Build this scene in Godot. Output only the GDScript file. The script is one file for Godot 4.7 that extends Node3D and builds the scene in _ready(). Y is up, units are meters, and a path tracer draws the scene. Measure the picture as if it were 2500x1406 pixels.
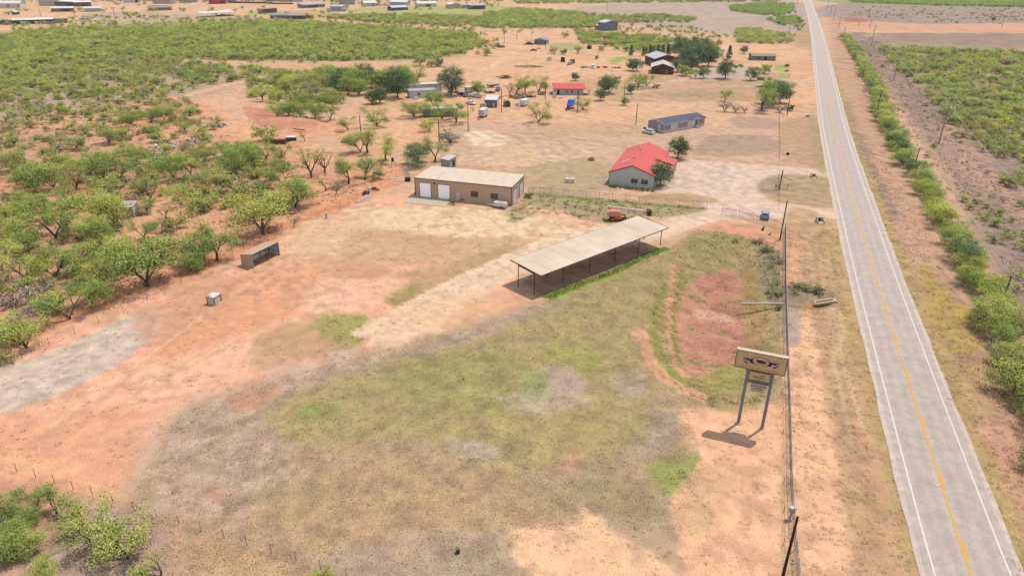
extends Node3D

const KG := 0.72        # the same for ground that carries the two soil textures
const K := 0.45          # sunlit brightness in the photograph times this is the surface's own colour
var used := {}
var mats := {}
var rng := RandomNumberGenerator.new()
var things := []         # [position, description] of landmarks for the labels of trees
var dirt_tex: Texture2D
var fine_tex: Texture2D
var grain_tex: Texture2D

func v(x: float, z: float) -> Vector2:
	return Vector2(x, z)

func numbered(called: String) -> String:
	var n: int = used.get(called, 0)
	used[called] = n + 1
	return called if n == 0 else "%s_%03d" % [called, n]

# ---------- materials
func lin(hex: String) -> Color:
	return Color(hex).srgb_to_linear()

func M(hex: String, rough := 0.85, metal := 0.0, k := K) -> StandardMaterial3D:
	var key := hex + str(rough) + str(metal) + str(k)
	if mats.has(key):
		return mats[key]
	var m := StandardMaterial3D.new()
	var c := lin(hex)
	m.albedo_color = Color(minf(c.r * k, 0.85), minf(c.g * k, 0.85), minf(c.b * k, 0.85)).linear_to_srgb()
	m.roughness = rough
	m.metallic = metal
	m.metallic_specular = 0.2 if rough >= 0.5 else 0.5
	m.resource_name = "paint_" + hex
	mats[key] = m
	return m

func weathered(hex: String, rough := 0.7, size := 0.12, k := K) -> StandardMaterial3D:   # a painted or bare sheet with faint dirt and streaks
	var key := "w" + hex + str(rough) + str(size) + str(k)
	if mats.has(key):
		return mats[key]
	var m: StandardMaterial3D = M(hex, rough, 0.0, k * 1.08).duplicate()
	m.albedo_texture = dirt_tex
	m.uv1_triplanar = true
	m.uv1_world_triplanar = true
	m.uv1_scale = Vector3(size, size * 0.6, size)
	mats[key] = m
	return m

func noise_tex(freq: float, seed_: int, lo: float, hi: float, size := 1024, oct := 5, cell := false) -> NoiseTexture2D:
	var n := FastNoiseLite.new()
	n.seed = seed_
	n.noise_type = FastNoiseLite.TYPE_CELLULAR if cell else FastNoiseLite.TYPE_SIMPLEX_SMOOTH
	n.frequency = freq
	n.fractal_octaves = oct
	n.fractal_gain = 0.62
	var t := NoiseTexture2D.new()
	t.width = size
	t.height = size
	t.seamless = true
	t.noise = n
	var gr := Gradient.new()
	gr.set_color(0, Color(lo, lo, lo))
	gr.set_color(1, Color(hi, hi, hi))
	t.color_ramp = gr
	return t

# ---------- mesh pieces
class MB:
	var p := PackedVector3Array()
	var n := PackedVector3Array()
	var i := PackedInt32Array()
	func quad(a: Vector3, b: Vector3, c: Vector3, d: Vector3):    # counter-clockwise seen from outside
		var o := p.size()
		var f := (b - a).cross(c - a)
		if f.length_squared() < 1e-12:
			f = (c - a).cross(d - a)
		f = f.normalized()
		p.append(a); p.append(b); p.append(c); p.append(d)
		for k in 4: n.append(f)
		i.append(o); i.append(o + 2); i.append(o + 1); i.append(o); i.append(o + 3); i.append(o + 2)
	func tri(a: Vector3, b: Vector3, c: Vector3):
		var o := p.size()
		var f := (b - a).cross(c - a).normalized()
		p.append(a); p.append(b); p.append(c)
		for k in 3: n.append(f)
		i.append(o); i.append(o + 2); i.append(o + 1)
	func box(at: Vector3, size: Vector3, b := Basis()):
		var h := size / 2
		var c := []
		for k in 8:
			c.append(at + b * Vector3(h.x * (1 if k & 1 else -1), h.y * (1 if k & 2 else -1), h.z * (1 if k & 4 else -1)))
		quad(c[4], c[5], c[7], c[6]); quad(c[1], c[0], c[2], c[3])
		quad(c[5], c[1], c[3], c[7]); quad(c[0], c[4], c[6], c[2])
		quad(c[6], c[7], c[3], c[2]); quad(c[0], c[1], c[5], c[4])
	func beam(a: Vector3, b: Vector3, w: float, h: float):
		var z := (b - a).normalized()
		var x := Vector3.UP.cross(z)
		x = Vector3.RIGHT if x.length() < 0.01 else x.normalized()
		box((a + b) / 2, Vector3(w, h, a.distance_to(b)), Basis(x, z.cross(x), z))
	func cyl(a: Vector3, b: Vector3, r0: float, r1: float, sides := 8, caps := true):
		var z := (b - a).normalized()
		var x := Vector3.UP.cross(z)
		x = Vector3.RIGHT if x.length() < 0.01 else x.normalized()
		var y := z.cross(x)
		for k in sides:
			var u := TAU * k / sides
			var w := TAU * (k + 1) / sides
			var d0 := x * cos(u) + y * sin(u)
			var d1 := x * cos(w) + y * sin(w)
			quad(a + d0 * r0, a + d1 * r0, b + d1 * r1, b + d0 * r1)
			if caps:
				tri(b, b + d0 * r1, b + d1 * r1)
				tri(a, a + d1 * r0, a + d0 * r0)
	func prism(prof: Array, z0: float, z1: float):                 # profile in x,y, counter-clockwise seen from +z
		var k := prof.size()
		for j in k:
			var a: Vector2 = prof[j]
			var b: Vector2 = prof[(j + 1) % k]
			quad(Vector3(a.x, a.y, z1), Vector3(a.x, a.y, z0), Vector3(b.x, b.y, z0), Vector3(b.x, b.y, z1))
		var ix := Geometry2D.triangulate_polygon(PackedVector2Array(prof))
		for j in range(0, ix.size(), 3):
			var a: Vector2 = prof[ix[j]]
			var b: Vector2 = prof[ix[j + 1]]
			var c: Vector2 = prof[ix[j + 2]]
			if (b - a).cross(c - a) < 0:
				var s := b
				b = c
				c = s
			tri(Vector3(a.x, a.y, z1), Vector3(b.x, b.y, z1), Vector3(c.x, c.y, z1))
			tri(Vector3(a.x, a.y, z0), Vector3(c.x, c.y, z0), Vector3(b.x, b.y, z0))
	func lathe(prof: Array, at: Vector3, axis: Vector3, sides := 12):   # profile [along, radius]
		var z := axis.normalized()
		var x := Vector3.UP.cross(z)
		x = Vector3.RIGHT if x.length() < 0.01 else x.normalized()
		var y := z.cross(x)
		for j in prof.size() - 1:
			var a: Vector2 = prof[j]
			var b: Vector2 = prof[j + 1]
			for k in sides:
				var u := TAU * k / sides
				var w := TAU * (k + 1) / sides
				var d0 := x * cos(u) + y * sin(u)
				var d1 := x * cos(w) + y * sin(w)
				quad(at + z * a.x + d0 * a.y, at + z * a.x + d1 * a.y, at + z * b.x + d1 * b.y, at + z * b.x + d0 * b.y)
	func blob(at: Vector3, r: Vector3, rg: RandomNumberGenerator, rough := 0.25):
		var rows := 5
		var cols := 8
		var g := []
		for a in rows + 1:
			var row := []
			for b in cols:
				var th := PI * a / rows
				var ph := TAU * b / cols
				var s := 1.0 + rg.randf_range(-rough, rough)
				row.append(at + Vector3(sin(th) * cos(ph) * r.x, cos(th) * r.y, sin(th) * sin(ph) * r.z) * 1.0 * s)
			g.append(row)
		for a in rows:
			for b in cols:
				quad(g[a][b], g[a][(b + 1) % cols], g[a + 1][(b + 1) % cols], g[a + 1][b])
	func mesh() -> ArrayMesh:
		var arr := []
		arr.resize(Mesh.ARRAY_MAX)
		arr[Mesh.ARRAY_VERTEX] = p
		arr[Mesh.ARRAY_NORMAL] = n
		arr[Mesh.ARRAY_INDEX] = i
		var m := ArrayMesh.new()
		m.add_surface_from_arrays(Mesh.PRIMITIVE_TRIANGLES, arr)
		return m

# ---------- nodes
func thing(called: String, label: String, category: String, at := Vector2.ZERO, turn := 0.0, group := "", mark := "") -> Node3D:
	var o := Node3D.new()
	o.name = numbered(called)
	add_child(o)
	o.position = Vector3(at.x, 0, at.y)
	o.rotation.y = turn
	o.set_meta("label", label)
	o.set_meta("category", category)
	if group: o.set_meta("group", group)
	if mark: things.append([at, mark])
	return o

func part(called: String, mb, m: Material, parent: Node, label := "") -> MeshInstance3D:
	var o := MeshInstance3D.new()
	o.name = called
	o.mesh = mb.mesh() if mb is MB else mb
	o.material_override = m
	parent.add_child(o, true)
	if o.name != called:
		var k := 1
		while parent.has_node("%s_%03d" % [called, k]): k += 1
		o.name = "%s_%03d" % [called, k]
	if label: o.set_meta("label", label)
	return o

func tag(o: Node, label: String, category: String, group := "", kind := ""):
	o.name = numbered(String(o.name))
	if label: o.set_meta("label", label)
	if category: o.set_meta("category", category)
	if group: o.set_meta("group", group)
	if kind: o.set_meta("kind", kind)

func solo(called: String, mb, m: Material, label: String, category: String, at: Vector2, turn := 0.0, group := "") -> MeshInstance3D:
	var o := MeshInstance3D.new()
	o.name = numbered(called)
	o.mesh = mb.mesh() if mb is MB else mb
	o.material_override = m
	add_child(o)
	o.position = Vector3(at.x, 0, at.y)
	o.rotation.y = turn
	o.set_meta("label", label)
	o.set_meta("category", category)
	if group: o.set_meta("group", group)
	return o

func bxm(at: Vector3, size: Vector3) -> MB:
	var m := MB.new()
	m.box(at, size)
	return m

func face(a: Vector2, b: Vector2) -> float:       # turn so that local x runs from a to b
	return atan2(-(b.y - a.y), b.x - a.x)

const ORD := ["nearest", "second nearest", "third nearest", "fourth nearest", "fifth nearest", "sixth nearest", "seventh nearest", "eighth nearest", "ninth nearest", "tenth nearest", "eleventh nearest", "twelfth nearest", "thirteenth nearest", "fourteenth nearest", "fifteenth nearest", "sixteenth nearest", "seventeenth nearest", "eighteenth nearest", "nineteenth nearest", "twentieth nearest"]
func ordinal(k: int) -> String:
	return ORD[k] if k < 20 else ["twenty", "thirty", "forty", "fifty", "sixty", "seventy", "eighty", "ninety"][mini(k / 10 - 2, 7)] + "-" + ["first", "second", "third", "fourth", "fifth", "sixth", "seventh", "eighth", "ninth", "tenth"][k % 10] + " nearest"

# ---------- the ground: nested sheets, finer near the middle of the place; every patch is laid in metres on the map
var grids := []
var hollows := []        # [polygon, depth, feather]

func add_grid(x0: float, x1: float, z0: float, z1: float, cell: float):   # z0 nearer (greater), z1 farther
	var nx := int((x1 - x0) / cell) + 1
	var nz := int((z0 - z1) / cell + 0.5) + 1
	var g := {"x0": x0, "z0": z0, "cell": cell, "cz": (z0 - z1) / (nz - 1), "nx": nx, "nz": nz}
	var r := PackedFloat32Array(); r.resize(nx * nz)
	g.r = r; g.g = r.duplicate(); g.b = r.duplicate(); g.h = r.duplicate()
	var na := FastNoiseLite.new(); na.seed = 5; na.frequency = 0.22; na.fractal_octaves = 4; na.fractal_gain = 0.7
	var nb := FastNoiseLite.new(); nb.seed = 9; nb.frequency = 0.035; nb.fractal_octaves = 3; nb.fractal_gain = 0.6
	var fine := r.duplicate()
	var wide := r.duplicate()
	for j in nz:
		var z: float = z0 - j * g.cz
		for i in nx:
			fine[j * nx + i] = clampf(na.get_noise_2d(x0 + i * cell, z) * 1.7, -1, 1)
			wide[j * nx + i] = clampf(nb.get_noise_2d(x0 + i * cell, z) * 1.9, -1, 1)
	g.fine = fine; g.wide = wide
	grids.append(g)

func mask_of(g: Dictionary, poly: Array, feather: float) -> Array:
	var lo := Vector2(1e9, 1e9)
	var hi := -lo
	for q in poly:
		lo = lo.min(q); hi = hi.max(q)
	var pad: float = feather * 1.6 + g.cell * 2
	var i0 := clampi(int((lo.x - pad - g.x0) / g.cell), 0, g.nx)
	var i1 := clampi(int((hi.x + pad - g.x0) / g.cell) + 1, 0, g.nx)
	var j0 := clampi(int((g.z0 - hi.y - pad) / g.cz), 0, g.nz)
	var j1 := clampi(int((g.z0 - lo.y + pad) / g.cz) + 1, 0, g.nz)
	var w := i1 - i0
	var h := j1 - j0
	if w < 2 or h < 2:
		return []
	var m := PackedByteArray(); m.resize(w * h)
	var k := poly.size()
	for j in h:
		var z: float = g.z0 - (j + j0) * g.cz
		var xs := []
		for e in k:
			var a: Vector2 = poly[e]
			var b: Vector2 = poly[(e + 1) % k]
			if (a.y > z) != (b.y > z):
				xs.append(a.x + (b.x - a.x) * (z - a.y) / (b.y - a.y))
		xs.sort()
		for e in range(0, xs.size() - 1, 2):
			var u := clampi(ceili((xs[e] - g.x0) / g.cell) - i0, 0, w)
			var t := clampi(ceili((xs[e + 1] - g.x0) / g.cell) - i0, 0, w)
			for i in range(u, t): m[j * w + i] = 255
	var rad: float = feather / g.cell
	if rad >= 1.2:
		var im := Image.create_from_data(w, h, false, Image.FORMAT_L8, m)
		im.resize(maxi(2, int(w / rad)), maxi(2, int(h / rad)), Image.INTERPOLATE_LANCZOS)
		im.resize(w, h, Image.INTERPOLATE_CUBIC)
		m = im.get_data()
	return [i0, j0, w, h, m]

# poly, colour as it looks in the sun, soft edge in metres, how ragged the edge, how opaque, how patchy (0..1), size of patches
func paint(poly: Array, hex: String, feather := 2.0, rag := 0.6, op := 1.0, patch := 0.0):
	var c := Color(hex)
	for g in grids:
		var mk := mask_of(g, poly, feather)
		if mk.is_empty(): continue
		var m: PackedByteArray = mk[4]
		var w: int = mk[2]
		var r: PackedFloat32Array = g.r
		var gg: PackedFloat32Array = g.g
		var b: PackedFloat32Array = g.b
		var fine: PackedFloat32Array = g.fine
		var wide: PackedFloat32Array = g.wide
		for j in mk[3]:
			var at: int = (j + mk[1]) * g.nx + mk[0]
			for i in w:
				var a: float = m[j * w + i] / 255.0
				if a < 0.012: continue
				var q := at + i
				a = clampf(a + fine[q] * rag * 4.0 * a * (1.0 - a), 0.0, 1.0)
				if patch > 0.0:
					a *= 1.0 - patch + patch * clampf(0.5 + 1.3 * fine[q] + 0.9 * wide[q], 0.0, 1.0)
				a *= op
				r[q] += (c.r - r[q]) * a
				gg[q] += (c.g - gg[q]) * a
				b[q] += (c.b - b[q]) * a
		g.r = r; g.g = gg; g.b = b

func ribbon(line: Array, w0: float, w1: float) -> Array:
	var l := []
	var r := []
	for k in line.size():
		var a: Vector2 = line[maxi(k - 1, 0)]
		var b: Vector2 = line[mini(k + 1, line.size() - 1)]
		var d := (b - a).normalized().orthogonal()
		var w := lerpf(w0, w1, k / float(line.size() - 1)) / 2
		l.append(line[k] + d * w)
		r.append(line[k] - d * w)
	r.reverse()
	return l + r

func smooth(line: Array, closed := false) -> Array:
	var o := []
	var n := line.size()
	for k in (n if closed else n - 1):
		var a: Vector2 = line[posmod(k - 1, n) if closed else maxi(k - 1, 0)]
		var b: Vector2 = line[k]
		var c: Vector2 = line[(k + 1) % n]
		var d: Vector2 = line[(k + 2) % n if closed else mini(k + 2, n - 1)]
		for s in 4: o.append(b.cubic_interpolate(c, a, d, s / 4.0))
	if not closed: o.append(line[n - 1])
	return o

func stroke(line: Array, hex: String, width: float, feather := 0.8, rag := 0.5, op := 1.0, patch := 0.0, w1 := -1.0):
	paint(ribbon(smooth(line), width, w1 if w1 > 0 else width), hex, feather, rag, op, patch)

func area(poly: Array, hex: String, feather := 2.0, rag := 0.6, op := 1.0, patch := 0.0):
	paint(smooth(poly, true), hex, feather, rag, op, patch)

func oval(c: Vector2, rx: float, rz: float, turn := 0.0) -> Array:
	var o := []
	for k in 20: o.append(c + Vector2(cos(TAU * k / 20) * rx, sin(TAU * k / 20) * rz).rotated(turn))
	return o

func sink(poly: Array, by: float, feather: float):
	for g in grids:
		var mk := mask_of(g, poly, feather)
		if mk.is_empty(): continue
		var h: PackedFloat32Array = g.h
		for j in mk[3]:
			for i in mk[2]:
				h[(j + mk[1]) * g.nx + mk[0] + i] -= by * mk[4][j * mk[2] + i] / 255.0
		g.h = h

func grid_at(p: Vector2) -> Array:
	for g in grids:
		var i := int((p.x - g.x0) / g.cell + 0.5)
		var j := int((g.z0 - p.y) / g.cz + 0.5)
		if i >= 0 and j >= 0 and i < g.nx and j < g.nz: return [g, j * g.nx + i]
	return []

func look_at_ground(p: Vector2) -> Color:
	var q := grid_at(p)
	return Color(q[0].r[q[1]], q[0].g[q[1]], q[0].b[q[1]], q[0].h[q[1]]) if q else Color(0.7, 0.6, 0.45, 0)

func ground_material() -> StandardMaterial3D:
	var m := StandardMaterial3D.new()
	m.resource_name = "soil"
	m.vertex_color_use_as_albedo = true
	m.albedo_texture = fine_tex
	m.uv1_triplanar = true
	m.uv1_world_triplanar = true
	m.uv1_scale = Vector3.ONE / 17.0
	m.uv1_triplanar_sharpness = 8.0
	m.detail_enabled = true
	m.detail_blend_mode = BaseMaterial3D.BLEND_MODE_MUL
	m.detail_albedo = grain_tex
	m.detail_uv_layer = BaseMaterial3D.DETAIL_UV_2
	m.uv2_triplanar = true
	m.uv2_world_triplanar = true
	m.uv2_scale = Vector3.ONE / 61.0
	m.roughness = 1.0
	m.metallic_specular = 0.1
	m.heightmap_enabled = true
	m.heightmap_texture = fine_tex
	m.heightmap_scale = 14.0
	return m

func build_ground():
	var mt := ground_material()
	var n := FastNoiseLite.new(); n.seed = 31; n.frequency = 0.16; n.fractal_octaves = 3
	var root := Node3D.new()
	root.name = "ground"
	add_child(root)
	root.set_meta("kind", "structure")
	root.set_meta("label", "orange sand and dry grass of the flat open country")
	for g in grids:
		var nx: int = g.nx
		var nz: int = g.nz
		var p := PackedVector3Array(); p.resize(nx * nz)
		var nm := p.duplicate()
		var c := PackedColorArray(); c.resize(nx * nz)
		var h: PackedFloat32Array = g.h
		for j in nz:
			var z: float = g.z0 - j * g.cz
			for i in nx:
				var q := j * nx + i
				p[q] = Vector3(g.x0 + i * g.cell, h[q], z)
				var dx: float = (h[j * nx + mini(i + 1, nx - 1)] - h[j * nx + maxi(i - 1, 0)]) / (2 * g.cell)
				var dz: float = (h[maxi(j - 1, 0) * nx + i] - h[mini(j + 1, nz - 1) * nx + i]) / (2 * g.cz)
				nm[q] = Vector3(-dx, 1, -dz).normalized()
				var hue: float = n.get_noise_2d(g.x0 + i * g.cell, z)
				var s: float = 1.0 + 0.12 * g.fine[q] + 0.05 * g.wide[q]
				var k := Color(g.r[q] * s, g.g[q] * s * (1.0 - 0.012 * g.wide[q]), g.b[q] * s)
				var thin: float = smoothstep(0.15, 0.75, g.fine[q] * 0.7 + g.wide[q] * 0.5)       # a thin growth of dry grass comes and goes
				k = k.lerp(Color(0.71, 0.6, 0.43), 0.3 * thin)
				k = Color(k.r * (1.0 + 0.014 * hue), k.g * (1.0 - 0.014 * hue), k.b * (1.0 + 0.025 * hue)).srgb_to_linear()
				c[q] = Color(minf(k.r * KG, 0.9), minf(k.g * KG, 0.9), minf(k.b * KG, 0.9))
		var ix := PackedInt32Array(); ix.resize((nx - 1) * (nz - 1) * 6)
		var o := 0
		for j in nz - 1:
			for i in nx - 1:
				var a := j * nx + i
				ix[o] = a; ix[o + 1] = a + nx; ix[o + 2] = a + 1
				ix[o + 3] = a + 1; ix[o + 4] = a + nx; ix[o + 5] = a + nx + 1
				o += 6
		var arr := []
		arr.resize(Mesh.ARRAY_MAX)
		arr[Mesh.ARRAY_VERTEX] = p; arr[Mesh.ARRAY_NORMAL] = nm; arr[Mesh.ARRAY_COLOR] = c; arr[Mesh.ARRAY_INDEX] = ix
		var m := ArrayMesh.new()
		m.add_surface_from_arrays(Mesh.PRIMITIVE_TRIANGLES, arr)
		part("soil", m, mt, root)
	var far := MB.new()
	far.quad(Vector3(-7000, -4.0, 3000), Vector3(7000, -4.0, 3000), Vector3(7000, -4.0, -9000), Vector3(-7000, -4.0, -9000))
	part("far_soil", far, M("bfa27e", 1.0), root)

# ---------- plants
# a leafy crown and its wood; every crown is a cloud of leaf-sized blades hung on real limbs
func make_plant(s: int, height: float, spread: float, bare: float, limbs: int, tufts: int, blades: int, leaf: float, tuft_r: float, dense := 0.0, column := 0.0) -> Array:
	var r := RandomNumberGenerator.new()
	r.seed = s
	var wood := MB.new()
	var tips := []
	var tr := height * 0.022 + 0.03
	if column > 0.0:
		wood.cyl(Vector3.ZERO, Vector3(0, height * 0.9, 0), tr, tr * 0.3, 6, false)
		for k in tufts:
			var y := pow(r.randf(), 0.85)
			var rad := spread * (1.0 - pow(y, 2.2)) * sqrt(r.randf()) * minf(1.0, 0.55 + y * 3.0)
			var a := r.randf() * TAU
			tips.append(Vector3(cos(a) * rad, bare + y * (height - bare), sin(a) * rad))
	else:
		var fork := Vector3(r.randf_range(-0.2, 0.2), bare * 0.7, r.randf_range(-0.2, 0.2))
		wood.cyl(Vector3(0, -0.1, 0), fork, tr * 1.3, tr, 6, false)
		for k in limbs:
			var a := TAU * (k + r.randf_range(-4.0, 0.3)) / limbs
			var reach := spread * r.randf_range(0.35, 0.62)
			var elbow := fork + Vector3(cos(a) * reach * 0.5, (height - bare) * r.randf_range(0.15, 0.32), sin(a) * reach * 0.5)
			wood.cyl(fork, elbow, tr * 0.8, tr * 0.55, 5, false)
			for q in 3:
				var a2 := a + r.randf_range(-0.9, 0.9)
				var rr := spread * r.randf_range(0.45, 0.92)
				var top := Vector3(cos(a2) * rr, bare + (height - bare) * r.randf_range(0.22, 0.86), sin(a2) * rr)
				var mid := elbow.lerp(top, 0.5) + Vector3(r.randf_range(-0.2, 0.2), 0.15, r.randf_range(-0.2, 0.2))
				wood.cyl(elbow, mid, tr * 0.5, tr * 0.34, 4, false)
				wood.cyl(mid, top, tr * 0.34, tr * 0.12, 4, false)
				if q == 0: tips.append(mid)
				tips.append(top)
		var n := tips.size()
		while tips.size() < tufts:
			var t: Vector3 = tips[r.randi() % n]
			if r.randf() < dense:                                   # fill the volume of a full round crown
				var d := Vector3(r.randfn(), r.randfn(), r.randfn()).normalized() * pow(r.randf(), 0.4)
				tips.append(Vector3(d.x * spread * 0.85, bare + (height - bare) * (0.5 + d.y * 0.44), d.z * spread * 0.85))
			else:
				tips.append(t + Vector3(r.randfn() * 0.16 * spread, r.randfn() * 0.07 * height, r.randfn() * 0.16 * spread))
	var p := PackedVector3Array()
	var nm := PackedVector3Array()
	var c := PackedColorArray()
	var ix := PackedInt32Array()
	for t in tips:
		var tone := r.randf_range(0.6, 1.3)
		var warm := r.randf_range(0.9, 1.16)
		var rad: float = tuft_r * r.randf_range(0.7, 1.35)
		for k in blades:
			var d := Vector3(r.randfn(), r.randfn() * 0.62, r.randfn()) * 0.55
			var at: Vector3 = t + d * rad
			at.y = maxf(at.y, 0.1)
			var u := Vector3(r.randfn(), r.randfn() * 0.55 - 0.1, r.randfn()).normalized()
			var f := (Vector3(r.randfn(), r.randfn() + 0.9, r.randfn()) * 0.8 + d).normalized()
			var w := u.cross(f)
			if w.length_squared() < 0.01: continue
			w = w.normalized()
			var l := leaf * r.randf_range(0.65, 1.4)
			var b := l * 0.26
			var o := p.size()
			p.append(at - u * l * 0.5); p.append(at + w * b); p.append(at + u * l * 0.5); p.append(at - w * b)
			var fn := u.cross(w).normalized()
			if fn.y < 0: fn = -fn
			var kk := Color(tone * warm * r.randf_range(0.85, 1.15), tone * r.randf_range(0.88, 1.12), tone * 0.92)
			for e in 4:
				nm.append(fn); c.append(kk)
			ix.append(o); ix.append(o + 2); ix.append(o + 1); ix.append(o); ix.append(o + 3); ix.append(o + 2)
	var arr := []
	arr.resize(Mesh.ARRAY_MAX)
	arr[Mesh.ARRAY_VERTEX] = p; arr[Mesh.ARRAY_NORMAL] = nm; arr[Mesh.ARRAY_COLOR] = c; arr[Mesh.ARRAY_INDEX] = ix
	var m := ArrayMesh.new()
	m.add_surface_from_arrays(Mesh.PRIMITIVE_TRIANGLES, arr)
	return [wood.mesh(), m, height]

func leaf_mat(called: String, r: float, g: float, b: float, back := 0.5) -> StandardMaterial3D:
	var m := StandardMaterial3D.new()
	m.resource_name = called
	m.albedo_color = Color(r, g, b).linear_to_srgb()
	m.vertex_color_use_as_albedo = true
	m.roughness = 0.75
	m.metallic_specular = 0.25
	m.cull_mode = BaseMaterial3D.CULL_DISABLED
	m.backlight_enabled = true
	m.backlight = Color(back, back, back * 0.6)
	return m

# lofted mesh joined into one for copies that are too many to be things of their own
func joined_plant(pl: Array, wood_m: Material, leaf_m: Material) -> ArrayMesh:
	var m := ArrayMesh.new()
	m.add_surface_from_arrays(Mesh.PRIMITIVE_TRIANGLES, pl[0].surface_get_arrays(0))
	m.add_surface_from_arrays(Mesh.PRIMITIVE_TRIANGLES, pl[1].surface_get_arrays(0))
	m.surface_set_material(0, wood_m)
	m.surface_set_material(1, leaf_m)
	return m

func many(called: String, label: String, mesh_: Mesh, where: Array, tints := []) -> MultiMeshInstance3D:
	var mm := MultiMesh.new()
	mm.transform_format = MultiMesh.TRANSFORM_3D
	mm.use_colors = tints.size() > 0
	mm.mesh = mesh_
	mm.instance_count = where.size()
	for k in where.size():
		mm.set_instance_transform(k, where[k])
		if tints: mm.set_instance_color(k, tints[k])
	var o := MultiMeshInstance3D.new()
	o.name = numbered(called)
	o.multimesh = mm
	add_child(o)
	o.set_meta("label", label)
	o.set_meta("kind", "stuff")
	return o

# ---------- buildings: local x runs along the front, z comes out of it, the footprint lies behind the front line
# open: [wall "front"/"left"/"right"/"back", centre along the wall, sill, width, height, kind]
func house(o: Dictionary) -> Node3D:
	var a: Vector2 = o.a
	var b: Vector2 = o.b
	var w := a.distance_to(b)
	var d: float = o.d
	var h: float = o.h
	var rise: float = o.get("rise", 0.0)
	var over: float = o.get("over", 0.3)
	var kind: String = o.get("roof", "gable_x")
	var wall: Material = o.wall
	var roofm: Material = o.roofm
	var trim: Material = o.get("trim", roofm)
	var t := thing(o.name, o.label, o.get("cat", "building"), (a + b) / 2, face(a, b), o.get("group", ""), o.get("mark", ""))
	var y0: float = o.get("lift", 0.0)
	var m := MB.new()
	var rf := MB.new()
	var tr := MB.new()
	var th := 0.12
	match kind:
		"gable_x":
			# profile across the depth, swept along x
			var mb := MB.new()
			mb.prism([Vector2(-d, y0), Vector2(0, y0), Vector2(0, h), Vector2(-d / 2, h + rise), Vector2(-d, h)], -w / 2, w / 2)
			m = turned(mb, Basis(Vector3(0, 0, 1), Vector3(0, 1, 0), Vector3(-1, 0, 0)))
			var sl := rise / (d / 2)
			var rb := MB.new()
			rb.prism([Vector2(-d - over, h - sl * over), Vector2(-d / 2, h + rise), Vector2(over, h - sl * over), Vector2(over, h - sl * over + th), Vector2(-d / 2, h + rise + th), Vector2(-d - over, h - sl * over + th)], -w / 2 - over, w / 2 + over)
			rf = turned(rb, Basis(Vector3(0, 0, 1), Vector3(0, 1, 0), Vector3(-1, 0, 0)))
			tr.box(Vector3(0, h - sl * over - 0.02, over + 0.03), Vector3(w + over * 2, 0.2, 0.05))
			for s in [-1, 1]:
				var x: float = s * (w / 2 + over + 0.025)
				tr.beam(Vector3(x, h - sl * over + 0.02, over), Vector3(x, h + rise + 0.02, -d / 2), 0.06, 0.24)
				tr.beam(Vector3(x, h - sl * over + 0.02, -d - over), Vector3(x, h + rise + 0.02, -d / 2), 0.06, 0.24)
		"gable_z":
			m.prism([Vector2(-w / 2, y0), Vector2(w / 2, y0), Vector2(w / 2, h), Vector2(0, h + rise), Vector2(-w / 2, h)], -d, 0.0)
			var sl := rise / (w / 2)
			rf.prism([Vector2(-w / 2 - over, h - sl * over + th), Vector2(-w / 2 - over, h - sl * over), Vector2(0, h + rise), Vector2(w / 2 + over, h - sl * over), Vector2(w / 2 + over, h - sl * over + th), Vector2(0, h + rise + th)], -d - over, over)
			for s in [-1, 1]:
				tr.beam(Vector3(s * (w / 2 + over), h - sl * over + 0.03, over + 0.025), Vector3(0, h + rise + 0.03, over + 0.025), 0.06, 0.24)
				tr.box(Vector3(s * (w / 2 + over + 0.025), h - sl * over + 0.02, -d / 2), Vector3(0.05, 0.2, d + over * 2))
		_:       # a single slope; rise is the height gained towards the back (may be negative)
			var mb := MB.new()
			mb.prism([Vector2(-d, y0), Vector2(0, y0), Vector2(0, h), Vector2(-d, h + rise)], -w / 2, w / 2)
			m = turned(mb, Basis(Vector3(0, 0, 1), Vector3(0, 1, 0), Vector3(-1, 0, 0)))
			var sl := rise / d
			var rb := MB.new()
			rb.prism([Vector2(-d - over, h + rise + sl * over + 0.003), Vector2(over, h - sl * over + 0.003), Vector2(over, h - sl * over + th), Vector2(-d - over, h + rise + sl * over + th)], -w / 2 - over, w / 2 + over)
			rf = turned(rb, Basis(Vector3(0, 0, 1), Vector3(0, 1, 0), Vector3(-1, 0, 0)))
			tr.box(Vector3(0, h - sl * over, over + 0.03), Vector3(w + over * 2, 0.16, 0.05))
			for s in [-1, 1]:
				var x: float = s * (w / 2 + over + 0.025)
				tr.beam(Vector3(x, h - sl * over + 0.02, over), Vector3(x, h + rise + sl * over + 0.02, -d - over), 0.05, 0.2)
	part("wall", m, wall, t)
	part("roof", rf, roofm, t)
	if o.has("corner"):
		for s in [-1, 1]:
			tr.box(Vector3(s * (w / 2 - 0.03), (h + y0) / 2, 0.015), Vector3(0.12, h - y0, 0.08))
	part("trim", tr, trim, t)
	if o.has("skirt"):
		part("skirting", bxm(Vector3(0, y0 / 2, -d / 2), Vector3(w - 0.1, y0, d - 0.1)), o.skirt, t)
	for q in o.get("open", []):
		opening(t, q, w, d)
	return t

func turned(m: MB, b: Basis) -> MB:
	for k in m.p.size():
		m.p[k] = b * m.p[k]
		m.n[k] = b * m.n[k]
	return m

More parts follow.
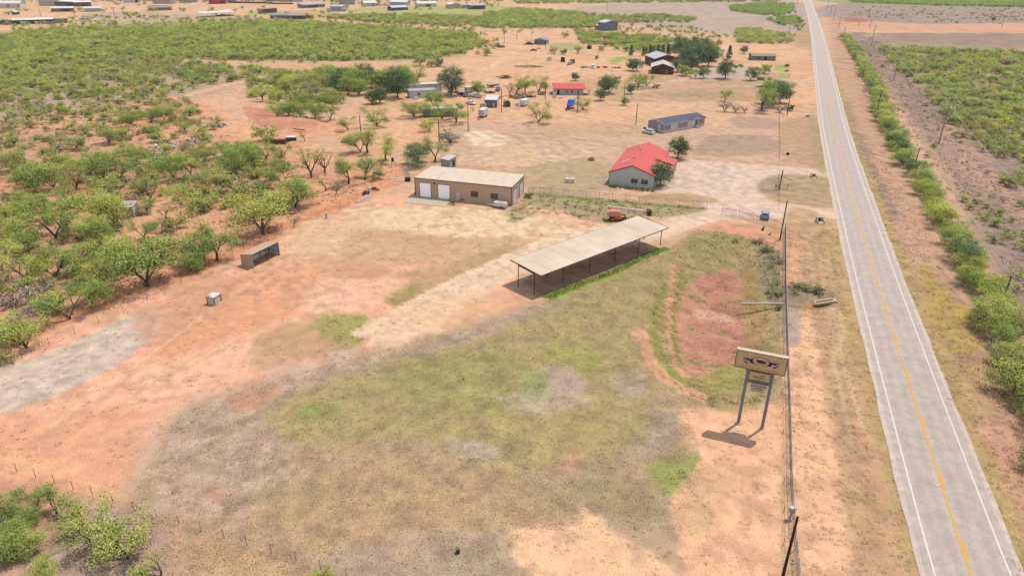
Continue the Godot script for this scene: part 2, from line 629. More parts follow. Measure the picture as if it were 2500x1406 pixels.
func opening(t: Node3D, q: Array, w: float, d: float):
	var b := Basis()
	var at := Vector3(q[1], q[2], 0)
	match q[0]:
		"left":
			b = Basis(Vector3.UP, -PI / 2); at = Vector3(-w / 2, q[2], -d / 2 + q[1])
		"right":
			b = Basis(Vector3.UP, PI / 2); at = Vector3(w / 2, q[2], -d / 2 - q[1])
		"back":
			b = Basis(Vector3.UP, PI); at = Vector3(-q[1], q[2], -d)
	var ww: float = q[3]
	var hh: float = q[4]
	var kind: String = q[5]
	var f: Material = q[6] if q.size() > 6 else M("efe9e2", 0.6)
	var mb := MB.new()
	var put := func(c: Vector3, s: Vector3): mb.box(at + b * (c + Vector3(0, hh / 2, 0)), s, b)
	match kind:
		"window":
			put.call(Vector3(0, hh / 2 + 0.04, 0.03), Vector3(ww + 0.2, 0.1, 0.08)); put.call(Vector3(0, -hh / 2 - 0.04, 0.04), Vector3(ww + 0.24, 0.1, 0.12))
			put.call(Vector3(-ww / 2 - 0.04, 0, 0.03), Vector3(0.1, hh, 0.08)); put.call(Vector3(ww / 2 + 0.04, 0, 0.03), Vector3(0.1, hh, 0.08))
			put.call(Vector3(0, 0, 0.03), Vector3(0.06, hh, 0.06))
			var fr := part("window", mb, f, t)
			var g := MB.new()
			g.box(at + b * Vector3(0, hh / 2, 0.012), Vector3(ww, hh, 0.02), b)
			part("pane", g, glass_dark(), fr)
		"door":
			mb.box(at + b * Vector3(0, hh / 2, 0.03), Vector3(ww, hh, 0.06), b)
			var dr := part("door", mb, f, t)
			var k := MB.new()
			k.box(at + b * Vector3(ww * 0.38, hh * 0.48, 0.09), Vector3(0.06, 0.14, 0.06), b)
			part("handle", k, M("6a645e", 0.4, 0.6), dr)
		"roll_door":
			for s in 8:      # horizontal slats, each a little proud of the joint under it
				mb.box(at + b * Vector3(0, hh * (s + 0.5) / 8, 0.03), Vector3(ww, hh / 8 - 0.02, 0.05), b)
			mb.box(at + b * Vector3(0, hh / 2, 0.012), Vector3(ww, hh, 0.02), b)
			var dr := part("roll_door", mb, f, t)
			var j := MB.new()
			for s in [-1, 1]: j.box(at + b * Vector3(s * (ww / 2 + 0.07), hh / 2, 0.04), Vector3(0.13, hh + 0.1, 0.1), b)
			j.box(at + b * Vector3(0, hh + 0.08, 0.05), Vector3(ww + 0.27, 0.14, 0.12), b)
			part("door_jamb", j, q[7] if q.size() > 7 else M("a38a72", 0.7), dr)
		"gap":           # an opening whose inside is dark
			mb.box(at + b * Vector3(0, hh / 2, 0.012), Vector3(ww, hh, 0.02), b)
			part("opening", mb, M("3c3634", 0.9), t)
		"panel":
			mb.box(at + b * Vector3(0, hh / 2, 0.02), Vector3(ww, hh, 0.04), b)
			part("wall_panel", mb, f, t)

func glass_dark() -> StandardMaterial3D:
	if mats.has("glass"): return mats["glass"]
	var m := StandardMaterial3D.new()
	m.resource_name = "window_glass"
	m.albedo_color = Color(0.035, 0.04, 0.05).linear_to_srgb()
	m.roughness = 0.12
	m.metallic_specular = 0.5
	mats["glass"] = m
	return m

# an open shed: roof on posts
func open_shed(called: String, label: String, cat: String, a: Vector2, b: Vector2, d: float, hf: float, hb: float, posts: int, roofm: Material, postm: Material, over := 0.4, group := "", mark := "") -> Node3D:
	var t := thing(called, label, cat, (a + b) / 2, face(a, b), group, mark)
	var w := a.distance_to(b)
	var mb := MB.new()
	var sl := (hb - hf) / d
	mb.prism([Vector2(-d - over, hb + sl * over), Vector2(over, hf - sl * over), Vector2(over, hf - sl * over + 0.06), Vector2(-d - over, hb + sl * over + 0.06)], -w / 2 - over, w / 2 + over)
	part("roof", turned(mb, Basis(Vector3(0, 0, 1), Vector3(0, 1, 0), Vector3(-1, 0, 0))), roofm, t)
	for k in posts:
		var x := -w / 2 + w * k / (posts - 1)
		part("post", bxm(Vector3(x, hf / 2 - 0.1, 0), Vector3(0.12, hf - 0.1, 0.12)), postm, t)
		part("post", bxm(Vector3(x, hb / 2 - 0.1, -d), Vector3(0.12, hb - 0.1, 0.12)), postm, t)
		var r := MB.new()
		r.beam(Vector3(x, hf - sl * over - 0.1, over), Vector3(x, hb + sl * over - 0.1, -d - over), 0.1, 0.18)
		part("rafter", r, postm, t)
	var f := MB.new()
	for q in [[over + 0.02, hf - sl * over], [-d - over - 0.02, hb + sl * over]]:
		f.box(Vector3(0, q[1] - 0.02, q[0]), Vector3(w + over * 2 + 0.08, 0.2, 0.04))
	for s in [-1, 1]:
		f.beam(Vector3(s * (w / 2 + over + 0.02), hf - sl * over - 0.02, over), Vector3(s * (w / 2 + over + 0.02), hb + sl * over - 0.02, -d - over), 0.04, 0.2)
	part("fascia", f, postm, t)
	return t

# ---------- vehicles: local x is the way it faces
func wheels(t: Node3D, xs: Array, half: float, r: float, wide := 0.22):
	for x in xs:
		for s in [-1, 1]:
			var m := MB.new()
			m.cyl(Vector3(x, r, s * half - wide / 2), Vector3(x, r, s * half + wide / 2), r, r, 14)
			var w := part("wheel", m, M("3a3636", 0.9), t)
			var k := MB.new()
			var z: float = s * (half + wide / 2)
			k.cyl(Vector3(x, r, z - s * 0.05), Vector3(x, r, z + s * 0.015), r * 0.58, r * 0.5, 10)
			part("rim", k, M("b5b0ac", 0.4, 0.5), w)

func car(called: String, label: String, at: Vector2, turn: float, kind: String, paint_: Material, cat := "car", mark := "") -> Node3D:
	var t := thing(called, label, cat, at, turn, "", mark)
	var L := 4.6
	var hw := 0.92
	var low := []
	var top := []
	match kind:
		"sedan":
			low = [Vector2(-2.3, 0.3), Vector2(2.25, 0.3), Vector2(2.32, 0.55), Vector2(2.1, 0.82), Vector2(0.95, 0.95), Vector2(-1.5, 0.98), Vector2(-2.25, 0.95), Vector2(-2.36, 0.6)]
			top = [Vector2(-1.75, 0.96), Vector2(1.1, 0.94), Vector2(0.35, 1.4), Vector2(-0.95, 1.42)]
		"pickup":
			low = [Vector2(-2.7, 0.45), Vector2(2.6, 0.42), Vector2(2.7, 0.7), Vector2(2.6, 1.05), Vector2(1.2, 1.15), Vector2(-2.72, 1.13)]
			top = [Vector2(-0.75, 1.14), Vector2(1.25, 1.14), Vector2(0.7, 1.78), Vector2(-0.6, 1.8)]
		"van":
			low = [Vector2(-2.6, 0.35), Vector2(2.4, 0.35), Vector2(2.5, 0.7), Vector2(2.2, 1.05), Vector2(-2.6, 1.05)]
			top = [Vector2(-2.58, 1.04), Vector2(2.15, 1.04), Vector2(1.2, 1.85), Vector2(-2.4, 1.95)]
		_:       # sport utility
			low = [Vector2(-2.3, 0.32), Vector2(2.2, 0.32), Vector2(2.32, 0.6), Vector2(2.2, 0.98), Vector2(1.0, 1.08), Vector2(-2.2, 1.1), Vector2(-2.35, 0.7)]
			top = [Vector2(-2.15, 1.08), Vector2(1.1, 1.07), Vector2(0.35, 1.64), Vector2(-1.85, 1.7)]
	var m := MB.new()
	m.prism(low, -hw, hw)
	part("body", m, paint_, t)
	var tm := MB.new()
	var hi: float = maxf(top[2].y, top[3].y)
	var base: float = top[0].y
	# greenhouse narrows towards the roof
	var n0 := hw - 0.06
	var n1 := hw - 0.24
	var A := Vector3(top[0].x, base, n0); var B := Vector3(top[1].x, base, n0); var C := Vector3(top[2].x, top[2].y, n1); var D := Vector3(top[3].x, top[3].y, n1)
	var f := Vector3(1, 1, -1)
	tm.quad(A, B, C, D); tm.quad(B * f, A * f, D * f, C * f); tm.quad(B, B * f, C * f, C); tm.quad(A * f, A, D, D * f); tm.quad(D, C, C * f, D * f)
	part("cabin", tm, paint_, t)
	# glass stands 12 mm proud of the pillars
	var up := 0.16
	var e := func(p: Vector3, q: Vector3, k: float) -> Vector3: return p.lerp(q, k)
	var ws := MB.new()
	var o := Vector3(0.02, 0.012, 0)
	ws.quad(e.call(B, C, 0.08) * Vector3(1, 1, 0.92) + o, e.call(B, C, 0.08) * Vector3(1, 1, -0.92) + o, e.call(B, C, 0.92) * Vector3(1, 1, -0.92) + o, e.call(B, C, 0.92) * Vector3(1, 1, 0.92) + o)
	part("windscreen", ws, glass_dark(), t)
	var rw := MB.new()
	o = Vector3(-0.02, 0.012, 0)
	rw.quad(e.call(A, D, 0.25) * Vector3(1, 1, -0.88) + o, e.call(A, D, 0.25) * Vector3(1, 1, 0.88) + o, e.call(A, D, 0.9) * Vector3(1, 1, 0.88) + o, e.call(A, D, 0.9) * Vector3(1, 1, -0.88) + o)
	part("rear_window", rw, glass_dark(), t)
	for s in [-1, 1]:
		for half in 2:
			var g := MB.new()
			var x0 := 0.08 + half * 0.47
			var x1 := x0 + 0.4
			var z := Vector3(1, 1, s)
			var oo := Vector3(0, 0, s * 0.015)
			var p := [A.lerp(B, x0).lerp(D.lerp(C, x0), up), A.lerp(B, x1).lerp(D.lerp(C, x1), up), A.lerp(B, x1).lerp(D.lerp(C, x1), 0.86), A.lerp(B, x0).lerp(D.lerp(C, x0), 0.86)]
			if s > 0: g.quad(p[0] * z + oo, p[1] * z + oo, p[2] * z + oo, p[3] * z + oo)
			else: g.quad(p[1] * z + oo, p[0] * z + oo, p[3] * z + oo, p[2] * z + oo)
			part("side_window", g, glass_dark(), t)
		var fx: float = low[2].x
		part("headlight", bxm(Vector3(fx - 0.03, low[2].y + 0.12, s * 0.68), Vector3(0.12, 0.14, 0.32)), M("e8e6e0", 0.2), t)
		part("tail_light", bxm(Vector3(low[-1].x + 0.06, 0.82, s * 0.74), Vector3(0.14, 0.2, 0.2)), M("a02a24", 0.3), t)
		part("mirror", bxm(Vector3(top[1].x - 0.25, base + 0.08, s * (hw + 0.1)), Vector3(0.12, 0.14, 0.22)), paint_, t)
	if kind == "pickup":
		part("bed", bxm(Vector3(-1.72, 1.12, 0), Vector3(1.8, 0.06, 1.5)), M("4a4644"), t)
	wheels(t, [-1.42, 1.42] if kind != "pickup" else [-1.6, 1.65], 0.8, 0.36)
	return t

# a box trailer; local x points to the tow bar
func box_trailer(called: String, label: String, at: Vector2, turn: float, L: float, W: float, H: float, lift: float, m: Material, roofm: Material, cat := "trailer", mark := "", axles := 1) -> Node3D:
	var t := thing(called, label, cat, at, turn, "", mark)
	part("body", bxm(Vector3(0, lift + H / 2, 0), Vector3(L, H, W)), m, t)
	part("roof", bxm(Vector3(0, lift + H + 0.03, 0), Vector3(L + 0.06, 0.06, W + 0.06)), roofm, t)
	var bar := MB.new()
	bar.beam(Vector3(L / 2, lift - 0.05, 0.5), Vector3(L / 2 + 1.1, lift - 0.05, 0), 0.1, 0.1)
	bar.beam(Vector3(L / 2, lift - 0.05, -0.5), Vector3(L / 2 + 1.1, lift - 0.05, 0), 0.1, 0.1)
	part("tow_bar", bar, M("55504c", 0.7), t)
	var xs := []
	for k in axles: xs.append(-0.3 - k * 0.8)
	wheels(t, xs, W / 2 - 0.05, 0.34)
	part("door", bxm(Vector3(-0.2 * L, lift + H * 0.45, W / 2 + 0.02), Vector3(0.75, H * 0.8, 0.03)), roofm, t)
	return t

func flat_trailer(called: String, label: String, at: Vector2, turn: float, L: float, W: float, m: Material, cat := "trailer") -> Node3D:
	var t := thing(called, label, cat, at, turn)
	part("deck", bxm(Vector3(0, 0.62, 0), Vector3(L, 0.1, W)), m, t)
	var f := MB.new()
	for s in [-1, 1]:
		f.box(Vector3(0, 0.53, s * W * 0.42), Vector3(L, 0.12, 0.1))
		f.beam(Vector3(L / 2, 0.53, s * 0.5), Vector3(L / 2 + 1.2, 0.5, 0), 0.1, 0.1)
	part("frame", f, M("4c4542", 0.8), t)
	wheels(t, [-0.3, -1.1], W / 2 + 0.05, 0.34)
	return t

func boat(called: String, label: String, at: Vector2, turn: float, L: float, hull: Material, cover: Material, covered := true) -> Node3D:
	var t := thing(called, label, "boat", at, turn)
	var m := MB.new()
	var rows := []
	for k in 7:          # hull sections from stern to bow
		var u := k / 6.0
		var x := -L / 2 + L * u
		var w := 1.15 * (1.0 - pow(u, 3.2)) + 0.02
		var keel := 0.55 + 0.5 * pow(u, 3.0)
		rows.append([Vector3(x, keel, 0), Vector3(x, keel + 0.35, w * 0.75), Vector3(x, 1.3 + 0.18 * u, w)])
	for k in 6:
		for j in 2:
			var a: Vector3 = rows[k][j]; var b: Vector3 = rows[k + 1][j]; var c: Vector3 = rows[k + 1][j + 1]; var d: Vector3 = rows[k][j + 1]
			var f := Vector3(1, 1, -1)
			m.quad(a, b, c, d); m.quad(b * f, a * f, d * f, c * f)
	var r0: Array = rows[0]
	m.tri(r0[0], r0[1], r0[2]); m.quad(r0[0], r0[2], r0[2] * Vector3(1, 1, -1), r0[1] * Vector3(1, 1, -1))
	part("hull", m, hull, t)
	var c := MB.new()
	for k in 6:
		var p: Vector3 = rows[k][2]; var q: Vector3 = rows[k + 1][2]
		var up := Vector3(0, 0.32 if covered else 0.04, 0)
		var pm := Vector3(p.x, p.y, 0) + up * (1.0 if k > 0 else 0.6)
		var qm := Vector3(q.x, q.y, 0) + up * (1.0 if k < 5 else 0.2)
		c.quad(p, q, qm, pm)
		c.quad(q * Vector3(1, 1, -1), p * Vector3(1, 1, -1), pm, qm)
	part("cover" if covered else "deck", c, cover, t)
	var fr := MB.new()
	fr.beam(Vector3(-L * 0.45, 0.5, 0.5), Vector3(L / 2 + 0.9, 0.5, 0), 0.1, 0.1)
	fr.beam(Vector3(-L * 0.45, 0.5, -0.5), Vector3(L / 2 + 0.9, 0.5, 0), 0.1, 0.1)
	part("trailer_frame", fr, M("8d8880", 0.6), t)
	wheels(t, [-0.9], 1.05, 0.32)
	return t

# ---------- poles, wires, fences
func pole(label: String, at: Vector2, h: float, m: Material, cross := 0.0, turn := 0.0, group := "utility poles", cans := 0) -> Node3D:
	var t := thing("utility_pole", label, "utility pole", at, turn, group)
	var mb := MB.new()
	mb.cyl(Vector3(0, -0.3, 0), Vector3(0, h, 0), 0.17, 0.12, 8)
	part("post", mb, m, t)
	if cross > 0.0:
		part("cross_arm", bxm(Vector3(0, h - 0.35, 0.16), Vector3(cross, 0.12, 0.1)), M("b5aaa0"), t)
		for x in [-cross * 0.46, 0.0, cross * 0.46]:
			var i := MB.new()
			i.cyl(Vector3(x, h - 0.29 if x != 0.0 else h, 0.16 if x != 0.0 else 0.0), Vector3(x, h - 0.05 if x != 0.0 else h + 0.24, 0.16 if x != 0.0 else 0.0), 0.06, 0.04, 6)
			part("insulator", i, M("c9c4be", 0.3), t)
	for k in cans:
		var c := MB.new()
		c.cyl(Vector3(0.35, h - 1.7, 0), Vector3(0.35, h - 0.9, 0), 0.25, 0.25, 10)
		part("transformer", c, M("b9b6b0", 0.5), t)
	return t

func sag(m: MB, a: Vector3, b: Vector3, dip: float, r: float, n := 8):
	var last := a
	for k in n:
		var u := (k + 1) / float(n)
		var q := a.lerp(b, u) - Vector3(0, dip * 4.0 * u * (1.0 - u), 0)
		m.cyl(last, q, r, r, 3, false)
		last = q

func along(line: Array, step: float) -> Array:
	var o := []
	for k in line.size() - 1:
		var n := maxi(1, int(round(line[k].distance_to(line[k + 1]) / step)))
		for j in n: o.append(line[k].lerp(line[k + 1], j / float(n)))
	o.append(line[-1])
	return o

# kind "chain": pipe posts, top rail and diamond mesh; "wire": steel posts and four strands
func fence(label: String, line: Array, kind: String, h: float, step: float, postm: Material, wirem: Material, group := "") -> Node3D:
	var t := thing("chain_link_fence" if kind == "chain" else "wire_fence", label, "fence", line[0], 0.0, group)
	var o: Vector2 = line[0]
	var pts := along(line, step)
	var pm := MB.new()
	pm.cyl(Vector3(0, -0.2, 0), Vector3(0, h + 0.05, 0), 0.04 if kind == "chain" else 0.035, 0.04 if kind == "chain" else 0.03, 6)
	var mesh_ := pm.mesh()
	for q in pts:
		var p := part("post", mesh_, postm, t)
		p.position = Vector3(q.x - o.x, 0, q.y - o.y)
	var wm := MB.new()
	if kind == "chain":
		var rail := MB.new()
		for k in pts.size() - 1:
			rail.beam(Vector3(pts[k].x - o.x, h, pts[k].y - o.y), Vector3(pts[k + 1].x - o.x, h, pts[k + 1].y - o.y), 0.05, 0.05)
		part("top_rail", rail, postm, t)
		for k in pts.size() - 1:
			var a := Vector3(pts[k].x - o.x, 0.03, pts[k].y - o.y)
			var b := Vector3(pts[k + 1].x - o.x, 0.03, pts[k + 1].y - o.y)
			var n := int(a.distance_to(b) / 0.22)
			for j in n:
				var u := j / float(n)
				var w := clampf(u + (h - 0.1) * 0.55 / a.distance_to(b), 0, 1)
				var x := clampf(u - (h - 0.1) * 0.55 / a.distance_to(b), 0, 1)
				for y in [w, x]:
					wm.beam(a.lerp(b, u), a.lerp(b, y) + Vector3(0, (h - 0.08) * absf(y - u) / ((h - 0.1) * 0.55 / a.distance_to(b)), 0), 0.014, 0.014)
		var me := part("wire_mesh", wm, wirem, t)
		me.set_meta("kind", "stuff")
	else:
		for s in 4:
			for k in pts.size() - 1:
				sag(wm, Vector3(pts[k].x - o.x, h * (0.3 + 0.22 * s), pts[k].y - o.y), Vector3(pts[k + 1].x - o.x, h * (0.3 + 0.22 * s), pts[k + 1].y - o.y), 0.04, 0.006, 2)
		part("wire", wm, wirem, t)
	return t

func tube_ring(c: Vector3, R: float, r: float, m := MB.new()) -> MB:
	for k in 20:
		var a := TAU * k / 20
		var b := TAU * (k + 1) / 20
		m.cyl(c + Vector3(cos(a) * R, 0, sin(a) * R), c + Vector3(cos(b) * R, 0, sin(b) * R), r, r, 5, false)
	return m

func heap(called: String, label: String, cat: String, at: Vector2, n: int, R: float, colours: Array, size := 0.8, group := "") -> Node3D:
	var t := thing(called, label, cat, at, 0.0, group)
	for c in colours.size():
		var m := MB.new()
		for k in n:
			var a := rng.randf() * TAU
			var d := R * sqrt(rng.randf())
			m.box(Vector3(cos(a) * d, rng.randf_range(0.05, 0.5), sin(a) * d * 0.7), Vector3(rng.randf_range(0.3, 1.6), rng.randf_range(0.05, 0.3), rng.randf_range(0.2, 1.0)) * size, Basis.from_euler(Vector3(rng.randf_range(-0.4, 0.4), rng.randf() * 6.0, rng.randf_range(-0.4, 0.4))))
		part("scrap", m, M(colours[c], 0.7), t)
	return t

func branch_heap(called: String, label: String, cat: String, at: Vector2, n: int, R: float, hex: String) -> Node3D:
	var t := thing(called, label, cat, at)
	var m := MB.new()
	for k in n:
		var a := rng.randf() * TAU
		var d := R * sqrt(rng.randf())
		var p := Vector3(cos(a) * d, rng.randf_range(0.1, 0.9) * (1.2 - d / R), sin(a) * d * 0.5)
		var q := p + Vector3(rng.randf_range(-1.6, 1.6), rng.randf_range(-0.3, 0.6), rng.randf_range(-0.8, 0.8))
		m.cyl(p, q, 0.07, 0.03, 4, false)
	part("branches", m, M(hex, 0.95), t)
	return t

func _ready():
	# ---------- camera, sky, sun, exposure
	var cam := Camera3D.new()
	cam.name = "camera"
	cam.transform = Transform3D(Basis(Vector3(0.999950,0.009011,-0.004355),Vector3(-0.010008,0.900334,-0.435084),Vector3(0.000000,0.435106,0.900379)), Vector3(0, 57.0, 0))
	cam.fov = 45.172
	cam.near = 0.5
	cam.far = 12000.0
	add_child(cam)
	cam.current = true
	var env := Environment.new()
	env.background_mode = Environment.BG_SKY
	var sky := Sky.new()
	var sm := ProceduralSkyMaterial.new()
	sm.sky_top_color = Color(0.6, 0.645, 0.73)
	sm.sky_horizon_color = Color(1.0, 0.96, 0.91)
	sm.sky_curve = 0.15
	sm.ground_bottom_color = Color(0.62, 0.52, 0.42)
	sm.ground_horizon_color = Color(0.8, 0.76, 0.7)
	sm.sun_angle_max = 1.0
	sky.sky_material = sm
	env.sky = sky
	env.background_energy_multiplier = 1.5
	env.tonemap_mode = Environment.TONE_MAPPER_LINEAR
	env.tonemap_exposure = 1.44
	env.fog_enabled = true
	env.fog_density = 0.00007
	env.fog_light_color = Color(0.94, 0.94, 0.93)
	env.ssao_enabled = true
	env.ssil_enabled = true
	env.sdfgi_enabled = true
	var we := WorldEnvironment.new()
	we.name = "world"
	we.environment = env
	add_child(we)
	var sun := DirectionalLight3D.new()
	sun.name = "sun"
	add_child(sun)
	sun.look_at_from_position(Vector3(0.315, 0.91, -0.262), Vector3.ZERO)
	sun.position = Vector3(0, 200, 0)
	sun.light_energy = 1.3
	sun.light_color = Color(1.0, 0.955, 0.89)
	sun.light_angular_distance = 0.5
	sun.shadow_enabled = true
	rng.seed = 7

	# ---------- shared textures
	dirt_tex = noise_tex(0.012, 3, 0.86, 1.0, 512)
	fine_tex = noise_tex(0.03, 11, 0.74, 1.0, 2048, 6)
	grain_tex = noise_tex(0.02, 17, 0.86, 1.0, 1024, 6)

	lay_ground()
	build_ground()
	road()
	big_buildings()
	roadside()
	homestead()
	far_town()
	power_lines()
	fences()
	trees()
	ground_cover()

func lay_ground():
	add_grid(-103, 98, -40, -100, 0.3)
	add_grid(-200, 195, -100, -215, 0.7)
	add_grid(-360, 345, -215, -420, 1.6)
	add_grid(-1050, 1000, -420, -1300, 4.6)
	for g in grids:
		var c := Color("dfb694")
		g.r.fill(c.r); g.g.fill(c.g); g.b.fill(c.b)
	# --- far country
	area([v(-852.3,-1070.3), v(-4.9,-1240.3), v(1.3,-656.9), v(-136.6,-691.6), v(-264.2,-628.1), v(-391.0,-607.1), v(-465.1,-571.9)], "e3b894", 10.0, 0.4)
	area([v(-422.8,-723.4), v(-388.7,-759.8), v(-316.3,-737.0), v(-244.2,-715.9), v(-246.8,-637.7), v(-287.7,-618.2), v(-347.3,-626.7)], "c4ab92", 8.0, 0.5, 0.9)
	area([v(-369.6,-484.1), v(-372.7,-588.0), v(-210.7,-683.0), v(-24.2,-568.3), v(-18.4,-497.5), v(-49.7,-426.5), v(-115.9,-411.5), v(-171.8,-410.9), v(-222.9,-424.4), v(-270.4,-347.0)], "a8a568", 8.0, 0.5, 0.85)
	area([v(-300.8,-401.7), v(-222.9,-424.4), v(-133.5,-379.6), v(-131.1,-326.5), v(-137.4,-301.1), v(-133.21,-234.64), v(-194.9,-250.9)], "b9a487", 6.0, 0.7, 0.9, 0.4)
	area([v(-236.6,-310.2), v(-191.7,-298.3), v(-157.3,-252.6), v(-152.68,-225.27), v(-182.05,-232.57)], "c6a699", 5.0, 0.6, 0.9, 0.3)
	area([v(-6.4,-697.8), v(126.9,-952.7), v(395.2,-1027.6), v(221.0,-561.8), v(152.5,-617.5), v(112.6,-668.9), v(56.0,-705.0)], "bba99b", 8.0, 0.5, 0.9)
	area([v(138.3,-1040.8), v(410.2,-1170.1), v(341.5,-969.2), v(146.9,-882.2)], "c3ab9f", 6.0, 0.4, 0.8)
	area([v(-188.7,-822.3), v(-8.5,-916.8), v(-2.8,-755.6), v(-95.7,-765.0), v(-151.3,-768.7)], "a9b36a", 5.0, 0.4, 0.85, 0.2)
	area([v(-280.5,-774.1), v(-200.5,-796.3), v(-187.4,-742.9), v(-247.3,-725.3)], "a9b36a", 5.0, 0.4, 0.8, 0.3)
	area([v(447.4,-1018.3), v(744.4,-1012.9), v(530.9,-714.1), v(326.8,-736.0)], "ab968e", 7.0, 0.4)
	area([v(553.2,-1282.3), v(1084.6,-1383.5), v(792.9,-1003.8), v(445.6,-1001.1)], "98a070", 7.0, 0.4, 0.9)
	area([v(335.5,-756.2), v(388.9,-707.3), v(544.5,-733.1), v(472.0,-631.8), v(368.7,-635.5), v(309.1,-636.6), v(296.4,-664.9)], "dcab8d", 4.0, 0.4)
	area([v(339.4,-761.6), v(359.9,-764.0), v(345.9,-724.5), v(322.8,-717.4)], "bd7766", 2.0, 0.3)
	# --- right of the highway
	area([v(272.1,-596.3), v(306.3,-615.8), v(470.7,-584.3), v(140.44,-142.65), v(83.01,-91.21), v(123.36,-187.37), v(192.2,-375.7)], "a88f82", 5.0, 0.5)
	area([v(266.7,-538.8), v(356.0,-509.6), v(212.9,-269.4), v(196.6,-309.4), v(207.7,-376.6)], "ab9c7a", 6.0, 0.6, 0.8, 0.4)
	area([v(151.40,-246.69), v(170.7,-267.5), v(141.55,-200.09), v(138.13,-176.98), v(121.49,-152.23), v(126.97,-180.12)], "c69f8d", 4.0, 0.6, 0.8, 0.4)
	stroke([v(278.7,-515.0), v(252.3,-459.6), v(228.0,-414.2)], "e2b695", 3.0, 1.0, 0.4)
	stroke([v(285.0,-588.3), v(307.2,-629.4), v(320.3,-637.7)], "e0b391", 4.0, 1.5, 0.4)
	stroke([v(259.1,-393.7), v(236.8,-347.5), v(234.5,-325.9)], "dcb094", 4.0, 1.5, 0.5, 0.8)
	# the strip between the highway and the scrub on its right
	area([v(334.6,-786.7), v(309.6,-690.2), v(212.6,-456.6), v(140.1,-266.1), v(103.58,-169.25), v(77.90,-97.28), v(66.96,-63.86), v(59.56,-49.16), v(50.50,-49.05), v(56.02,-65.12), v(71.85,-110.00), v(85.58,-151.22), v(121.1,-251.7), v(178.7,-403.2)], "cda58a", 1.5, 0.5)
	stroke([v(192.9,-436.9), v(150.3,-326.4), v(120.87,-245.40), v(97.76,-179.18), v(83.94,-141.16), v(76.09,-116.70), v(68.37,-93.33), v(60.77,-71.30), v(53.86,-51.62)], "bda670", 3.2, 0.9, 0.8, 0.95, 0.35)
	stroke([v(144.8,-306.7), v(118.42,-233.53), v(102.42,-186.67), v(92.20,-156.88)], "a8937f", 2.4, 0.8, 0.6, 0.8)
	area([v(85.07,-132.24), v(82.32,-116.84), v(81.12,-107.12), v(75.10,-95.94), v(71.11,-95.86), v(74.82,-110.07)], "b9a457", 1.5, 0.8, 0.9, 0.3)
	area([v(73.58,-93.43), v(72.91,-84.40), v(67.11,-69.79), v(59.48,-57.30), v(59.17,-62.38), v(62.84,-74.70)], "d0a088", 2.5, 0.7, 0.9, 0.4)
	area([v(75.79,-104.06), v(72.77,-91.02), v(69.12,-80.32), v(65.05,-78.34), v(68.30,-90.94)], "bfa274", 1.5, 0.8, 0.8, 0.5)
	# --- left of the highway, far
	area([v(267.3,-685.6), v(280.0,-687.0), v(136.3,-315.7), v(130.7,-320.3), v(172.9,-453.7)], "c5a57f", 3.0, 0.5)
	area([v(152.7,-417.1), v(170.2,-410.3), v(126.3,-292.5), v(114.2,-294.5), v(117.5,-319.6)], "c9a688", 2.5, 0.5)
	# --- homesteads
	area([v(-24.8,-583.6), v(11.6,-620.6), v(80.7,-593.9), v(187.7,-519.5), v(193.9,-475.1), v(123.8,-288.2), v(76.0,-292.6), v(30.1,-261.1), v(-24.69,-239.23), v(-53.7,-257.3), v(-78.3,-386.2), v(-35.8,-404.2)], "e6b992", 4.0, 0.5)
	area([v(40.6,-310.6), v(86.9,-339.0), v(126.7,-341.2), v(118.6,-314.7), v(78.9,-305.1), v(53.6,-302.0)], "c3a180", 2.5, 0.5, 0.85)
	area([v(73.5,-330.6), v(103.8,-336.6), v(100.3,-317.7), v(73.8,-314.3)], "b0a272", 2.0, 0.5, 0.7)
	area([v(96.5,-362.0), v(129.5,-361.5), v(126.2,-351.6), v(97.5,-349.9)], "a9ab68", 1.5, 0.5, 0.8)
	area([v(65.3,-374.4), v(147.2,-401.1), v(127.7,-341.3), v(65.2,-326.9)], "c7a68a", 2.5, 0.5, 0.7)
	area([v(102.6,-405.8), v(135.8,-416.0), v(130.8,-378.5), v(105.3,-363.8), v(92.0,-369.5)], "ccb7a2", 2.0, 0.3)
	area([v(163.7,-434.8), v(177.6,-435.8), v(153.7,-373.3), v(138.4,-372.3)], "dfae8b", 2.0, 0.4)
	area([v(55.6,-427.1), v(67.2,-449.6), v(70.5,-446.1), v(57.7,-415.5)], "9dae58", 1.2, 0.4)
	area([v(28.8,-518.4), v(47.2,-512.5), v(44.4,-480.2), v(22.7,-478.5)], "a5a872", 2.0, 0.5, 0.8, 0.3)
	area([v(150.3,-417.0), v(157.6,-417.5), v(142.8,-372.6), v(139.0,-369.7)], "a3b465", 1.5, 0.4, 0.8)
	area([v(25.3,-352.8), v(47.2,-366.7), v(57.1,-348.7), v(48.5,-315.9), v(27.3,-324.8)], "bba47a", 2.0, 0.5, 0.7, 0.3)
	stroke([v(-16.5,-383.0), v(-8.5,-422.5), v(1.7,-476.8), v(1.7,-508.7), v(-7.9,-541.2)], "e9c29c", 5.0, 1.5, 0.3)
	stroke([v(-34.5,-389.1), v(-18.1,-421.8), v(1.7,-476.8)], "e4bd97", 4.0, 1.5, 0.3)
	stroke([v(163.6,-390.4), v(144.1,-392.0), v(143.0,-416.5), v(144.6,-471.3), v(146.0,-516.0), v(132.5,-545.6), v(103.3,-571.3)], "e4c2a0", 4.0, 1.2, 0.3)
	stroke([v(180.0,-432.5), v(159.9,-438.1), v(150.7,-448.3)], "e6bf9c", 2.6, 0.8, 0.3)
	stroke([v(205.7,-502.1), v(187.7,-519.5), v(159.3,-522.0)], "e4bd98", 3.0, 0.8, 0.3)
	stroke([v(152.9,-362.9), v(141.1,-364.7), v(133.0,-372.0)], "d8c0ae", 4.5, 1.0, 0.3)
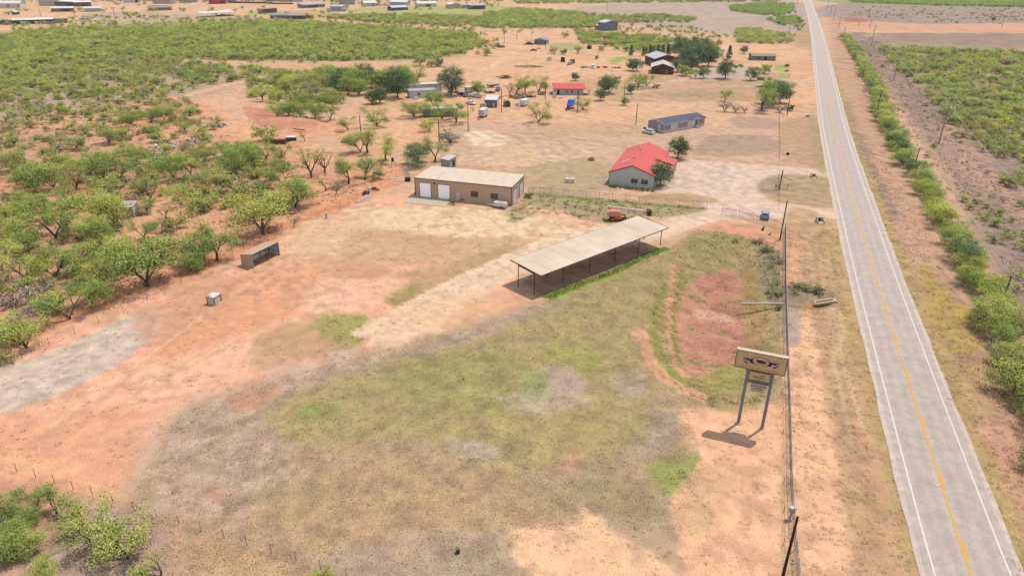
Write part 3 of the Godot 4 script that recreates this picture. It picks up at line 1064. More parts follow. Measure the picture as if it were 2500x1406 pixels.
	stroke([v(19.8,-365.0), v(37.6,-401.4), v(62.1,-449.3), v(80.7,-470.4)], "e6bf9b", 5.0, 1.5, 0.3)
	stroke([v(50.2,-315.0), v(59.3,-337.4), v(69.3,-349.4), v(89.2,-366.7)], "dfc0a2", 3.6, 1.0, 0.3)
	stroke([v(122.7,-283.3), v(113.5,-287.7), v(103.7,-293.9), v(87.8,-298.4), v(71.4,-302.9), v(55.4,-313.3), v(49.0,-318.9), v(32.9,-325.1)], "d3b49b", 5.0, 1.0, 0.3)
	stroke([v(32.9,-325.1), v(8.7,-334.5), v(-15.4,-356.5)], "e2c09d", 5.0, 2.0, 0.3)
	stroke([v(300.5,-752.1), v(287.1,-755.4), v(280.5,-790.7), v(188.1,-768.8)], "d7c0ac", 4.5, 1.5, 0.2)
	stroke([v(279.5,-663.1), v(311.9,-666.5), v(331.4,-660.9)], "e0b596", 4.0, 1.5, 0.2)
	stroke([v(-28.5,-913.9), v(45.1,-881.5), v(102.8,-837.1)], "e6c4a0", 6.0, 2.0, 0.2)
	stroke([v(-486.7,-677.1), v(-420.7,-667.2), v(-371.9,-673.0), v(-332.2,-745.4), v(-268.7,-764.5)], "e9c9a8", 5.0, 2.0, 0.2)
	stroke([v(-492.6,-685.6), v(-477.6,-721.5), v(-422.2,-744.4), v(-385.1,-846.6)], "e9c6a2", 5.0, 2.0, 0.2)
	stroke([v(-471.3,-833.9), v(-365.5,-822.9), v(-267.7,-787.3), v(-226.9,-829.6), v(-208.0,-887.0)], "e9c6a2", 5.0, 2.0, 0.2)
	stroke([v(-236.2,-768.7), v(-170.1,-777.4), v(-133.6,-817.4)], "e6c29c", 5.0, 2.0, 0.2)
	stroke([v(174.4,-727.8), v(148.2,-697.8), v(135.7,-714.1)], "d9c2b2", 6.0, 3.0, 0.3, 0.8)
	stroke([v(-205.0,-411.9), v(-171.8,-410.9), v(-129.2,-409.0), v(-83.6,-413.8), v(-40.3,-403.9)], "e2b692", 7.0, 2.5, 0.4)
	area([v(-147.9,-409.3), v(-88.2,-413.5), v(-86.4,-382.7), v(-116.7,-366.9), v(-140.8,-382.0)], "ddb18d", 3.0, 0.4)
	stroke([v(-142.8,-305.6), v(-135.1,-337.4), v(-124.9,-353.5), v(-121.6,-383.3)], "e6bd96", 5.0, 1.8, 0.5)
	# --- scrub on the left
	area([v(-182.05,-232.57), v(-161.9,-290.8), v(-135.7,-301.2), v(-104.5,-255.0), v(-70.15,-210.48), v(-35.91,-202.47), v(-33.28,-185.94), v(-60.78,-128.60), v(-83.09,-91.66)], "e4aa88", 3.0, 0.5)
	area([v(-179.36,-232.69), v(-140.04,-234.35), v(-95.13,-209.53), v(-95.50,-187.72), v(-129.09,-182.69), v(-149.72,-189.84)], "cda48a", 3.0, 0.7, 0.7, 0.5)
	area([v(-100.70,-163.00), v(-84.78,-173.31), v(-70.59,-163.92), v(-74.96,-141.72), v(-88.42,-136.62)], "e9b491", 2.0, 0.5, 0.8)
	area([v(-120.88,-145.47), v(-100.92,-146.02), v(-80.01,-124.10), v(-84.11,-109.79), v(-95.64,-109.54)], "d6a58c", 2.0, 0.6, 0.8)
	area([v(-87.00,-109.73), v(-73.27,-110.03), v(-64.72,-118.79), v(-67.47,-110.16), v(-74.56,-100.97), v(-82.22,-102.23)], "b39a8e", 1.8, 0.6, 0.8)
	area([v(-174.0,-273.6), v(-165.2,-290.7), v(-146.2,-260.0), v(-140.04,-234.35), v(-156.49,-245.98)], "e2b093", 2.0, 0.5, 0.9)
	stroke([v(-132.1,-296.8), v(-118.1,-282.9), v(-104.5,-255.0), v(-89.15,-236.51), v(-76.98,-243.12), v(-65.7,-256.7), v(-59.2,-285.8)], "e6b38e", 6.0, 1.5, 0.4)
	stroke([v(-104.5,-255.0), v(-85.42,-233.72), v(-60.72,-213.28), v(-45.72,-215.35), v(-39.82,-227.11), v(-34.59,-238.82), v(-24.4,-251.8)], "e8b48d", 10.0, 3.0, 0.4)
	stroke([v(-68.37,-157.95), v(-63.71,-188.81), v(-55.07,-211.06), v(-45.72,-215.35)], "deab88", 8.0, 3.0, 0.5, 0.7)
	area([v(-110.0,-283.3), v(-98.7,-278.9), v(-83.7,-266.6), v(-70.2,-256.5), v(-70.95,-242.14), v(-81.73,-239.83), v(-95.6,-255.4)], "d8977c", 1.5, 0.5)
	area([v(-101.4,-272.5), v(-87.2,-262.8), v(-76.6,-252.2), v(-82.77,-247.95), v(-93.0,-256.9)], "c27f69", 1.0, 0.5, 0.9)
	sink(oval(v(-85.2,-255.8), 14.0, 5.0, 0.15), -1.6, 2.0)
	sink(oval(v(-84.19,-244.06), 12.0, 4.0, 0.2), 0.8, 2.0)
	area([v(-92.6,-255.5), v(-76.6,-263.3), v(-59.7,-257.0), v(-58.49,-237.80), v(-75.49,-228.43)], "e3aa86", 2.0, 0.4, 0.8)
	# --- yard of the shop
	area([v(-83.94,-92.87), v(-71.31,-113.38), v(-60.74,-132.86), v(-44.82,-158.64), v(-27.25,-175.16), v(-0.20,-164.51), v(22.19,-154.87), v(4.15,-130.22), v(-1.51,-114.95), v(-22.57,-94.06), v(-36.65,-85.65), v(-46.24,-77.43), v(-45.04,-65.81), v(-45.04,-58.34), v(-61.33,-60.68)], "f2bb9a", 1.5, 0.5)
	stroke([v(-82.24,-94.15), v(-75.13,-106.84), v(-62.01,-127.54), v(-51.40,-147.40), v(-43.24,-164.76), v(-32.98,-184.04)], "e6a27d", 5.0, 1.5, 0.5)
	area([v(-51.40,-147.40), v(-39.53,-161.79), v(-25.89,-165.29), v(0.82,-163.00), v(17.77,-149.33), v(-0.04,-128.05), v(-16.81,-129.70), v(-41.50,-131.19), v(-48.50,-137.67)], "e6c29c", 2.0, 0.6, 0.95, 0.2)
	area([v(-34.95,-158.94), v(-19.58,-163.92), v(-0.18,-159.97), v(13.99,-149.23), v(-4.67,-143.63), v(-28.70,-145.47)], "efd6ae", 1.6, 0.9, 0.9, 0.55)
	area([v(-34.71,-147.87), v(-13.77,-143.38), v(7.10,-141.51), v(-0.05,-130.11), v(-20.70,-127.54), v(-34.30,-129.26)], "c79e79", 1.6, 0.9, 0.8, 0.75)
	area([v(-41.22,-133.36), v(-32.64,-129.30), v(-23.67,-125.46), v(-29.02,-119.63), v(-37.76,-123.17)], "c69a76", 1.4, 0.9, 0.8, 0.7)
	area([v(-21.90,-124.52), v(-14.10,-127.70), v(-1.86,-138.90), v(2.51,-133.38), v(-11.80,-120.03), v(-21.40,-111.17), v(-24.80,-117.92)], "b89a70", 1.5, 0.9, 0.85, 0.5)
	area([v(-24.03,-117.93), v(-17.96,-118.97), v(-17.83,-112.07), v(-22.01,-110.35)], "a09460", 1.0, 0.9, 0.9, 0.4)
	area([v(-38.37,-119.41), v(-27.81,-121.51), v(-19.90,-121.70), v(-21.93,-114.49), v(-28.09,-107.86), v(-36.70,-107.67)], "f4c2a2", 1.5, 0.6, 0.9)
	area([v(-55.44,-119.01), v(-40.40,-127.06), v(-38.13,-107.64), v(-45.87,-97.46), v(-51.29,-88.72), v(-56.54,-94.65)], "e6a37d", 2.5, 0.8, 0.8, 0.5)
	area([v(-55.59,-88.64), v(-45.87,-97.46), v(-39.25,-97.59), v(-38.51,-91.31), v(-46.22,-85.47), v(-52.17,-79.23)], "f7c4a4", 2.5, 0.6, 0.8, 0.2)
	area([v(-65.62,-124.45), v(-59.20,-124.60), v(-50.46,-113.85), v(-50.41,-105.85), v(-59.53,-107.18)], "d0a07e", 1.5, 0.7, 0.7, 0.5)
	area([v(-34.66,-105.43), v(-25.64,-106.38), v(-23.84,-97.23), v(-27.37,-95.22), v(-32.65,-100.43)], "96a058", 1.6, 1.2, 0.85, 0.3)
	area([v(-41.46,-100.25), v(-33.70,-101.81), v(-25.15,-94.01), v(-33.47,-91.40), v(-38.98,-88.95)], "b59870", 1.6, 0.8, 0.75, 0.5)
	area([v(-80.64,-88.18), v(-74.80,-90.62), v(-69.95,-97.64), v(-65.55,-106.28), v(-59.22,-104.91), v(-59.06,-97.19), v(-60.49,-88.55), v(-64.90,-81.48), v(-72.14,-76.07)], "dbc4b4", 0.5, 0.25)
	area([v(-65.92,-107.04), v(-60.93,-110.30), v(-53.42,-102.83), v(-57.83,-94.63)], "cf9f82", 1.5, 0.6, 0.7, 0.3)
	area([v(-71.51,-75.18), v(-62.85,-77.15), v(-51.70,-78.28), v(-44.76,-67.32), v(-47.70,-61.55), v(-62.27,-62.01)], "e3a784", 2.5, 0.7, 0.7, 0.6)
	area([v(-64.29,-67.79), v(-54.78,-67.17), v(-42.48,-59.64), v(-47.91,-60.22), v(-55.55,-63.50), v(-61.79,-64.11)], "f2bb92", 1.5, 0.6, 0.8)
	# --- drive and turning place
	stroke([v(81.47,-161.20), v(71.77,-162.70), v(60.71,-162.97), v(51.02,-160.89), v(41.76,-155.43), v(31.51,-147.12), v(20.66,-141.87), v(11.46,-139.25)], "ecd0b6", 7.5, 0.8, 0.35)
	stroke([v(23.44,-149.49), v(9.74,-140.38), v(0.79,-130.13), v(-7.09,-120.14), v(-13.95,-110.53), v(-19.85,-101.39), v(-22.19,-97.27)], "f0d2b2", 7.5, 0.8, 0.4, 1.0, 0.0, 11.0)
	area([v(-24.78,-102.00), v(-18.46,-111.24), v(-6.86,-115.69), v(0.01,-114.99), v(-3.53,-106.85), v(-12.92,-100.83), v(-20.59,-93.84)], "efcaa6", 1.2, 0.6, 0.85, 0.2)
	area([v(-3.81,-115.76), v(5.36,-115.97), v(5.93,-110.97), v(-2.80,-106.10), v(-11.69,-102.26), v(-9.36,-108.26)], "e2ac88", 1.2, 0.8, 0.7, 0.4)
	area([v(52.62,-209.40), v(67.14,-207.15), v(94.98,-201.89), v(91.62,-192.56), v(79.54,-196.23), v(73.08,-191.13), v(67.30,-181.06), v(66.31,-170.70), v(73.28,-166.74), v(70.43,-159.11), v(54.38,-158.65), v(48.25,-165.98), v(47.83,-177.58), v(39.03,-177.29), v(46.26,-196.74)], "e6cbb8", 1.2, 0.4)
	area([v(67.22,-183.63), v(75.36,-194.44), v(83.75,-194.73), v(89.86,-191.70), v(82.07,-167.96), v(73.88,-168.35), v(67.83,-172.06)], "b9a17f", 1.0, 0.5)
	area([v(68.43,-187.45), v(76.27,-193.65), v(73.40,-181.99), v(67.71,-178.22)], "ac9682", 0.9, 0.8, 0.7, 0.4)
	area([v(32.99,-173.65), v(42.18,-176.69), v(51.36,-174.23), v(52.21,-169.29), v(36.69,-170.43)], "b7a076", 1.0, 0.7, 0.8, 0.3)
	for q in [[v(79.73,-162.34), v(61.10,-164.20), v(44.39,-158.35), v(28.51,-145.77), v(14.63,-134.79), v(-0.04,-127.04), v(-12.55,-111.37)], [v(23.97,-153.54), v(12.10,-149.18), v(-4.95,-152.71), v(-19.26,-160.89)], [v(19.48,-139.46), v(4.57,-148.97), v(-10.07,-158.21), v(-17.40,-162.45)], [v(4.22,-133.42), v(-13.67,-142.16), v(-28.20,-148.05), v(-44.51,-142.55), v(-54.58,-120.88)], [v(-25.47,-162.21), v(-34.20,-145.32), v(-45.91,-128.97), v(-52.41,-107.33), v(-56.81,-88.62), v(-60.69,-73.58)], [v(-16.13,-159.49), v(-26.08,-140.62), v(-34.82,-117.68), v(-42.38,-103.06), v(-50.06,-88.75)], [v(-9.24,-161.19), v(-1.05,-146.23), v(-4.25,-130.01), v(-12.87,-114.70), v(-19.96,-102.09)], [v(57.73,-163.19), v(52.44,-174.27), v(54.88,-192.91), v(67.48,-203.99), v(91.11,-198.32)], [v(67.01,-166.55), v(57.98,-171.10), v(59.71,-189.09), v(73.54,-199.83), v(91.47,-196.23)]]:
		for o in [-0.85, 0.85]:
			var l := []
			for p in q: l.append(p + Vector2(o * 0.6, o))
			stroke(l, "cba582" if rng.randf() < 0.6 else "f3d8b8", 0.45, 0.4, 1.0, 0.45, 0.5)
	# --- fields behind the shop
	area([v(-21.4,-252.0), v(7.0,-260.0), v(44.00,-242.14), v(73.5,-256.2), v(104.2,-275.4), v(114.7,-264.9), v(94.68,-207.24), v(68.67,-208.13), v(51.76,-211.25), v(25.88,-176.87), v(5.17,-176.20), v(-18.80,-203.09)], "d5b298", 2.5, 0.5)
	area([v(4.56,-203.95), v(21.25,-211.54), v(28.79,-200.40), v(24.10,-180.37), v(9.52,-176.34), v(1.99,-187.14)], "b4a57c", 2.0, 0.8, 0.8, 0.4)
	area([v(-17.04,-212.50), v(6.35,-228.98), v(30.43,-224.52), v(21.25,-211.54), v(-6.39,-199.13)], "dfc29c", 2.0, 0.8, 0.8, 0.5)
	area([v(-15.77,-244.52), v(-6.36,-244.92), v(-1.18,-231.47), v(-7.17,-224.09), v(-14.10,-228.16)], "f1dfbe", 1.2, 1.0, 0.95, 0.5)
	area([v(-15.13,-203.23), v(3.20,-193.16), v(5.42,-187.25), v(-17.73,-190.40)], "dba985", 1.4, 0.6, 0.6, 0.4)
	area([v(67.93,-240.14), v(79.27,-244.86), v(91.07,-241.11), v(84.76,-220.40), v(65.66,-215.65), v(57.44,-219.34)], "b19a86", 1.8, 0.8, 0.85, 0.35)
	area([v(86.2,-274.6), v(101.3,-271.5), v(96.8,-255.9), v(82.3,-255.2)], "b59b88", 1.5, 0.8, 0.8, 0.4)
	area([v(101.2,-264.3), v(117.5,-272.3), v(94.57,-206.33), v(86.15,-207.85), v(88.29,-226.82)], "c3a07f", 1.4, 0.6, 0.9, 0.3)
	area([v(115.1,-272.2), v(119.2,-272.4), v(94.72,-203.64), v(91.43,-205.31)], "b39f75", 1.0, 0.6, 0.9, 0.3)
	area([v(13.2,-260.3), v(46.6,-258.4), v(42.56,-242.08), v(6.61,-240.56)], "cfa986", 2.0, 0.6, 0.7, 0.5)
	stroke([v(-18.7,-255.4), v(9.47,-240.68), v(33.83,-230.10), v(46.08,-229.49)], "c9ae8c", 1.2, 0.6, 0.4, 0.7)
	stroke([v(44.00,-242.14), v(53.78,-233.72), v(69.21,-210.01)], "c8a687", 2.5, 0.9, 0.5, 0.7)
	area([v(4.10,-176.87), v(24.14,-171.36), v(48.54,-165.06), v(38.54,-158.76), v(26.82,-160.17), v(14.95,-161.91), v(3.92,-166.20), v(-1.21,-162.94), v(-0.15,-152.85), v(3.82,-160.09)], "a09a6c", 1.0, 1.0, 0.9, 0.45)
	area([v(13.23,-166.49), v(25.28,-163.74), v(36.99,-161.07), v(23.00,-153.51), v(14.62,-157.49)], "a5947c", 1.2, 0.8, 0.7, 0.4)
	stroke([v(8.33,-173.55), v(25.93,-168.80), v(47.87,-164.42)], "87995a", 1.6, 0.6, 1.0, 0.8, 0.4)
	# --- the field in front
	area([v(-24.25,-92.79), v(-18.66,-93.88), v(-10.19,-100.89), v(-2.10,-106.88), v(5.22,-111.76), v(18.38,-122.60), v(32.23,-136.35), v(42.43,-150.02), v(53.65,-146.46), v(59.45,-140.52), v(38.89,-81.27), v(24.71,-79.57), v(22.19,-70.70), v(24.23,-68.36), v(18.68,-61.15), v(18.68,-56.76), v(11.56,-57.26), v(6.13,-57.19), v(-0.60,-54.75), v(0.31,-47.02), v(-39.56,-46.55), v(-43.22,-58.36), v(-44.76,-67.32), v(-45.13,-77.45), v(-36.47,-85.11)], "bfa585", 3.0, 0.9)
	area([v(-46.01,-68.85), v(-44.98,-78.39), v(-37.85,-85.62), v(-28.72,-92.70), v(-18.54,-93.14), v(-23.20,-84.81), v(-32.07,-78.61), v(-27.78,-71.56), v(-28.07,-62.50), v(-33.21,-58.50), v(-40.15,-61.65)], "cbb09f", 5.0, 0.8, 0.85, 0.25)
	area([v(-18.50,-92.90), v(-11.43,-99.49), v(3.72,-110.92), v(9.74,-112.68), v(0.07,-102.51), v(-9.74,-95.57), v(-16.87,-90.53)], "bea594", 1.8, 0.7, 0.9, 0.15)
	area([v(-34.01,-77.63), v(-27.04,-85.82), v(-18.31,-91.69), v(-3.31,-99.65), v(16.57,-120.69), v(34.63,-135.30), v(22.09,-105.88), v(21.24,-85.60), v(16.68,-72.26), v(8.82,-67.37), v(-2.33,-67.96), v(-13.03,-71.79), v(-25.46,-70.77)], "b3a470", 2.5, 0.8, 0.85, 0.35)
	area([v(-18.12,-90.50), v(-10.81,-93.04), v(0.75,-94.51), v(4.28,-83.20), v(0.74,-77.28), v(-9.48,-78.99), v(-18.07,-82.81)], "afa86c", 2.0, 0.9, 0.75, 0.4)
	area([v(5.36,-95.86), v(12.73,-97.30), v(14.02,-91.11), v(8.10,-87.55)], "a6aa62", 1.6, 0.8, 0.8, 0.3)
	area([v(-1.01,-82.09), v(2.53,-84.21), v(10.47,-86.49), v(9.97,-80.78), v(2.99,-78.25), v(-0.40,-79.14)], "c4b2a2", 1.4, 1.3, 0.75, 0.5)
	area([v(5.17,-90.94), v(9.50,-89.85), v(9.98,-84.34), v(5.49,-83.74)], "c0a9a0", 0.9, 1.0, 0.85, 0.3)
	area([v(1.35,-86.33), v(5.75,-89.78), v(5.46,-83.22), v(2.49,-81.64)], "9fae7a", 1.2, 1.0, 0.55, 0.4)
	area([v(15.48,-87.69), v(19.98,-88.90), v(19.85,-84.52), v(15.97,-82.38)], "bfaa9f", 1.0, 1.0, 0.8, 0.35)
	area([v(19.22,-77.59), v(22.79,-78.58), v(21.84,-71.51), v(16.29,-69.81), v(9.69,-65.89), v(18.04,-73.98)], "b3a392", 1.4, 0.8, 0.8, 0.3)
	area([v(-8.31,-72.29), v(-2.98,-71.95), v(-1.84,-68.74), v(-7.02,-69.45)], "c3afa2", 0.9, 0.9, 0.8, 0.3)
	area([v(4.77,-67.31), v(9.02,-69.70), v(8.07,-64.42), v(4.64,-64.37)], "cfa08a", 0.9, 1.0, 0.75, 0.4)
	area([v(-39.69,-82.43), v(-33.92,-84.62), v(-34.63,-79.53), v(-38.81,-78.49)], "d39a7c", 1.0, 0.9, 0.8, 0.3)
	area([v(-35.97,-63.08), v(-32.84,-62.44), v(-33.28,-61.08), v(-35.29,-61.39)], "d2a084", 0.7, 0.8, 0.7, 0.2)
	area([v(-29.82,-78.65), v(-25.78,-80.66), v(-23.85,-77.33), v(-27.92,-75.89)], "93a060", 0.9, 1.2, 0.8, 0.55)
	area([v(-28.36,-60.49), v(-17.55,-67.73), v(2.71,-65.79), v(7.23,-59.69), v(-1.93,-55.31), v(-14.82,-53.45), v(-26.74,-55.56)], "c2a67c", 2.5, 0.8, 0.7, 0.3)
	area([v(-16.78,-54.54), v(0.27,-56.51), v(6.57,-51.04), v(18.69,-49.16), v(-13.74,-47.80)], "b9a595", 1.8, 0.8, 0.7, 0.4)
	area([v(17.57,-68.26), v(21.06,-70.28), v(23.72,-68.35), v(19.65,-63.53), v(16.85,-64.19)], "98a45a", 1.6, 1.2, 0.8, 0.35)
	area([v(9.05,-64.44), v(15.56,-65.25), v(16.43,-59.18), v(11.80,-59.12), v(8.80,-61.67)], "a8905f", 0.5, 1.4, 0.9, 0.75)
	area([v(2.71,-65.79), v(15.67,-65.98), v(19.72,-57.37), v(17.49,-51.17), v(10.66,-57.25), v(5.44,-60.96)], "ab9c80", 1.5, 0.9, 0.6, 0.4)
	# sandy ground at the bottom
	area([v(-0.17,-55.91), v(2.53,-57.44), v(7.08,-57.81), v(8.27,-61.00), v(10.34,-58.47), v(11.03,-56.65), v(15.35,-53.28), v(18.69,-49.16), v(18.81,-46.31), v(6.99,-46.17), v(0.71,-53.09)], "f6c8a0", 1.0, 0.7)
	area([v(24.13,-79.56), v(30.71,-80.64), v(38.54,-81.26), v(32.60,-63.37), v(26.87,-46.40), v(18.02,-46.30), v(18.31,-55.00), v(19.29,-61.82), v(24.42,-69.14), v(24.01,-74.08)], "f3bf9a", 1.0, 0.8)
	area([v(22.85,-66.82), v(27.18,-66.15), v(21.39,-56.79), v(18.94,-57.97)], "c9aa80", 1.2, 1.0, 0.6, 0.6)
	area([v(27.10,-67.64), v(31.68,-67.71), v(29.96,-65.46), v(27.68,-66.15)], "c2a072", 0.6, 1.0, 0.7, 0.5)
	# ground behind the lower left fence
	area([v(-62.27,-62.01), v(-51.86,-62.16), v(-40.50,-58.40), v(-25.99,-53.30), v(-15.76,-49.74), v(-14.95,-45.92), v(-50.67,-45.50)], "c6a48c", 1.6, 0.6, 0.9)
	area([v(-50.40,-58.89), v(-40.20,-57.78), v(-34.23,-50.53), v(-43.92,-47.92)], "b59c92", 1.6, 0.6, 0.8, 0.2)
	area([v(-61.79,-64.11), v(-54.58,-63.51), v(-47.42,-57.69), v(-52.95,-56.40), v(-57.74,-58.16)], "d9a080", 1.6, 0.6, 0.7, 0.3)
	area([v(-35.80,-56.03), v(-25.81,-52.76), v(-16.47,-49.23), v(-30.11,-48.57)], "c9aa80", 1.2, 0.6, 0.8, 0.2)
	# --- the dry pond
	area([v(21.62,-102.95), v(25.69,-120.91), v(34.22,-137.54), v(46.24,-150.13), v(55.52,-146.51), v(55.44,-131.50), v(48.52,-109.50), v(41.29,-90.44), v(36.09,-81.22), v(29.16,-79.16), v(24.42,-83.55), v(20.80,-90.06)], "b3a072", 1.5, 0.7)
	area([v(40.88,-147.38), v(53.65,-146.46), v(56.29,-140.43), v(39.80,-138.83)], "a59c68", 1.0, 1.0, 0.8, 0.4)
	stroke([v(21.76,-102.95), v(21.52,-96.18), v(22.58,-89.52), v(24.76,-85.13), v(28.19,-82.09)], "e4b18c", 2.4, 0.6, 0.9, 0.95, 0.1)
	stroke([v(29.67,-121.00), v(25.50,-109.01), v(23.70,-96.22), v(24.96,-88.99), v(28.37,-85.20)], "979656", 1.6, 0.5, 1.0, 0.9, 0.2)
	stroke([v(33.72,-130.96), v(29.77,-115.66), v(27.20,-103.06), v(26.28,-93.75), v(26.96,-89.60)], "dfa987", 1.3, 0.4, 0.9, 0.9)
	stroke([v(34.96,-128.91), v(30.56,-113.98), v(27.74,-101.66), v(26.86,-92.54)], "8f9152", 1.2, 0.4, 1.1, 0.9, 0.2)
	area([v(29.19,-107.54), v(32.84,-119.25), v(38.90,-127.99), v(44.48,-130.18), v(45.37,-123.24), v(42.47,-114.24), v(40.51,-103.34), v(38.70,-95.24), v(33.89,-92.07), v(27.99,-91.37), v(27.76,-97.60)], "cf987f", 1.2, 1.2)
	area([v(36.53,-124.95), v(44.75,-128.13), v(43.87,-119.50), v(37.44,-115.83)], "c58c78", 0.9, 0.6, 0.8)
	area([v(30.70,-103.14), v(39.26,-106.24), v(38.83,-97.81), v(30.81,-95.09)], "c48a78", 1.0, 0.6, 0.8)
	area([v(37.82,-115.84), v(43.85,-116.84), v(43.58,-110.98), v(37.42,-110.05)], "ad8665", 0.6, 1.2, 0.9, 0.4)
	area([v(33.21,-114.04), v(39.35,-111.70), v(39.92,-108.54), v(33.19,-110.76)], "e3b498", 0.5, 1.0, 0.8, 0.2)
	area([v(47.33,-131.29), v(49.44,-127.24), v(45.59,-112.65), v(42.35,-109.37), v(44.26,-119.51)], "b08f60", 0.7, 1.1, 0.85, 0.4)
	area([v(40.69,-106.27), v(45.29,-109.43), v(40.01,-95.26), v(37.28,-92.74)], "b99468", 0.7, 1.1, 0.8, 0.4)
	area([v(30.54,-91.41), v(37.00,-93.96), v(35.51,-86.94), v(29.44,-84.68)], "a3a560", 0.8, 1.0, 0.85, 0.3)
	area([v(53.42,-142.74), v(56.95,-135.87), v(50.68,-116.13), v(47.44,-116.05), v(50.08,-129.28)], "a39a7e", 0.8, 1.2, 0.85, 0.4)
	for q in [v(41.19,-137.26), v(35.20,-119.30), v(35.96,-116.66), v(33.55,-118.90), v(36.70,-104.71), v(31.38,-106.08), v(31.80,-93.86), v(34.47,-94.16), v(29.50,-95.06)]:
		paint(oval(q, 1.3, 0.7), "9c9c62", 0.35, 1.0, 0.9)
	for q in [v(32.64,-113.19), v(34.23,-93.29), v(30.41,-89.66), v(32.45,-107.61), v(37.43,-96.49), v(30.05,-100.32)]:
		paint(oval(q, 1.1, 0.6), "b98f62", 0.35, 1.0, 0.9)
	sink([v(23.71,-102.99), v(27.74,-119.13), v(35.89,-133.14), v(48.40,-137.91), v(51.10,-127.28), v(45.36,-106.37), v(38.76,-90.39), v(29.58,-85.22), v(24.57,-90.13)], 1.5, 4.0)
	sink([v(29.19,-107.54), v(34.04,-121.10), v(44.20,-129.14), v(43.59,-115.97), v(38.70,-95.24), v(28.13,-91.96)], 0.5, 2.0)
	area([v(41.36,-149.47), v(51.12,-154.04), v(60.99,-148.97), v(58.38,-137.71), v(54.18,-142.28), v(47.73,-148.60)], "dfa483", 1.2, 0.6, 0.9)
	# --- the verge between fence and highway
	area([v(67.26,-161.97), v(77.32,-154.23), v(69.23,-131.84), v(54.27,-84.07), v(42.53,-48.95), v(27.70,-46.41), v(38.60,-79.80)], "cfab86", 1.0, 0.6)
	area([v(63.93,-150.62), v(65.35,-145.52), v(56.31,-123.50), v(51.45,-116.14)], "e0ab8b", 1.0, 0.7, 0.9, 0.2)
	area([v(46.97,-103.47), v(52.55,-106.52), v(49.24,-95.44), v(45.40,-79.91), v(39.03,-63.46), v(33.45,-47.41), v(28.04,-47.34), v(35.88,-70.91)], "f3c29c", 1.2, 0.9, 0.95, 0.12)
	stroke([v(66.23,-140.69), v(56.14,-112.88), v(53.41,-100.79), v(46.55,-79.93), v(41.96,-63.51), v(38.08,-50.40)], "c8a27f", 4.0, 1.0, 0.8, 0.8, 0.35)
	stroke([v(73.25,-150.88), v(64.44,-123.69), v(55.85,-95.57), v(50.84,-78.11), v(47.07,-64.99), v(42.39,-51.48)], "b9a070", 3.0, 0.9, 0.9, 0.9, 0.3)
	stroke([v(52.14,-93.02), v(46.37,-74.44), v(42.93,-63.52), v(40.43,-55.29)], "d0a27f", 1.5, 0.6, 0.8, 0.7, 0.3)
	for k in 7:
		stroke([v(65.80,-143.07) + Vector2(k * 0.9, 0), v(60.68,-127.51) + Vector2(k * 0.9, 0), v(57.05,-117.14) + Vector2(k * 1.0, 0)], "ad9468" if k % 2 else "d6b794", 0.5, 0.25, 0.9, 0.7, 0.3)
	stroke([v(56.56,-112.07), v(58.17,-109.71), v(56.83,-103.67), v(53.09,-96.79), v(50.58,-87.22), v(46.92,-74.45)], "d9bb96", 0.7, 0.3, 0.5, 0.8)
	stroke([v(54.57,-103.63), v(54.35,-99.45), v(51.03,-94.22), v(47.97,-83.96), v(44.06,-71.04)], "d9bb96", 0.6, 0.3, 0.5, 0.7)
	area([v(53.05,-121.55), v(58.10,-119.83), v(60.55,-117.22), v(58.81,-112.12), v(54.06,-110.41), v(49.81,-111.92)], "a2927a", 0.7, 0.9, 0.9, 0.25)
	area([v(48.82,-109.51), v(51.17,-109.56), v(47.73,-99.32), v(45.01,-97.94)], "b3a3a0", 0.6, 0.8, 0.9, 0.2)
	sink([v(51.56,-115.80), v(56.47,-113.72), v(58.88,-114.10), v(58.06,-112.11), v(54.62,-110.90), v(50.19,-111.93)], 0.6, 1.2)
	area([v(53.75,-113.49), v(56.09,-113.71), v(55.36,-110.92), v(53.32,-110.40)], "c98f62", 0.5, 0.6, 0.9)
	# beside the shed: a bright strip watered by its roof
	stroke([v(5.66,-113.76), v(13.38,-120.25), v(20.43,-126.14), v(27.37,-133.36), v(33.34,-138.43)], "8fba50", 1.5, 0.5, 0.8, 0.95)
	stroke([v(7.14,-113.12), v(14.90,-119.74), v(25.92,-129.72), v(34.41,-138.46)], "a8b45c", 1.6, 0.7, 0.9, 0.7)
	stroke([v(3.87,-117.69), v(12.03,-123.21), v(19.13,-128.93), v(28.84,-136.94)], "b98e74", 8.0, 0.8, 0.4, 0.7, 0.2)  # the long shed's shade painted into the soil as a browner band
	# pale edges of the highway and its mouths
	for q in [[v(80.70,-161.77), v(79.65,-155.13), v(82.30,-167.02)], [v(93.99,-201.86), v(91.32,-190.17), v(95.44,-207.27)], [v(123.8,-284.2), v(121.1,-272.5), v(126.8,-295.1)]]:
		paint(q, "cdbfb2", 1.0, 0.3, 0.8)

# ---------- the highway
func strip(line: Array, off: float, width: float, y: float, rag := 0.0) -> MB:
	var m := MB.new()
	var lp := Vector3.ZERO
	var rp := Vector3.ZERO
	for k in line.size():
		var a: Vector2 = line[maxi(k - 1, 0)]
		var b: Vector2 = line[mini(k + 1, line.size() - 1)]
		var d := (b - a).normalized()
		var s := Vector2(-d.y, d.x)            # to the right of the way north
		var c: Vector2 = line[k] + s * off
		var w := width + rag * (sin(k * 1.9) * 0.5 + sin(k * 0.73 + 1.0) * 0.6 + sin(k * 4.1) * 0.4)
		var l := Vector3(c.x - s.x * w / 2, y, c.y - s.y * w / 2)
		var r := Vector3(c.x + s.x * w / 2, y, c.y + s.y * w / 2)
		if k > 0: m.quad(lp, rp, r, l)
		lp = l; rp = r
	return m

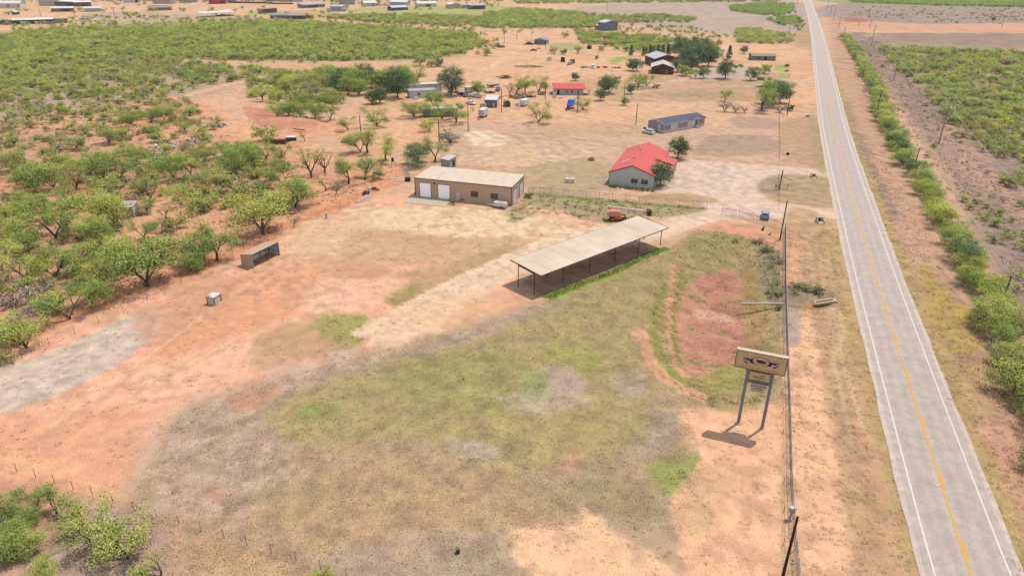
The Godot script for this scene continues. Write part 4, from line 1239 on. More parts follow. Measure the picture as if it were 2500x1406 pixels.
func road():
	var ctrl := [v(43.68,-38.42), v(47.59,-51.23), v(52.10,-65.06), v(67.12,-109.90), v(81.29,-151.10), v(116.8,-251.5), v(167.8,-387.8), v(239.2,-578.0), v(315.0,-784.3), v(425.0,-1088.2), v(516.8,-1344.9)]
	var line := []
	for q in along(smooth(ctrl), 4.0): line.append(q)
	var m := StandardMaterial3D.new()
	m.resource_name = "asphalt"
	m.albedo_color = lin("baa192").linear_to_srgb()
	var c := lin("b7a79d")
	m.albedo_color = Color(c.r * KG * 1.0, c.g * KG * 1.0, c.b * KG * 1.0).linear_to_srgb()
	m.albedo_texture = grain_tex
	m.uv1_triplanar = true
	m.uv1_world_triplanar = true
	m.uv1_scale = Vector3(1, 1, 1) / 7.0
	m.roughness = 0.85
	m.detail_enabled = true
	m.detail_blend_mode = BaseMaterial3D.BLEND_MODE_MUL
	m.detail_albedo = grain_tex
	m.detail_uv_layer = BaseMaterial3D.DETAIL_UV_2
	m.uv2_triplanar = true
	m.uv2_world_triplanar = true
	m.uv2_scale = Vector3(1, 1, 1) / 47.0
	var o := Node3D.new()
	o.name = "road"
	add_child(o)
	o.set_meta("kind", "structure")
	o.set_meta("label", "straight grey two-lane highway running past the land to the right")
	var gravel: StandardMaterial3D = m.duplicate()
	var gc := lin("c6b6a8")
	gravel.albedo_color = Color(gc.r * KG * 1.0, gc.g * KG * 1.0, gc.b * KG * 1.0).linear_to_srgb()
	part("shoulder", strip(line, 0.0, 10.5, 0.05, 0.22), gravel, o)
	part("asphalt", strip(line, 0.05, 9.3, 0.054), m, o)
	# the darker paths that tyres wear into each lane
	var worn: StandardMaterial3D = m.duplicate()
	var wc := lin("b1a299")
	worn.albedo_color = Color(wc.r * KG * 1.0, wc.g * KG * 1.0, wc.b * KG * 1.0).linear_to_srgb()
	for x in [-2.75, -1.1, 1.0, 2.6]:
		part("wheel_track", strip(line, x, 0.75, 0.058), worn, o)
	# tar run into the cracks, and a patch or two
	var tar := M("8d8580", 0.9, 0.0, 0.5)
	var crack := RandomNumberGenerator.new()
	crack.seed = 12
	for k in 26:
		var at: int = 6 + k * 4 + crack.randi() % 3
		if at + 2 >= line.size(): break
		var d: Vector2 = (line[at + 1] - line[at]).normalized()
		var s := Vector2(-d.y, d.x)
		var mb := MB.new()
		var p: Vector2 = line[at] - s * crack.randf_range(1.0, 4.4)
		for q in 7:
			var n: Vector2 = p + s * crack.randf_range(0.3, 1.2) + d * crack.randf_range(-0.35, 0.35)
			if (n - line[at]).dot(s) > 4.4: break
			mb.quad(Vector3(p.x, 0.0605, p.y) - Vector3(d.x, 0, d.y) * 0.03, Vector3(n.x, 0.0605, n.y) - Vector3(d.x, 0, d.y) * 0.03, Vector3(n.x, 0.0605, n.y) + Vector3(d.x, 0, d.y) * 0.03, Vector3(p.x, 0.0605, p.y) + Vector3(d.x, 0, d.y) * 0.03)
			p = n
		if mb.p.size(): part("tar_seam", mb, tar, o)
	var white := weathered("f6efe6", 0.6, 0.4)
	var yellow := weathered("f6bc20", 0.6, 0.4)
	part("edge_line", strip(line, -3.72, 0.2, 0.064), white, o)
	part("edge_line", strip(line, 3.72, 0.2, 0.064), white, o)
	part("centre_line", strip(line, -0.15, 0.19, 0.064), yellow, o)
	# dashes: 3.05 m long, one every 12.19 m
	var fine_line := along(line, 0.61)
	var run := 0.0
	var start: Vector2 = v(49.25,-56.12)
	var best := 0
	for k in fine_line.size():
		if fine_line[k].distance_to(start) < fine_line[best].distance_to(start): best = k
	for k in range(best % 20, fine_line.size() - 6, 20):
		var bit := []
		for j in 6: bit.append(fine_line[maxi(k + 5 - j, 0)] if false else fine_line[mini(maxi(k - 5 + j, 0), fine_line.size() - 1)])
		if bit[0] != bit[5]: part("lane_dash", strip(bit, 0.15, 0.19, 0.064), yellow, o)

func big_buildings():
	var tan_roof := weathered("efdcc6", 0.75, 0.015)
	var tan_roof2 := weathered("eedac3", 0.75, 0.015)
	var brown_trim := M("6b4a3c", 0.6)
	# the long open shed
	var a: Vector2 = v(4.13,-115.16)
	var b: Vector2 = v(32.31,-140.37)
	var d: Vector2 = (b - a).normalized()
	var t := open_shed("open_shed", "long open-sided shed with one cream metal roof on thin dark posts", "shed", a, b, 4.45, 4.35, 4.56, 6, tan_roof, M("5a3a34", 0.6), 0.0, "", "the long open shed")
	t.get_node("roof").free()
	t.get_node("fascia").free()
	var w := a.distance_to(b)
	var x0 := -w / 2 + 0.1
	var x1 := w / 2 + 0.25
	for k in 12:      # sheets laid side by side, each lapping over the next
		var rf := MB.new()
		var u := lerpf(x0, x1, k / 12.0)
		var e := lerpf(x0, x1, (k + 1) / 12.0) - 0.02
		rf.quad(Vector3(u, 4.4, 1.5), Vector3(e, 4.4, 1.5), Vector3(e, 4.8, -6.8), Vector3(u, 4.8, -6.8))
		rf.quad(Vector3(u, 4.76, -6.8), Vector3(e, 4.76, -6.8), Vector3(e, 4.36, 1.5), Vector3(u, 4.36, 1.5))
		for q in 1:
			var rx := e - 0.05
			rf.beam(Vector3(rx, 4.4, 1.5), Vector3(rx, 4.8, -6.8), 0.05, 0.02)
		part("roof_sheet", rf, tan_roof if k % 3 else tan_roof2, t)
	var f := MB.new()
	f.box(Vector3((x0 + x1) / 2, 4.32, 1.53), Vector3(x1 - x0 + 0.1, 0.18, 0.05))
	f.box(Vector3((x0 + x1) / 2, 4.72, -6.83), Vector3(x1 - x0 + 0.1, 0.18, 0.05))
	f.beam(Vector3(x0 - 0.03, 4.34, 1.5), Vector3(x0 - 0.03, 4.74, -6.8), 0.06, 0.24)
	f.beam(Vector3(x1 + 0.03, 4.34, 1.5), Vector3(x1 + 0.03, 4.74, -6.8), 0.06, 0.24)
	part("fascia", f, M("7a5f4e", 0.6), t)
	for z in [1.2, -0.1, -1.6, -3.1, -4.6, -6.4]:
		part("purlin", bxm(Vector3((x0 + x1) / 2, 4.28 + (1.5 - z) / 8.3 * 0.4, z), Vector3(x1 - x0 - 0.1, 0.12, 0.08)), M("5a3a34", 0.6), t)
	solo("post_footing", lump(4, 0.5, 0.35), M("c0a48c"), "pale lump of concrete at the foot of the long shed's fifth post", "footing", v(20.96,-130.85))
	# the shop
	var wall := weathered("f4cdac", 0.65, 0.3)
	t = house({"name": "metal_shop", "label": "long tan metal workshop with white roll-up doors and low pale roof", "cat": "building", "a": v(-25.39,-172.48), "b": v(-0.31,-165.13), "d": 11.6, "h": 4.85, "rise": -0.12, "roof": "shed", "over": 0.12, "wall": wall, "roofm": weathered("f2dfc8", 0.5, 0.06), "trim": M("5f4a40", 0.6), "mark": "the tan metal workshop",
		"open": [["front", -10.2, 0.02, 3.0, 3.7, "roll_door", M("ffffff", 0.5, 0.0, 0.8), M("a98d73")], ["front", -5.05, 0.02, 3.1, 3.7, "roll_door", M("ffffff", 0.5, 0.0, 0.8), M("a98d73")], ["front", -1.2, 0.05, 0.95, 2.15, "door", M("f0eeee", 0.5)],
			["front", 3.2, 1.5, 1.75, 1.25, "window", M("8d7764")], ["front", 8.5, 1.5, 1.75, 1.25, "window", M("8d7764")],
			["right", -3.0, 0.02, 3.4, 3.6, "roll_door", M("efecec", 0.5), M("5a4a42")], ["right", 2.9, 0.02, 3.4, 3.6, "roll_door", M("efecec", 0.5), M("5a4a42")]]})
	w = 26.13
	part("gutter_pipe", bxm(Vector3(w / 2 - 0.0, 2.3, 0.07), Vector3(0.14, 4.6, 0.12)), M("4c3a34"), t)
	part("gutter_pipe", bxm(Vector3(-w / 2 + 0.05, 2.3, 0.07), Vector3(0.14, 4.6, 0.12)), M("4c3a34"), t)
	part("wall_lamp", bxm(Vector3(-7.6, 3.95, 0.15), Vector3(0.4, 0.3, 0.3)), M("4a3c36"), t)
	var rb := MB.new()
	for k in 33:
		var x := -13.0 + k * 0.8125
		rb.beam(Vector3(x, 4.985, 0.1), Vector3(x, 4.865, -11.7), 0.05, 0.03)
	part("roof_rib", rb, weathered("f2dfc8", 0.5, 0.06), t)
	var ap := MB.new()
	var q0: Vector2 = v(-25.22,-173.67)
	var q1: Vector2 = v(-15.58,-169.79)
	var q2: Vector2 = v(-16.91,-163.70)
	var q3: Vector2 = v(-27.81,-167.14)
	ap.quad(Vector3(q3.x, 0.1, q3.y), Vector3(q2.x, 0.1, q2.y), Vector3(q1.x, 0.1, q1.y), Vector3(q0.x, 0.1, q0.y))
	var ring := [q3, q2, q1, q0]
	for k in 4:
		var u: Vector2 = ring[k]
		var v2: Vector2 = ring[(k + 1) % 4]
		ap.quad(Vector3(u.x, -0.05, u.y), Vector3(v2.x, -0.05, v2.y), Vector3(v2.x, 0.1, v2.y), Vector3(u.x, 0.1, u.y))
	var slab := part("concrete_apron", ap, weathered("dcc8b0", 0.85, 0.2), self)
	slab.set_meta("kind", "structure")
	slab.set_meta("label", "concrete slab in front of the workshop's two roll-up doors")
	# the red-roofed hall
	var red := weathered("f2706a", 0.55, 0.08)
	var pale := weathered("e2e8de", 0.65, 0.3)
	t = house({"name": "red_roofed_hall", "label": "pale green metal hall with a wide bright red gabled roof", "cat": "building", "a": v(26.37,-184.52), "b": v(38.07,-180.47), "d": 27.3, "h": 3.45, "rise": 2.3, "roof": "gable_z", "over": 0.15, "wall": pale, "roofm": red, "trim": M("8f5a50", 0.6), "corner": true, "mark": "the red-roofed hall",
		"open": [["front", 0.85, 1.0, 1.75, 1.25, "window", M("d8cec2")], ["front", 3.6, 1.0, 1.75, 1.25, "window", M("d8cec2")], ["right", -4.0, 0.9, 1.6, 1.3, "window", M("e9e4dc")], ["right", 1.5, 0.05, 1.0, 2.1, "door", M("6a4438")], ["right", 6.0, 0.9, 1.6, 1.3, "window", M("e9e4dc")]]})
	for z in [-7.3, -8.6]:
		var sk := MB.new()
		sk.beam(Vector3(-4.4, 3.5 + 2.3 * (6.2 - 4.4) / 6.2 + 0.14, z), Vector3(-2.3, 3.5 + 2.3 * (6.2 - 2.3) / 6.2 + 0.14, z), 0.42, 0.03)
		part("skylight", sk, M("e9dce2", 0.3), t)
	var rd := MB.new()
	rd.box(Vector3(0, 5.9, -13.65), Vector3(0.35, 0.08, 27.7))
	part("ridge_cap", rd, red, t)
	for k in 15:
		for q in [-1, 1]:
			var sm := MB.new()
			sm.beam(Vector3(q * 6.3, 3.55, -0.4 - k * 1.9), Vector3(q * 0.2, 5.83, -0.4 - k * 1.9), 0.05, 0.012)
			part("roof_seam", sm, red, t)
	for z in [-9.0, -19.0]: part("roof_vent", bxm(Vector3(-1.2, 5.65, z), Vector3(0.4, 0.5, 0.4)), M("c9c2bc", 0.5), t)
	# its lean-to porch on the road side
	var pr := MB.new()
	pr.quad(Vector3(6.3, 3.42, -9.6), Vector3(9.6, 2.75, -9.6), Vector3(9.6, 2.75, -22.0), Vector3(6.3, 3.42, -22.0))
	pr.quad(Vector3(6.3, 3.34, -22.0), Vector3(9.6, 2.67, -22.0), Vector3(9.6, 2.67, -9.6), Vector3(6.3, 3.34, -9.6))
	part("porch_roof", pr, red, t)
	var cr := MB.new()
	cr.prism([Vector2(2.0, 4.9), Vector2(9.4, 3.0), Vector2(9.4, 3.08), Vector2(2.0, 4.98)], -18.5, -14.5)
	part("cross_roof", cr, red, t)
	var ft := MB.new()
	ft.box(Vector3(9.62, 2.72, -15.8), Vector3(0.05, 0.2, 12.5))
	part("porch_fascia", ft, M("8f5a50", 0.6), t)
	for k in 6:
		part("porch_post", bxm(Vector3(9.3, 1.35, -9.8 - k * 2.4), Vector3(0.16, 2.7, 0.16)), M("d9d2c8", 0.6), t)
	var pw := MB.new()
	pw.box(Vector3(9.4, 0.4, -10.0), Vector3(0.3, 0.8, 5.0)); pw.box(Vector3(9.4, 0.4, -18.4), Vector3(0.3, 0.8, 6.0))
	part("porch_wall", pw, weathered("c9b8a4", 0.9, 0.5), t)
	part("porch_floor", bxm(Vector3(7.9, 0.06, -12.5), Vector3(3.2, 0.12, 18.0)), weathered("cbb8a2", 0.9, 0.3), t)
	plant_row(v(26.51,-181.91), v(37.40,-177.94), 9, "low green shrub along the gable wall of the red-roofed hall")
	# the grey manufactured home
	var siding := weathered("bdb4c0", 0.7, 0.4)
	var light := weathered("ffffff", 0.65, 0.4)
	t = house({"name": "manufactured_home", "label": "grey manufactured home with navy shingle roof and white trim", "cat": "house", "a": v(53.44,-245.62), "b": v(70.8,-258.1), "d": 7.9, "h": 3.1, "rise": 0.95, "roof": "gable_x", "over": 0.3, "lift": 0.75, "wall": siding, "roofm": weathered("6d7085", 0.9, 0.3), "trim": M("eae6e6", 0.6), "skirt": light, "mark": "the grey manufactured home", "corner": true,
		"open": [["front", -6.2, 1.35, 0.8, 1.3, "window"], ["front", -5.0, 1.35, 0.8, 1.3, "window"], ["front", 0.0, 1.35, 0.8, 1.3, "window"], ["front", 3.0, 1.35, 0.75, 1.3, "window"], ["front", 4.05, 1.35, 0.75, 1.3, "window"], ["front", 6.0, 0.8, 0.95, 2.05, "door", M("7a7480")], ["front", 8.2, 1.35, 0.75, 1.3, "window"], ["front", 9.2, 1.35, 0.75, 1.3, "window"],
			["left", 1.6, 0.8, 0.95, 2.05, "door"], ["left", -0.8, 2.2, 1.1, 0.5, "window"]]})
	var gb := MB.new()
	gb.prism([Vector2(1.6, 3.08), Vector2(10.9, 3.08), Vector2(6.2, 4.15)], -2.0, 0.12)
	part("dormer_wall", gb, light, t)
	var gr := MB.new()
	gr.prism([Vector2(1.2, 3.05), Vector2(6.2, 4.2), Vector2(11.3, 3.05), Vector2(11.3, 3.2), Vector2(6.2, 4.36), Vector2(1.2, 3.2)], -3.6, 0.45)
	part("dormer_roof", gr, weathered("6d7085", 0.9, 0.3), t)
	var bd := MB.new()
	bd.box(Vector3(-5.6, 2.05, 0.015), Vector3(3.4, 2.4, 0.03)); bd.box(Vector3(4.0, 2.05, 0.015), Vector3(4.6, 2.4, 0.03)); bd.box(Vector3(0, 2.85, 0.018), Vector3(21.0, 0.35, 0.03))
	part("pale_siding", bd, light, t)
	var st := MB.new()
	for k in 3: st.box(Vector3(6.0, 0.12 + 0.22 * k, 1.3 - 0.4 * k), Vector3(1.4, 0.22, 0.4))
	part("steps", st, M("c9b7a6"), t)
	part("deck", bxm(Vector3(-12.4, 0.62, -3.4), Vector3(2.0, 0.12, 2.4)), M("7f7478"), t)
	solo("trash_bin", bxm(Vector3(0, 0.55, 0), Vector3(0.8, 1.1, 0.8)), M("2f3446", 0.5), "dark wheeled bin beside the grey home's end door", "bin", v(47.30,-249.78))
	car("sport_utility", "white sport utility parked at the end of the grey manufactured home", v(47.76,-244.76), face(v(49.73,-243.61), v(46.28,-247.19)), "suv", M("f2f0ee", 0.25), "car")
	car("sport_utility", "blue-grey sport utility parked by the gate beside the tall dark pole", v(61.10,-158.55), face(v(59.61,-154.55), v(62.76,-163.34)), "suv", M("8b96b4", 0.25), "car", "the blue-grey parked car")

func lump(s: int, r: float, h: float) -> MB:
	var rg := RandomNumberGenerator.new()
	rg.seed = s
	var m := MB.new()
	m.blob(Vector3(0, h * 0.3, 0), Vector3(r, h, r * 0.8), rg, 0.25)
	return m

func roadside():
	# the sign on two posts
	var p0: Vector2 = v(30.86,-76.58)
	var p1: Vector2 = v(33.72,-75.46)
	var w := p0.distance_to(p1)
	var t := thing("roadside_sign", "tall roadside sign of stacked tan panels with blue flame emblem", "sign", (p0 + p1) / 2, face(p0, p1), "", "the tall roadside sign")
	var steel := weathered("9a9db0", 0.5, 0.4)
	var tan_panel := weathered("c4a878", 0.7, 0.2, 0.75)
	var blue := M("1d1a72", 0.5, 0.0, 0.8)
	var dark := M("3a2030", 0.5, 0.0, 0.8)
	for s in [-1, 1]:
		var m := MB.new()
		m.cyl(Vector3(s * w / 2, -0.3, 0), Vector3(s * w / 2, 8.9, 0), 0.2, 0.2, 12)
		part("post", m, steel, t)
		var fm := MB.new()
		fm.cyl(Vector3(s * w / 2, -0.2, 0), Vector3(s * w / 2, 0.14, 0), 0.5 if s < 0 else 0.32, 0.46 if s < 0 else 0.3, 14)
		part("footing", fm, M("d4b8a0"), t)
	var box_ := part("cabinet", bxm(Vector3(-0.18, 10.12, 0), Vector3(6.25, 2.62, 0.7)), weathered("efd9cd", 0.6, 0.3), t)
	var fr := MB.new()
	for y in [8.86, 11.38]: fr.box(Vector3(-0.18, y, 0.37), Vector3(6.27, 0.1, 0.06))
	for x in [-3.26, 2.9]: fr.box(Vector3(x, 10.12, 0.37), Vector3(0.1, 2.42, 0.06))
	part("rim", fr, M("8d7a5e", 0.6), box_)
	var face_ := part("sign_face", bxm(Vector3(-0.18, 10.12, 0.36), Vector3(6.05, 2.42, 0.02)), tan_panel, t)
	emblem(face_, -0.18, 10.3, 0.372, blue, dark)
	letter(face_, "BOATS & ACCESSORIES", 0.36, Vector3(-0.25, 9.12, 0.374), M("a08858", 0.6, 0.0, 0.75))
	var c2 := part("lower_cabinet", bxm(Vector3(0, 7.75, -0.02), Vector3(2.62, 1.95, 0.3)), M("5d6076", 0.5), t)
	var f2 := part("lower_face", bxm(Vector3(0, 7.72, 0.14), Vector3(2.5, 1.5, 0.02)), tan_panel, t)
	part("lower_top", bxm(Vector3(0, 8.78, 0), Vector3(2.6, 0.1, 0.5)), M("f2e8e2", 0.5), t)
	letter(f2, "YAMAHA", 0.3, Vector3(-0.1, 7.78, 0.152), dark)
	part("swoosh", bxm(Vector3(0.35, 8.12, 0.154), Vector3(0.75, 0.1, 0.006)), dark, f2)
	letter(f2, "OUTBOARDS", 0.15, Vector3(0.1, 7.5, 0.152), M("8f7550"))
	part("banner", bxm(Vector3(0, 7.15, 0.154), Vector3(2.4, 0.24, 0.008)), M("8a7fa0"), f2)
	letter(f2, "BOATS ■ ACCESSORIES SERVICE", 0.16, Vector3(0, 7.15, 0.162), blue)
	part("banner_edge", bxm(Vector3(0, 6.96, 0.156), Vector3(2.5, 0.05, 0.01)), M("4a3a34"), f2)
	var f3 := part("hung_board", bxm(Vector3(0.05, 6.15, 0.1), Vector3(1.75, 1.25, 0.05)), M("d8cbb2", 0.7), t)
	letter(f3, "GLASTRON", 0.32, Vector3(0.05, 6.42, 0.128), M("7a4a5a"))
	var sw := MB.new()
	sw.prism([Vector2(-0.5, 6.14), Vector2(0.72, 5.92), Vector2(0.5, 6.1)], 0.13, 0.138)
	part("swoosh", sw, dark, f3)
	for y in [5.95, 5.75]: part("small_print", bxm(Vector3(-0.05, y, 0.129), Vector3(1.3, 0.04, 0.006)), M("a39a90"), f3)
	# the run-in shed
	var a: Vector2 = v(-51.58,-125.78)
	var b: Vector2 = v(-48.48,-132.73)
	var tan := weathered("e8c4a4", 0.7, 0.3)
	var white := weathered("ffffff", 0.7, 0.3)
	var pipe := M("4a4662", 0.5)
	t = thing("livestock_shed", "small tan three-sided shed open towards the yard", "shed", (a + b) / 2, face(a, b), "", "the small three-sided shed")
	w = a.distance_to(b)
	var d := 3.1
	for s in [-1, 1]:
		var m := MB.new()
		m.quad(Vector3(s * w / 2, 0, 0), Vector3(s * w / 2, 0, -d), Vector3(s * w / 2, 2.35, -d), Vector3(s * w / 2, 2.95, 0))
		m.quad(Vector3(s * (w / 2 - 0.06), 0, -d), Vector3(s * (w / 2 - 0.06), 0, 0), Vector3(s * (w / 2 - 0.06), 2.95, 0), Vector3(s * (w / 2 - 0.06), 2.35, -d))
		m.box(Vector3(s * (w / 2 - 0.03), 1.47, -0.0), Vector3(0.07, 2.94, 0.03))
		part("end_wall", m, tan if s < 0 else white, t)
	part("back_wall", bxm(Vector3(0, 1.17, -d), Vector3(w, 2.34, 0.06)), white, t)
	var rf := MB.new()
	rf.prism([Vector2(-d - 0.15, 2.35), Vector2(0.25, 3.0), Vector2(0.25, 3.08), Vector2(-d - 0.15, 2.43)], -w / 2 - 0.1, w / 2 + 0.1)
	part("roof", turned(rf, Basis(Vector3(0, 0, 1), Vector3(0, 1, 0), Vector3(-1, 0, 0))), weathered("dcc2a4", 0.6, 0.2), t)
	for x in [-w / 2 + 0.1, -w / 6, w / 6, w / 2 - 0.1]:
		part("post", bxm(Vector3(x, 1.15, -d + 0.1), Vector3(0.1, 2.3, 0.1)), pipe, t)
	part("post", bxm(Vector3(0, 1.45, -0.05), Vector3(0.1, 2.9, 0.1)), pipe, t)
	part("post", bxm(Vector3(w / 2 - 0.1, 1.45, -0.08), Vector3(0.1, 2.9, 0.1)), pipe, t)
	for y in [1.0, 2.1]: part("rail", bxm(Vector3(0, y, -d + 0.12), Vector3(w - 0.2, 0.1, 0.08)), pipe, t)
	for y in [0.9, 1.9]: part("rail", bxm(Vector3(w / 2 - 0.12, y, -d / 2), Vector3(0.06, 0.08, d - 0.3)), pipe, t)
	# the white box with brown corner posts
	a = v(-54.68,-110.12); b = v(-52.76,-109.52)
	t = thing("pump_box", "small white box with brown corner posts on the orange sand", "shed", (a + b) / 2, face(a, b), "", "the small white box")
	part("wall", bxm(Vector3(0, 0.75, -0.85), Vector3(1.5, 1.5, 1.7)), weathered("efe6da", 0.8, 0.6), t)
	part("lid", bxm(Vector3(0.0, 1.55, -0.85), Vector3(1.7, 0.08, 1.9)), weathered("f8f2ea", 0.6, 0.6), t)
	for q in [[-0.78, 0.02], [0.78, 0.02], [-0.78, -1.72], [0.78, -1.72]]:
		part("corner_post", bxm(Vector3(q[0], 0.8, q[1]), Vector3(0.12, 1.6, 0.12)), M("a5694c"), t)
	part("lid_patch", bxm(Vector3(-0.4, 1.61, -0.2), Vector3(0.7, 0.04, 0.5)), M("c79a80"), t)
	var pl := MB.new()
	pl.beam(Vector3(0.9, 0.06, 0.4), Vector3(2.2, 0.06, -1.0), 0.12, 0.06); pl.beam(Vector3(0.2, 0.06, 0.9), Vector3(0.9, 0.06, 0.2), 0.1, 0.05)
	solo("loose_boards", pl, M("d3a688"), "loose boards lying beside the small white box", "boards", (a + b) / 2)
	# the pump house with the ring on its roof
	t = house({"name": "pump_house", "label": "flat-roofed tan pump house among mesquites with a ring on its roof", "cat": "shed", "a": v(-93.05,-153.50), "b": v(-89.52,-154.16), "d": 4.2, "h": 2.6, "rise": 0.1, "roof": "shed", "over": 0.1, "wall": weathered("d5c6ae", 0.8, 0.5), "roofm": weathered("d3c6b2", 0.8, 0.3), "mark": "the tan pump house",
		"open": [["right", 1.1, 0.1, 0.8, 1.9, "gap"], ["right", -0.9, 0.7, 1.4, 1.4, "panel", M("e9e4de")]]})
	part("roof_ring", tube_ring(Vector3(0.6, 2.8, -2.1), 0.95, 0.05), M("8b8078"), t)
	part("vent_pipe", bxm(Vector3(2.0, 3.2, -3.9), Vector3(0.1, 1.3, 0.1)), M("f0eae2"), t)
	part("tank", bxm(Vector3(2.9, 0.5, -1.2), Vector3(0.8, 1.0, 0.9)), M("b98f78"), t)
	# the little grey shed behind the shop
	t = house({"name": "tool_shed", "label": "little pale grey shed standing behind the tan workshop", "cat": "shed", "a": v(-21.28,-199.47), "b": v(-18.84,-197.83), "d": 3.4, "h": 2.5, "rise": 0.5, "roof": "shed", "over": 0.15, "wall": weathered("cbc6bc", 0.7, 0.5), "roofm": weathered("e3ddd2", 0.6, 0.3), "corner": true, "trim": M("b2aca4"), "mark": "the little grey shed",
		"open": [["right", 0.5, 0.1, 0.9, 1.9, "gap"], ["right", -0.7, 0.1, 0.9, 1.9, "door", M("d9d4cc")]]})
	# the boom lift
	var o: Vector2 = v(25.04,-155.80)
	t = thing("boom_lift", "orange boom lift with black tyres and long white boom by the shed", "lift", o, face(v(23.66,-155.76), v(26.41,-155.84)), "", "the orange boom lift")
	var orange := M("f08038", 0.4)
	var ch := MB.new()
	ch.prism([Vector2(-1.5, 0.5), Vector2(1.6, 0.5), Vector2(1.6, 0.95), Vector2(0.7, 1.15), Vector2(-1.5, 1.15)], -0.95, 0.95)
	part("chassis", ch, orange, t)
	var tu := MB.new()
	tu.prism([Vector2(-2.6, 1.3), Vector2(0.4, 1.3), Vector2(0.75, 1.7), Vector2(0.3, 2.3), Vector2(-0.4, 2.55), Vector2(-2.4, 2.5), Vector2(-2.75, 2.2)], -1.0, 1.0)
	part("turret_cover", tu, M("f2a080", 0.4), t)
	var bm := MB.new()
	bm.beam(Vector3(-2.3, 3.1, -0.7), Vector3(6.1, 2.0, -0.7), 0.34, 0.36)
	part("boom", bm, M("f3e2d8", 0.4), t)
	var br := MB.new()
	br.beam(Vector3(-2.3, 2.9, -0.7), Vector3(-1.7, 2.4, -0.5), 0.3, 0.3); br.beam(Vector3(6.1, 2.0, -0.7), Vector3(6.9, 1.2, -0.7), 0.2, 0.2)
	part("boom_joint", br, orange, t)
	var bk := MB.new()
	for y in [1.0, 1.6, 2.1]: bk.box(Vector3(7.6, y, -0.7), Vector3(1.1, 0.06, 1.6))
	for x in [7.1, 8.1]:
		for z in [-1.45, 0.05]: bk.box(Vector3(x, 1.5, z), Vector3(0.07, 1.2, 0.07))
	part("basket", bk, M("4c4440"), t)
	var hd := MB.new()
	hd.beam(Vector3(0.8, 1.1, 0.8), Vector3(1.0, 1.75, 0.8), 0.1, 0.1); hd.beam(Vector3(1.0, 1.75, 0.8), Vector3(1.8, 1.5, 0.8), 0.1, 0.1)
	part("handrail", hd, M("3c3438"), t)
	wheels(t, [-1.35, 1.45], 0.95, 0.55, 0.34)
	# culverts
	for q in [[v(115.8,-275.2), "small square concrete culvert end beside the fourth driveway up the highway", 0.8], [v(86.23,-193.18), "square concrete culvert end beside the upper gravel driveway", 0.85], [v(73.30,-156.06), "square concrete culvert end beside the lower gravel driveway", 1.0], [v(279.6,-726.0), "tiny round-mouthed culvert end beside the farthest driveway", 0.8]]:
		t = thing("culvert_end", q[1], "culvert", q[0], 0.0, "culvert ends along the highway ditch")
		var m := MB.new()
		var s: float = q[2]
		m.prism([Vector2(-0.85, 0), Vector2(0.85, 0), Vector2(0.8, 1.15), Vector2(-0.8, 1.15)], -0.5, 0.0)
		m.box(Vector3(0, 0.06, 0.75), Vector3(1.7, 0.12, 1.5))
		for k in [-1, 1]: m.beam(Vector3(k * 0.75, 0.35, 1.4), Vector3(k * 0.8, 0.6, 0.0), 0.16, 0.4)
		for k in m.p.size(): m.p[k] *= s
		part("headwall", m, weathered("e6d3bd", 0.85, 0.6), t)
		var h := MB.new()
		h.cyl(Vector3(0, 0.5, -0.1) * s, Vector3(0, 0.5, 0.02) * s, 0.36 * s, 0.36 * s, 14)
		part("pipe_mouth", h, M("2c2624", 0.9), t)
	# the long concrete culvert in the ditch across from the pond
	t = thing("ditch_culvert", "long sloping concrete pipe end in the verge ditch by the fence", "culvert", v(57.33,-113.24), face(v(55.38,-112.86), v(59.05,-113.77)))
	var cm := MB.new()
	for s in [-1, 1]: cm.beam(Vector3(-2.0, 0.05, s * 0.45), Vector3(2.0, 0.2, s * 0.4), 0.28, 0.4)
	cm.box(Vector3(2.1, 0.12, 0), Vector3(0.5, 0.3, 1.2)); cm.box(Vector3(-1.9, 0.0, 0), Vector3(0.4, 0.2, 1.1))
	part("kerb", cm, weathered("efd6b2", 0.8, 0.6), t)
	part("channel", bxm(Vector3(0.2, 0.06, 0), Vector3(3.6, 0.04, 0.56)), M("6d5648"), t)
	part("marker_post", bxm(Vector3(2.6, 0.6, -1.0), Vector3(0.07, 1.2, 0.07)), M("e8dccb"), t)
	# the white drain pipe that pours into the pond
	var pm := MB.new()
	var pa: Vector2 = v(41.78,-112.40)
	var pb: Vector2 = v(49.10,-111.59)
	pm.cyl(Vector3(0, 0.0, 0), Vector3(pb.x - pa.x, 0.5, pb.y - pa.y), 0.22, 0.22, 10)
	solo("drain_pipe", pm, weathered("e6d6c6", 0.6, 0.5), "long white drain pipe running from the fence into the dry pond", "pipe", pa)
	# utility box on the fence, stand pipe, black box, rocks
	t = thing("meter_box", "grey metal box on a post against the roadside fence", "meter box", v(31.66,-59.13), 0.2)
	part("post", bxm(Vector3(0, 0.6, 0), Vector3(0.1, 1.2, 0.1)), M("8f8a86"), t)
	part("box", bxm(Vector3(0, 1.25, 0.1), Vector3(0.62, 0.7, 0.4)), M("b9b9bc", 0.5), t)
	part("lid", bxm(Vector3(0, 1.63, 0.1), Vector3(0.7, 0.06, 0.5)), M("d8d4d2", 0.5), t)
	t = thing("stand_pipe", "short white stand pipe in the orange sand by the left fence", "pipe", v(-44.20,-154.92), 0.0)
	part("casing", bxm(Vector3(0, 0.7, 0), Vector3(0.42, 1.4, 0.4)), M("e2d6cc"), t)
	part("cap", bxm(Vector3(0, 1.44, 0), Vector3(0.54, 0.12, 0.52)), M("f2ece6"), t)
	t = thing("speaker_box", "small black box standing alone in the dry grass", "box", v(-5.43,-53.62), 0.3)
	part("case", bxm(Vector3(0, 0.28, 0), Vector3(0.34, 0.56, 0.4)), M("2e3238", 0.6), t)
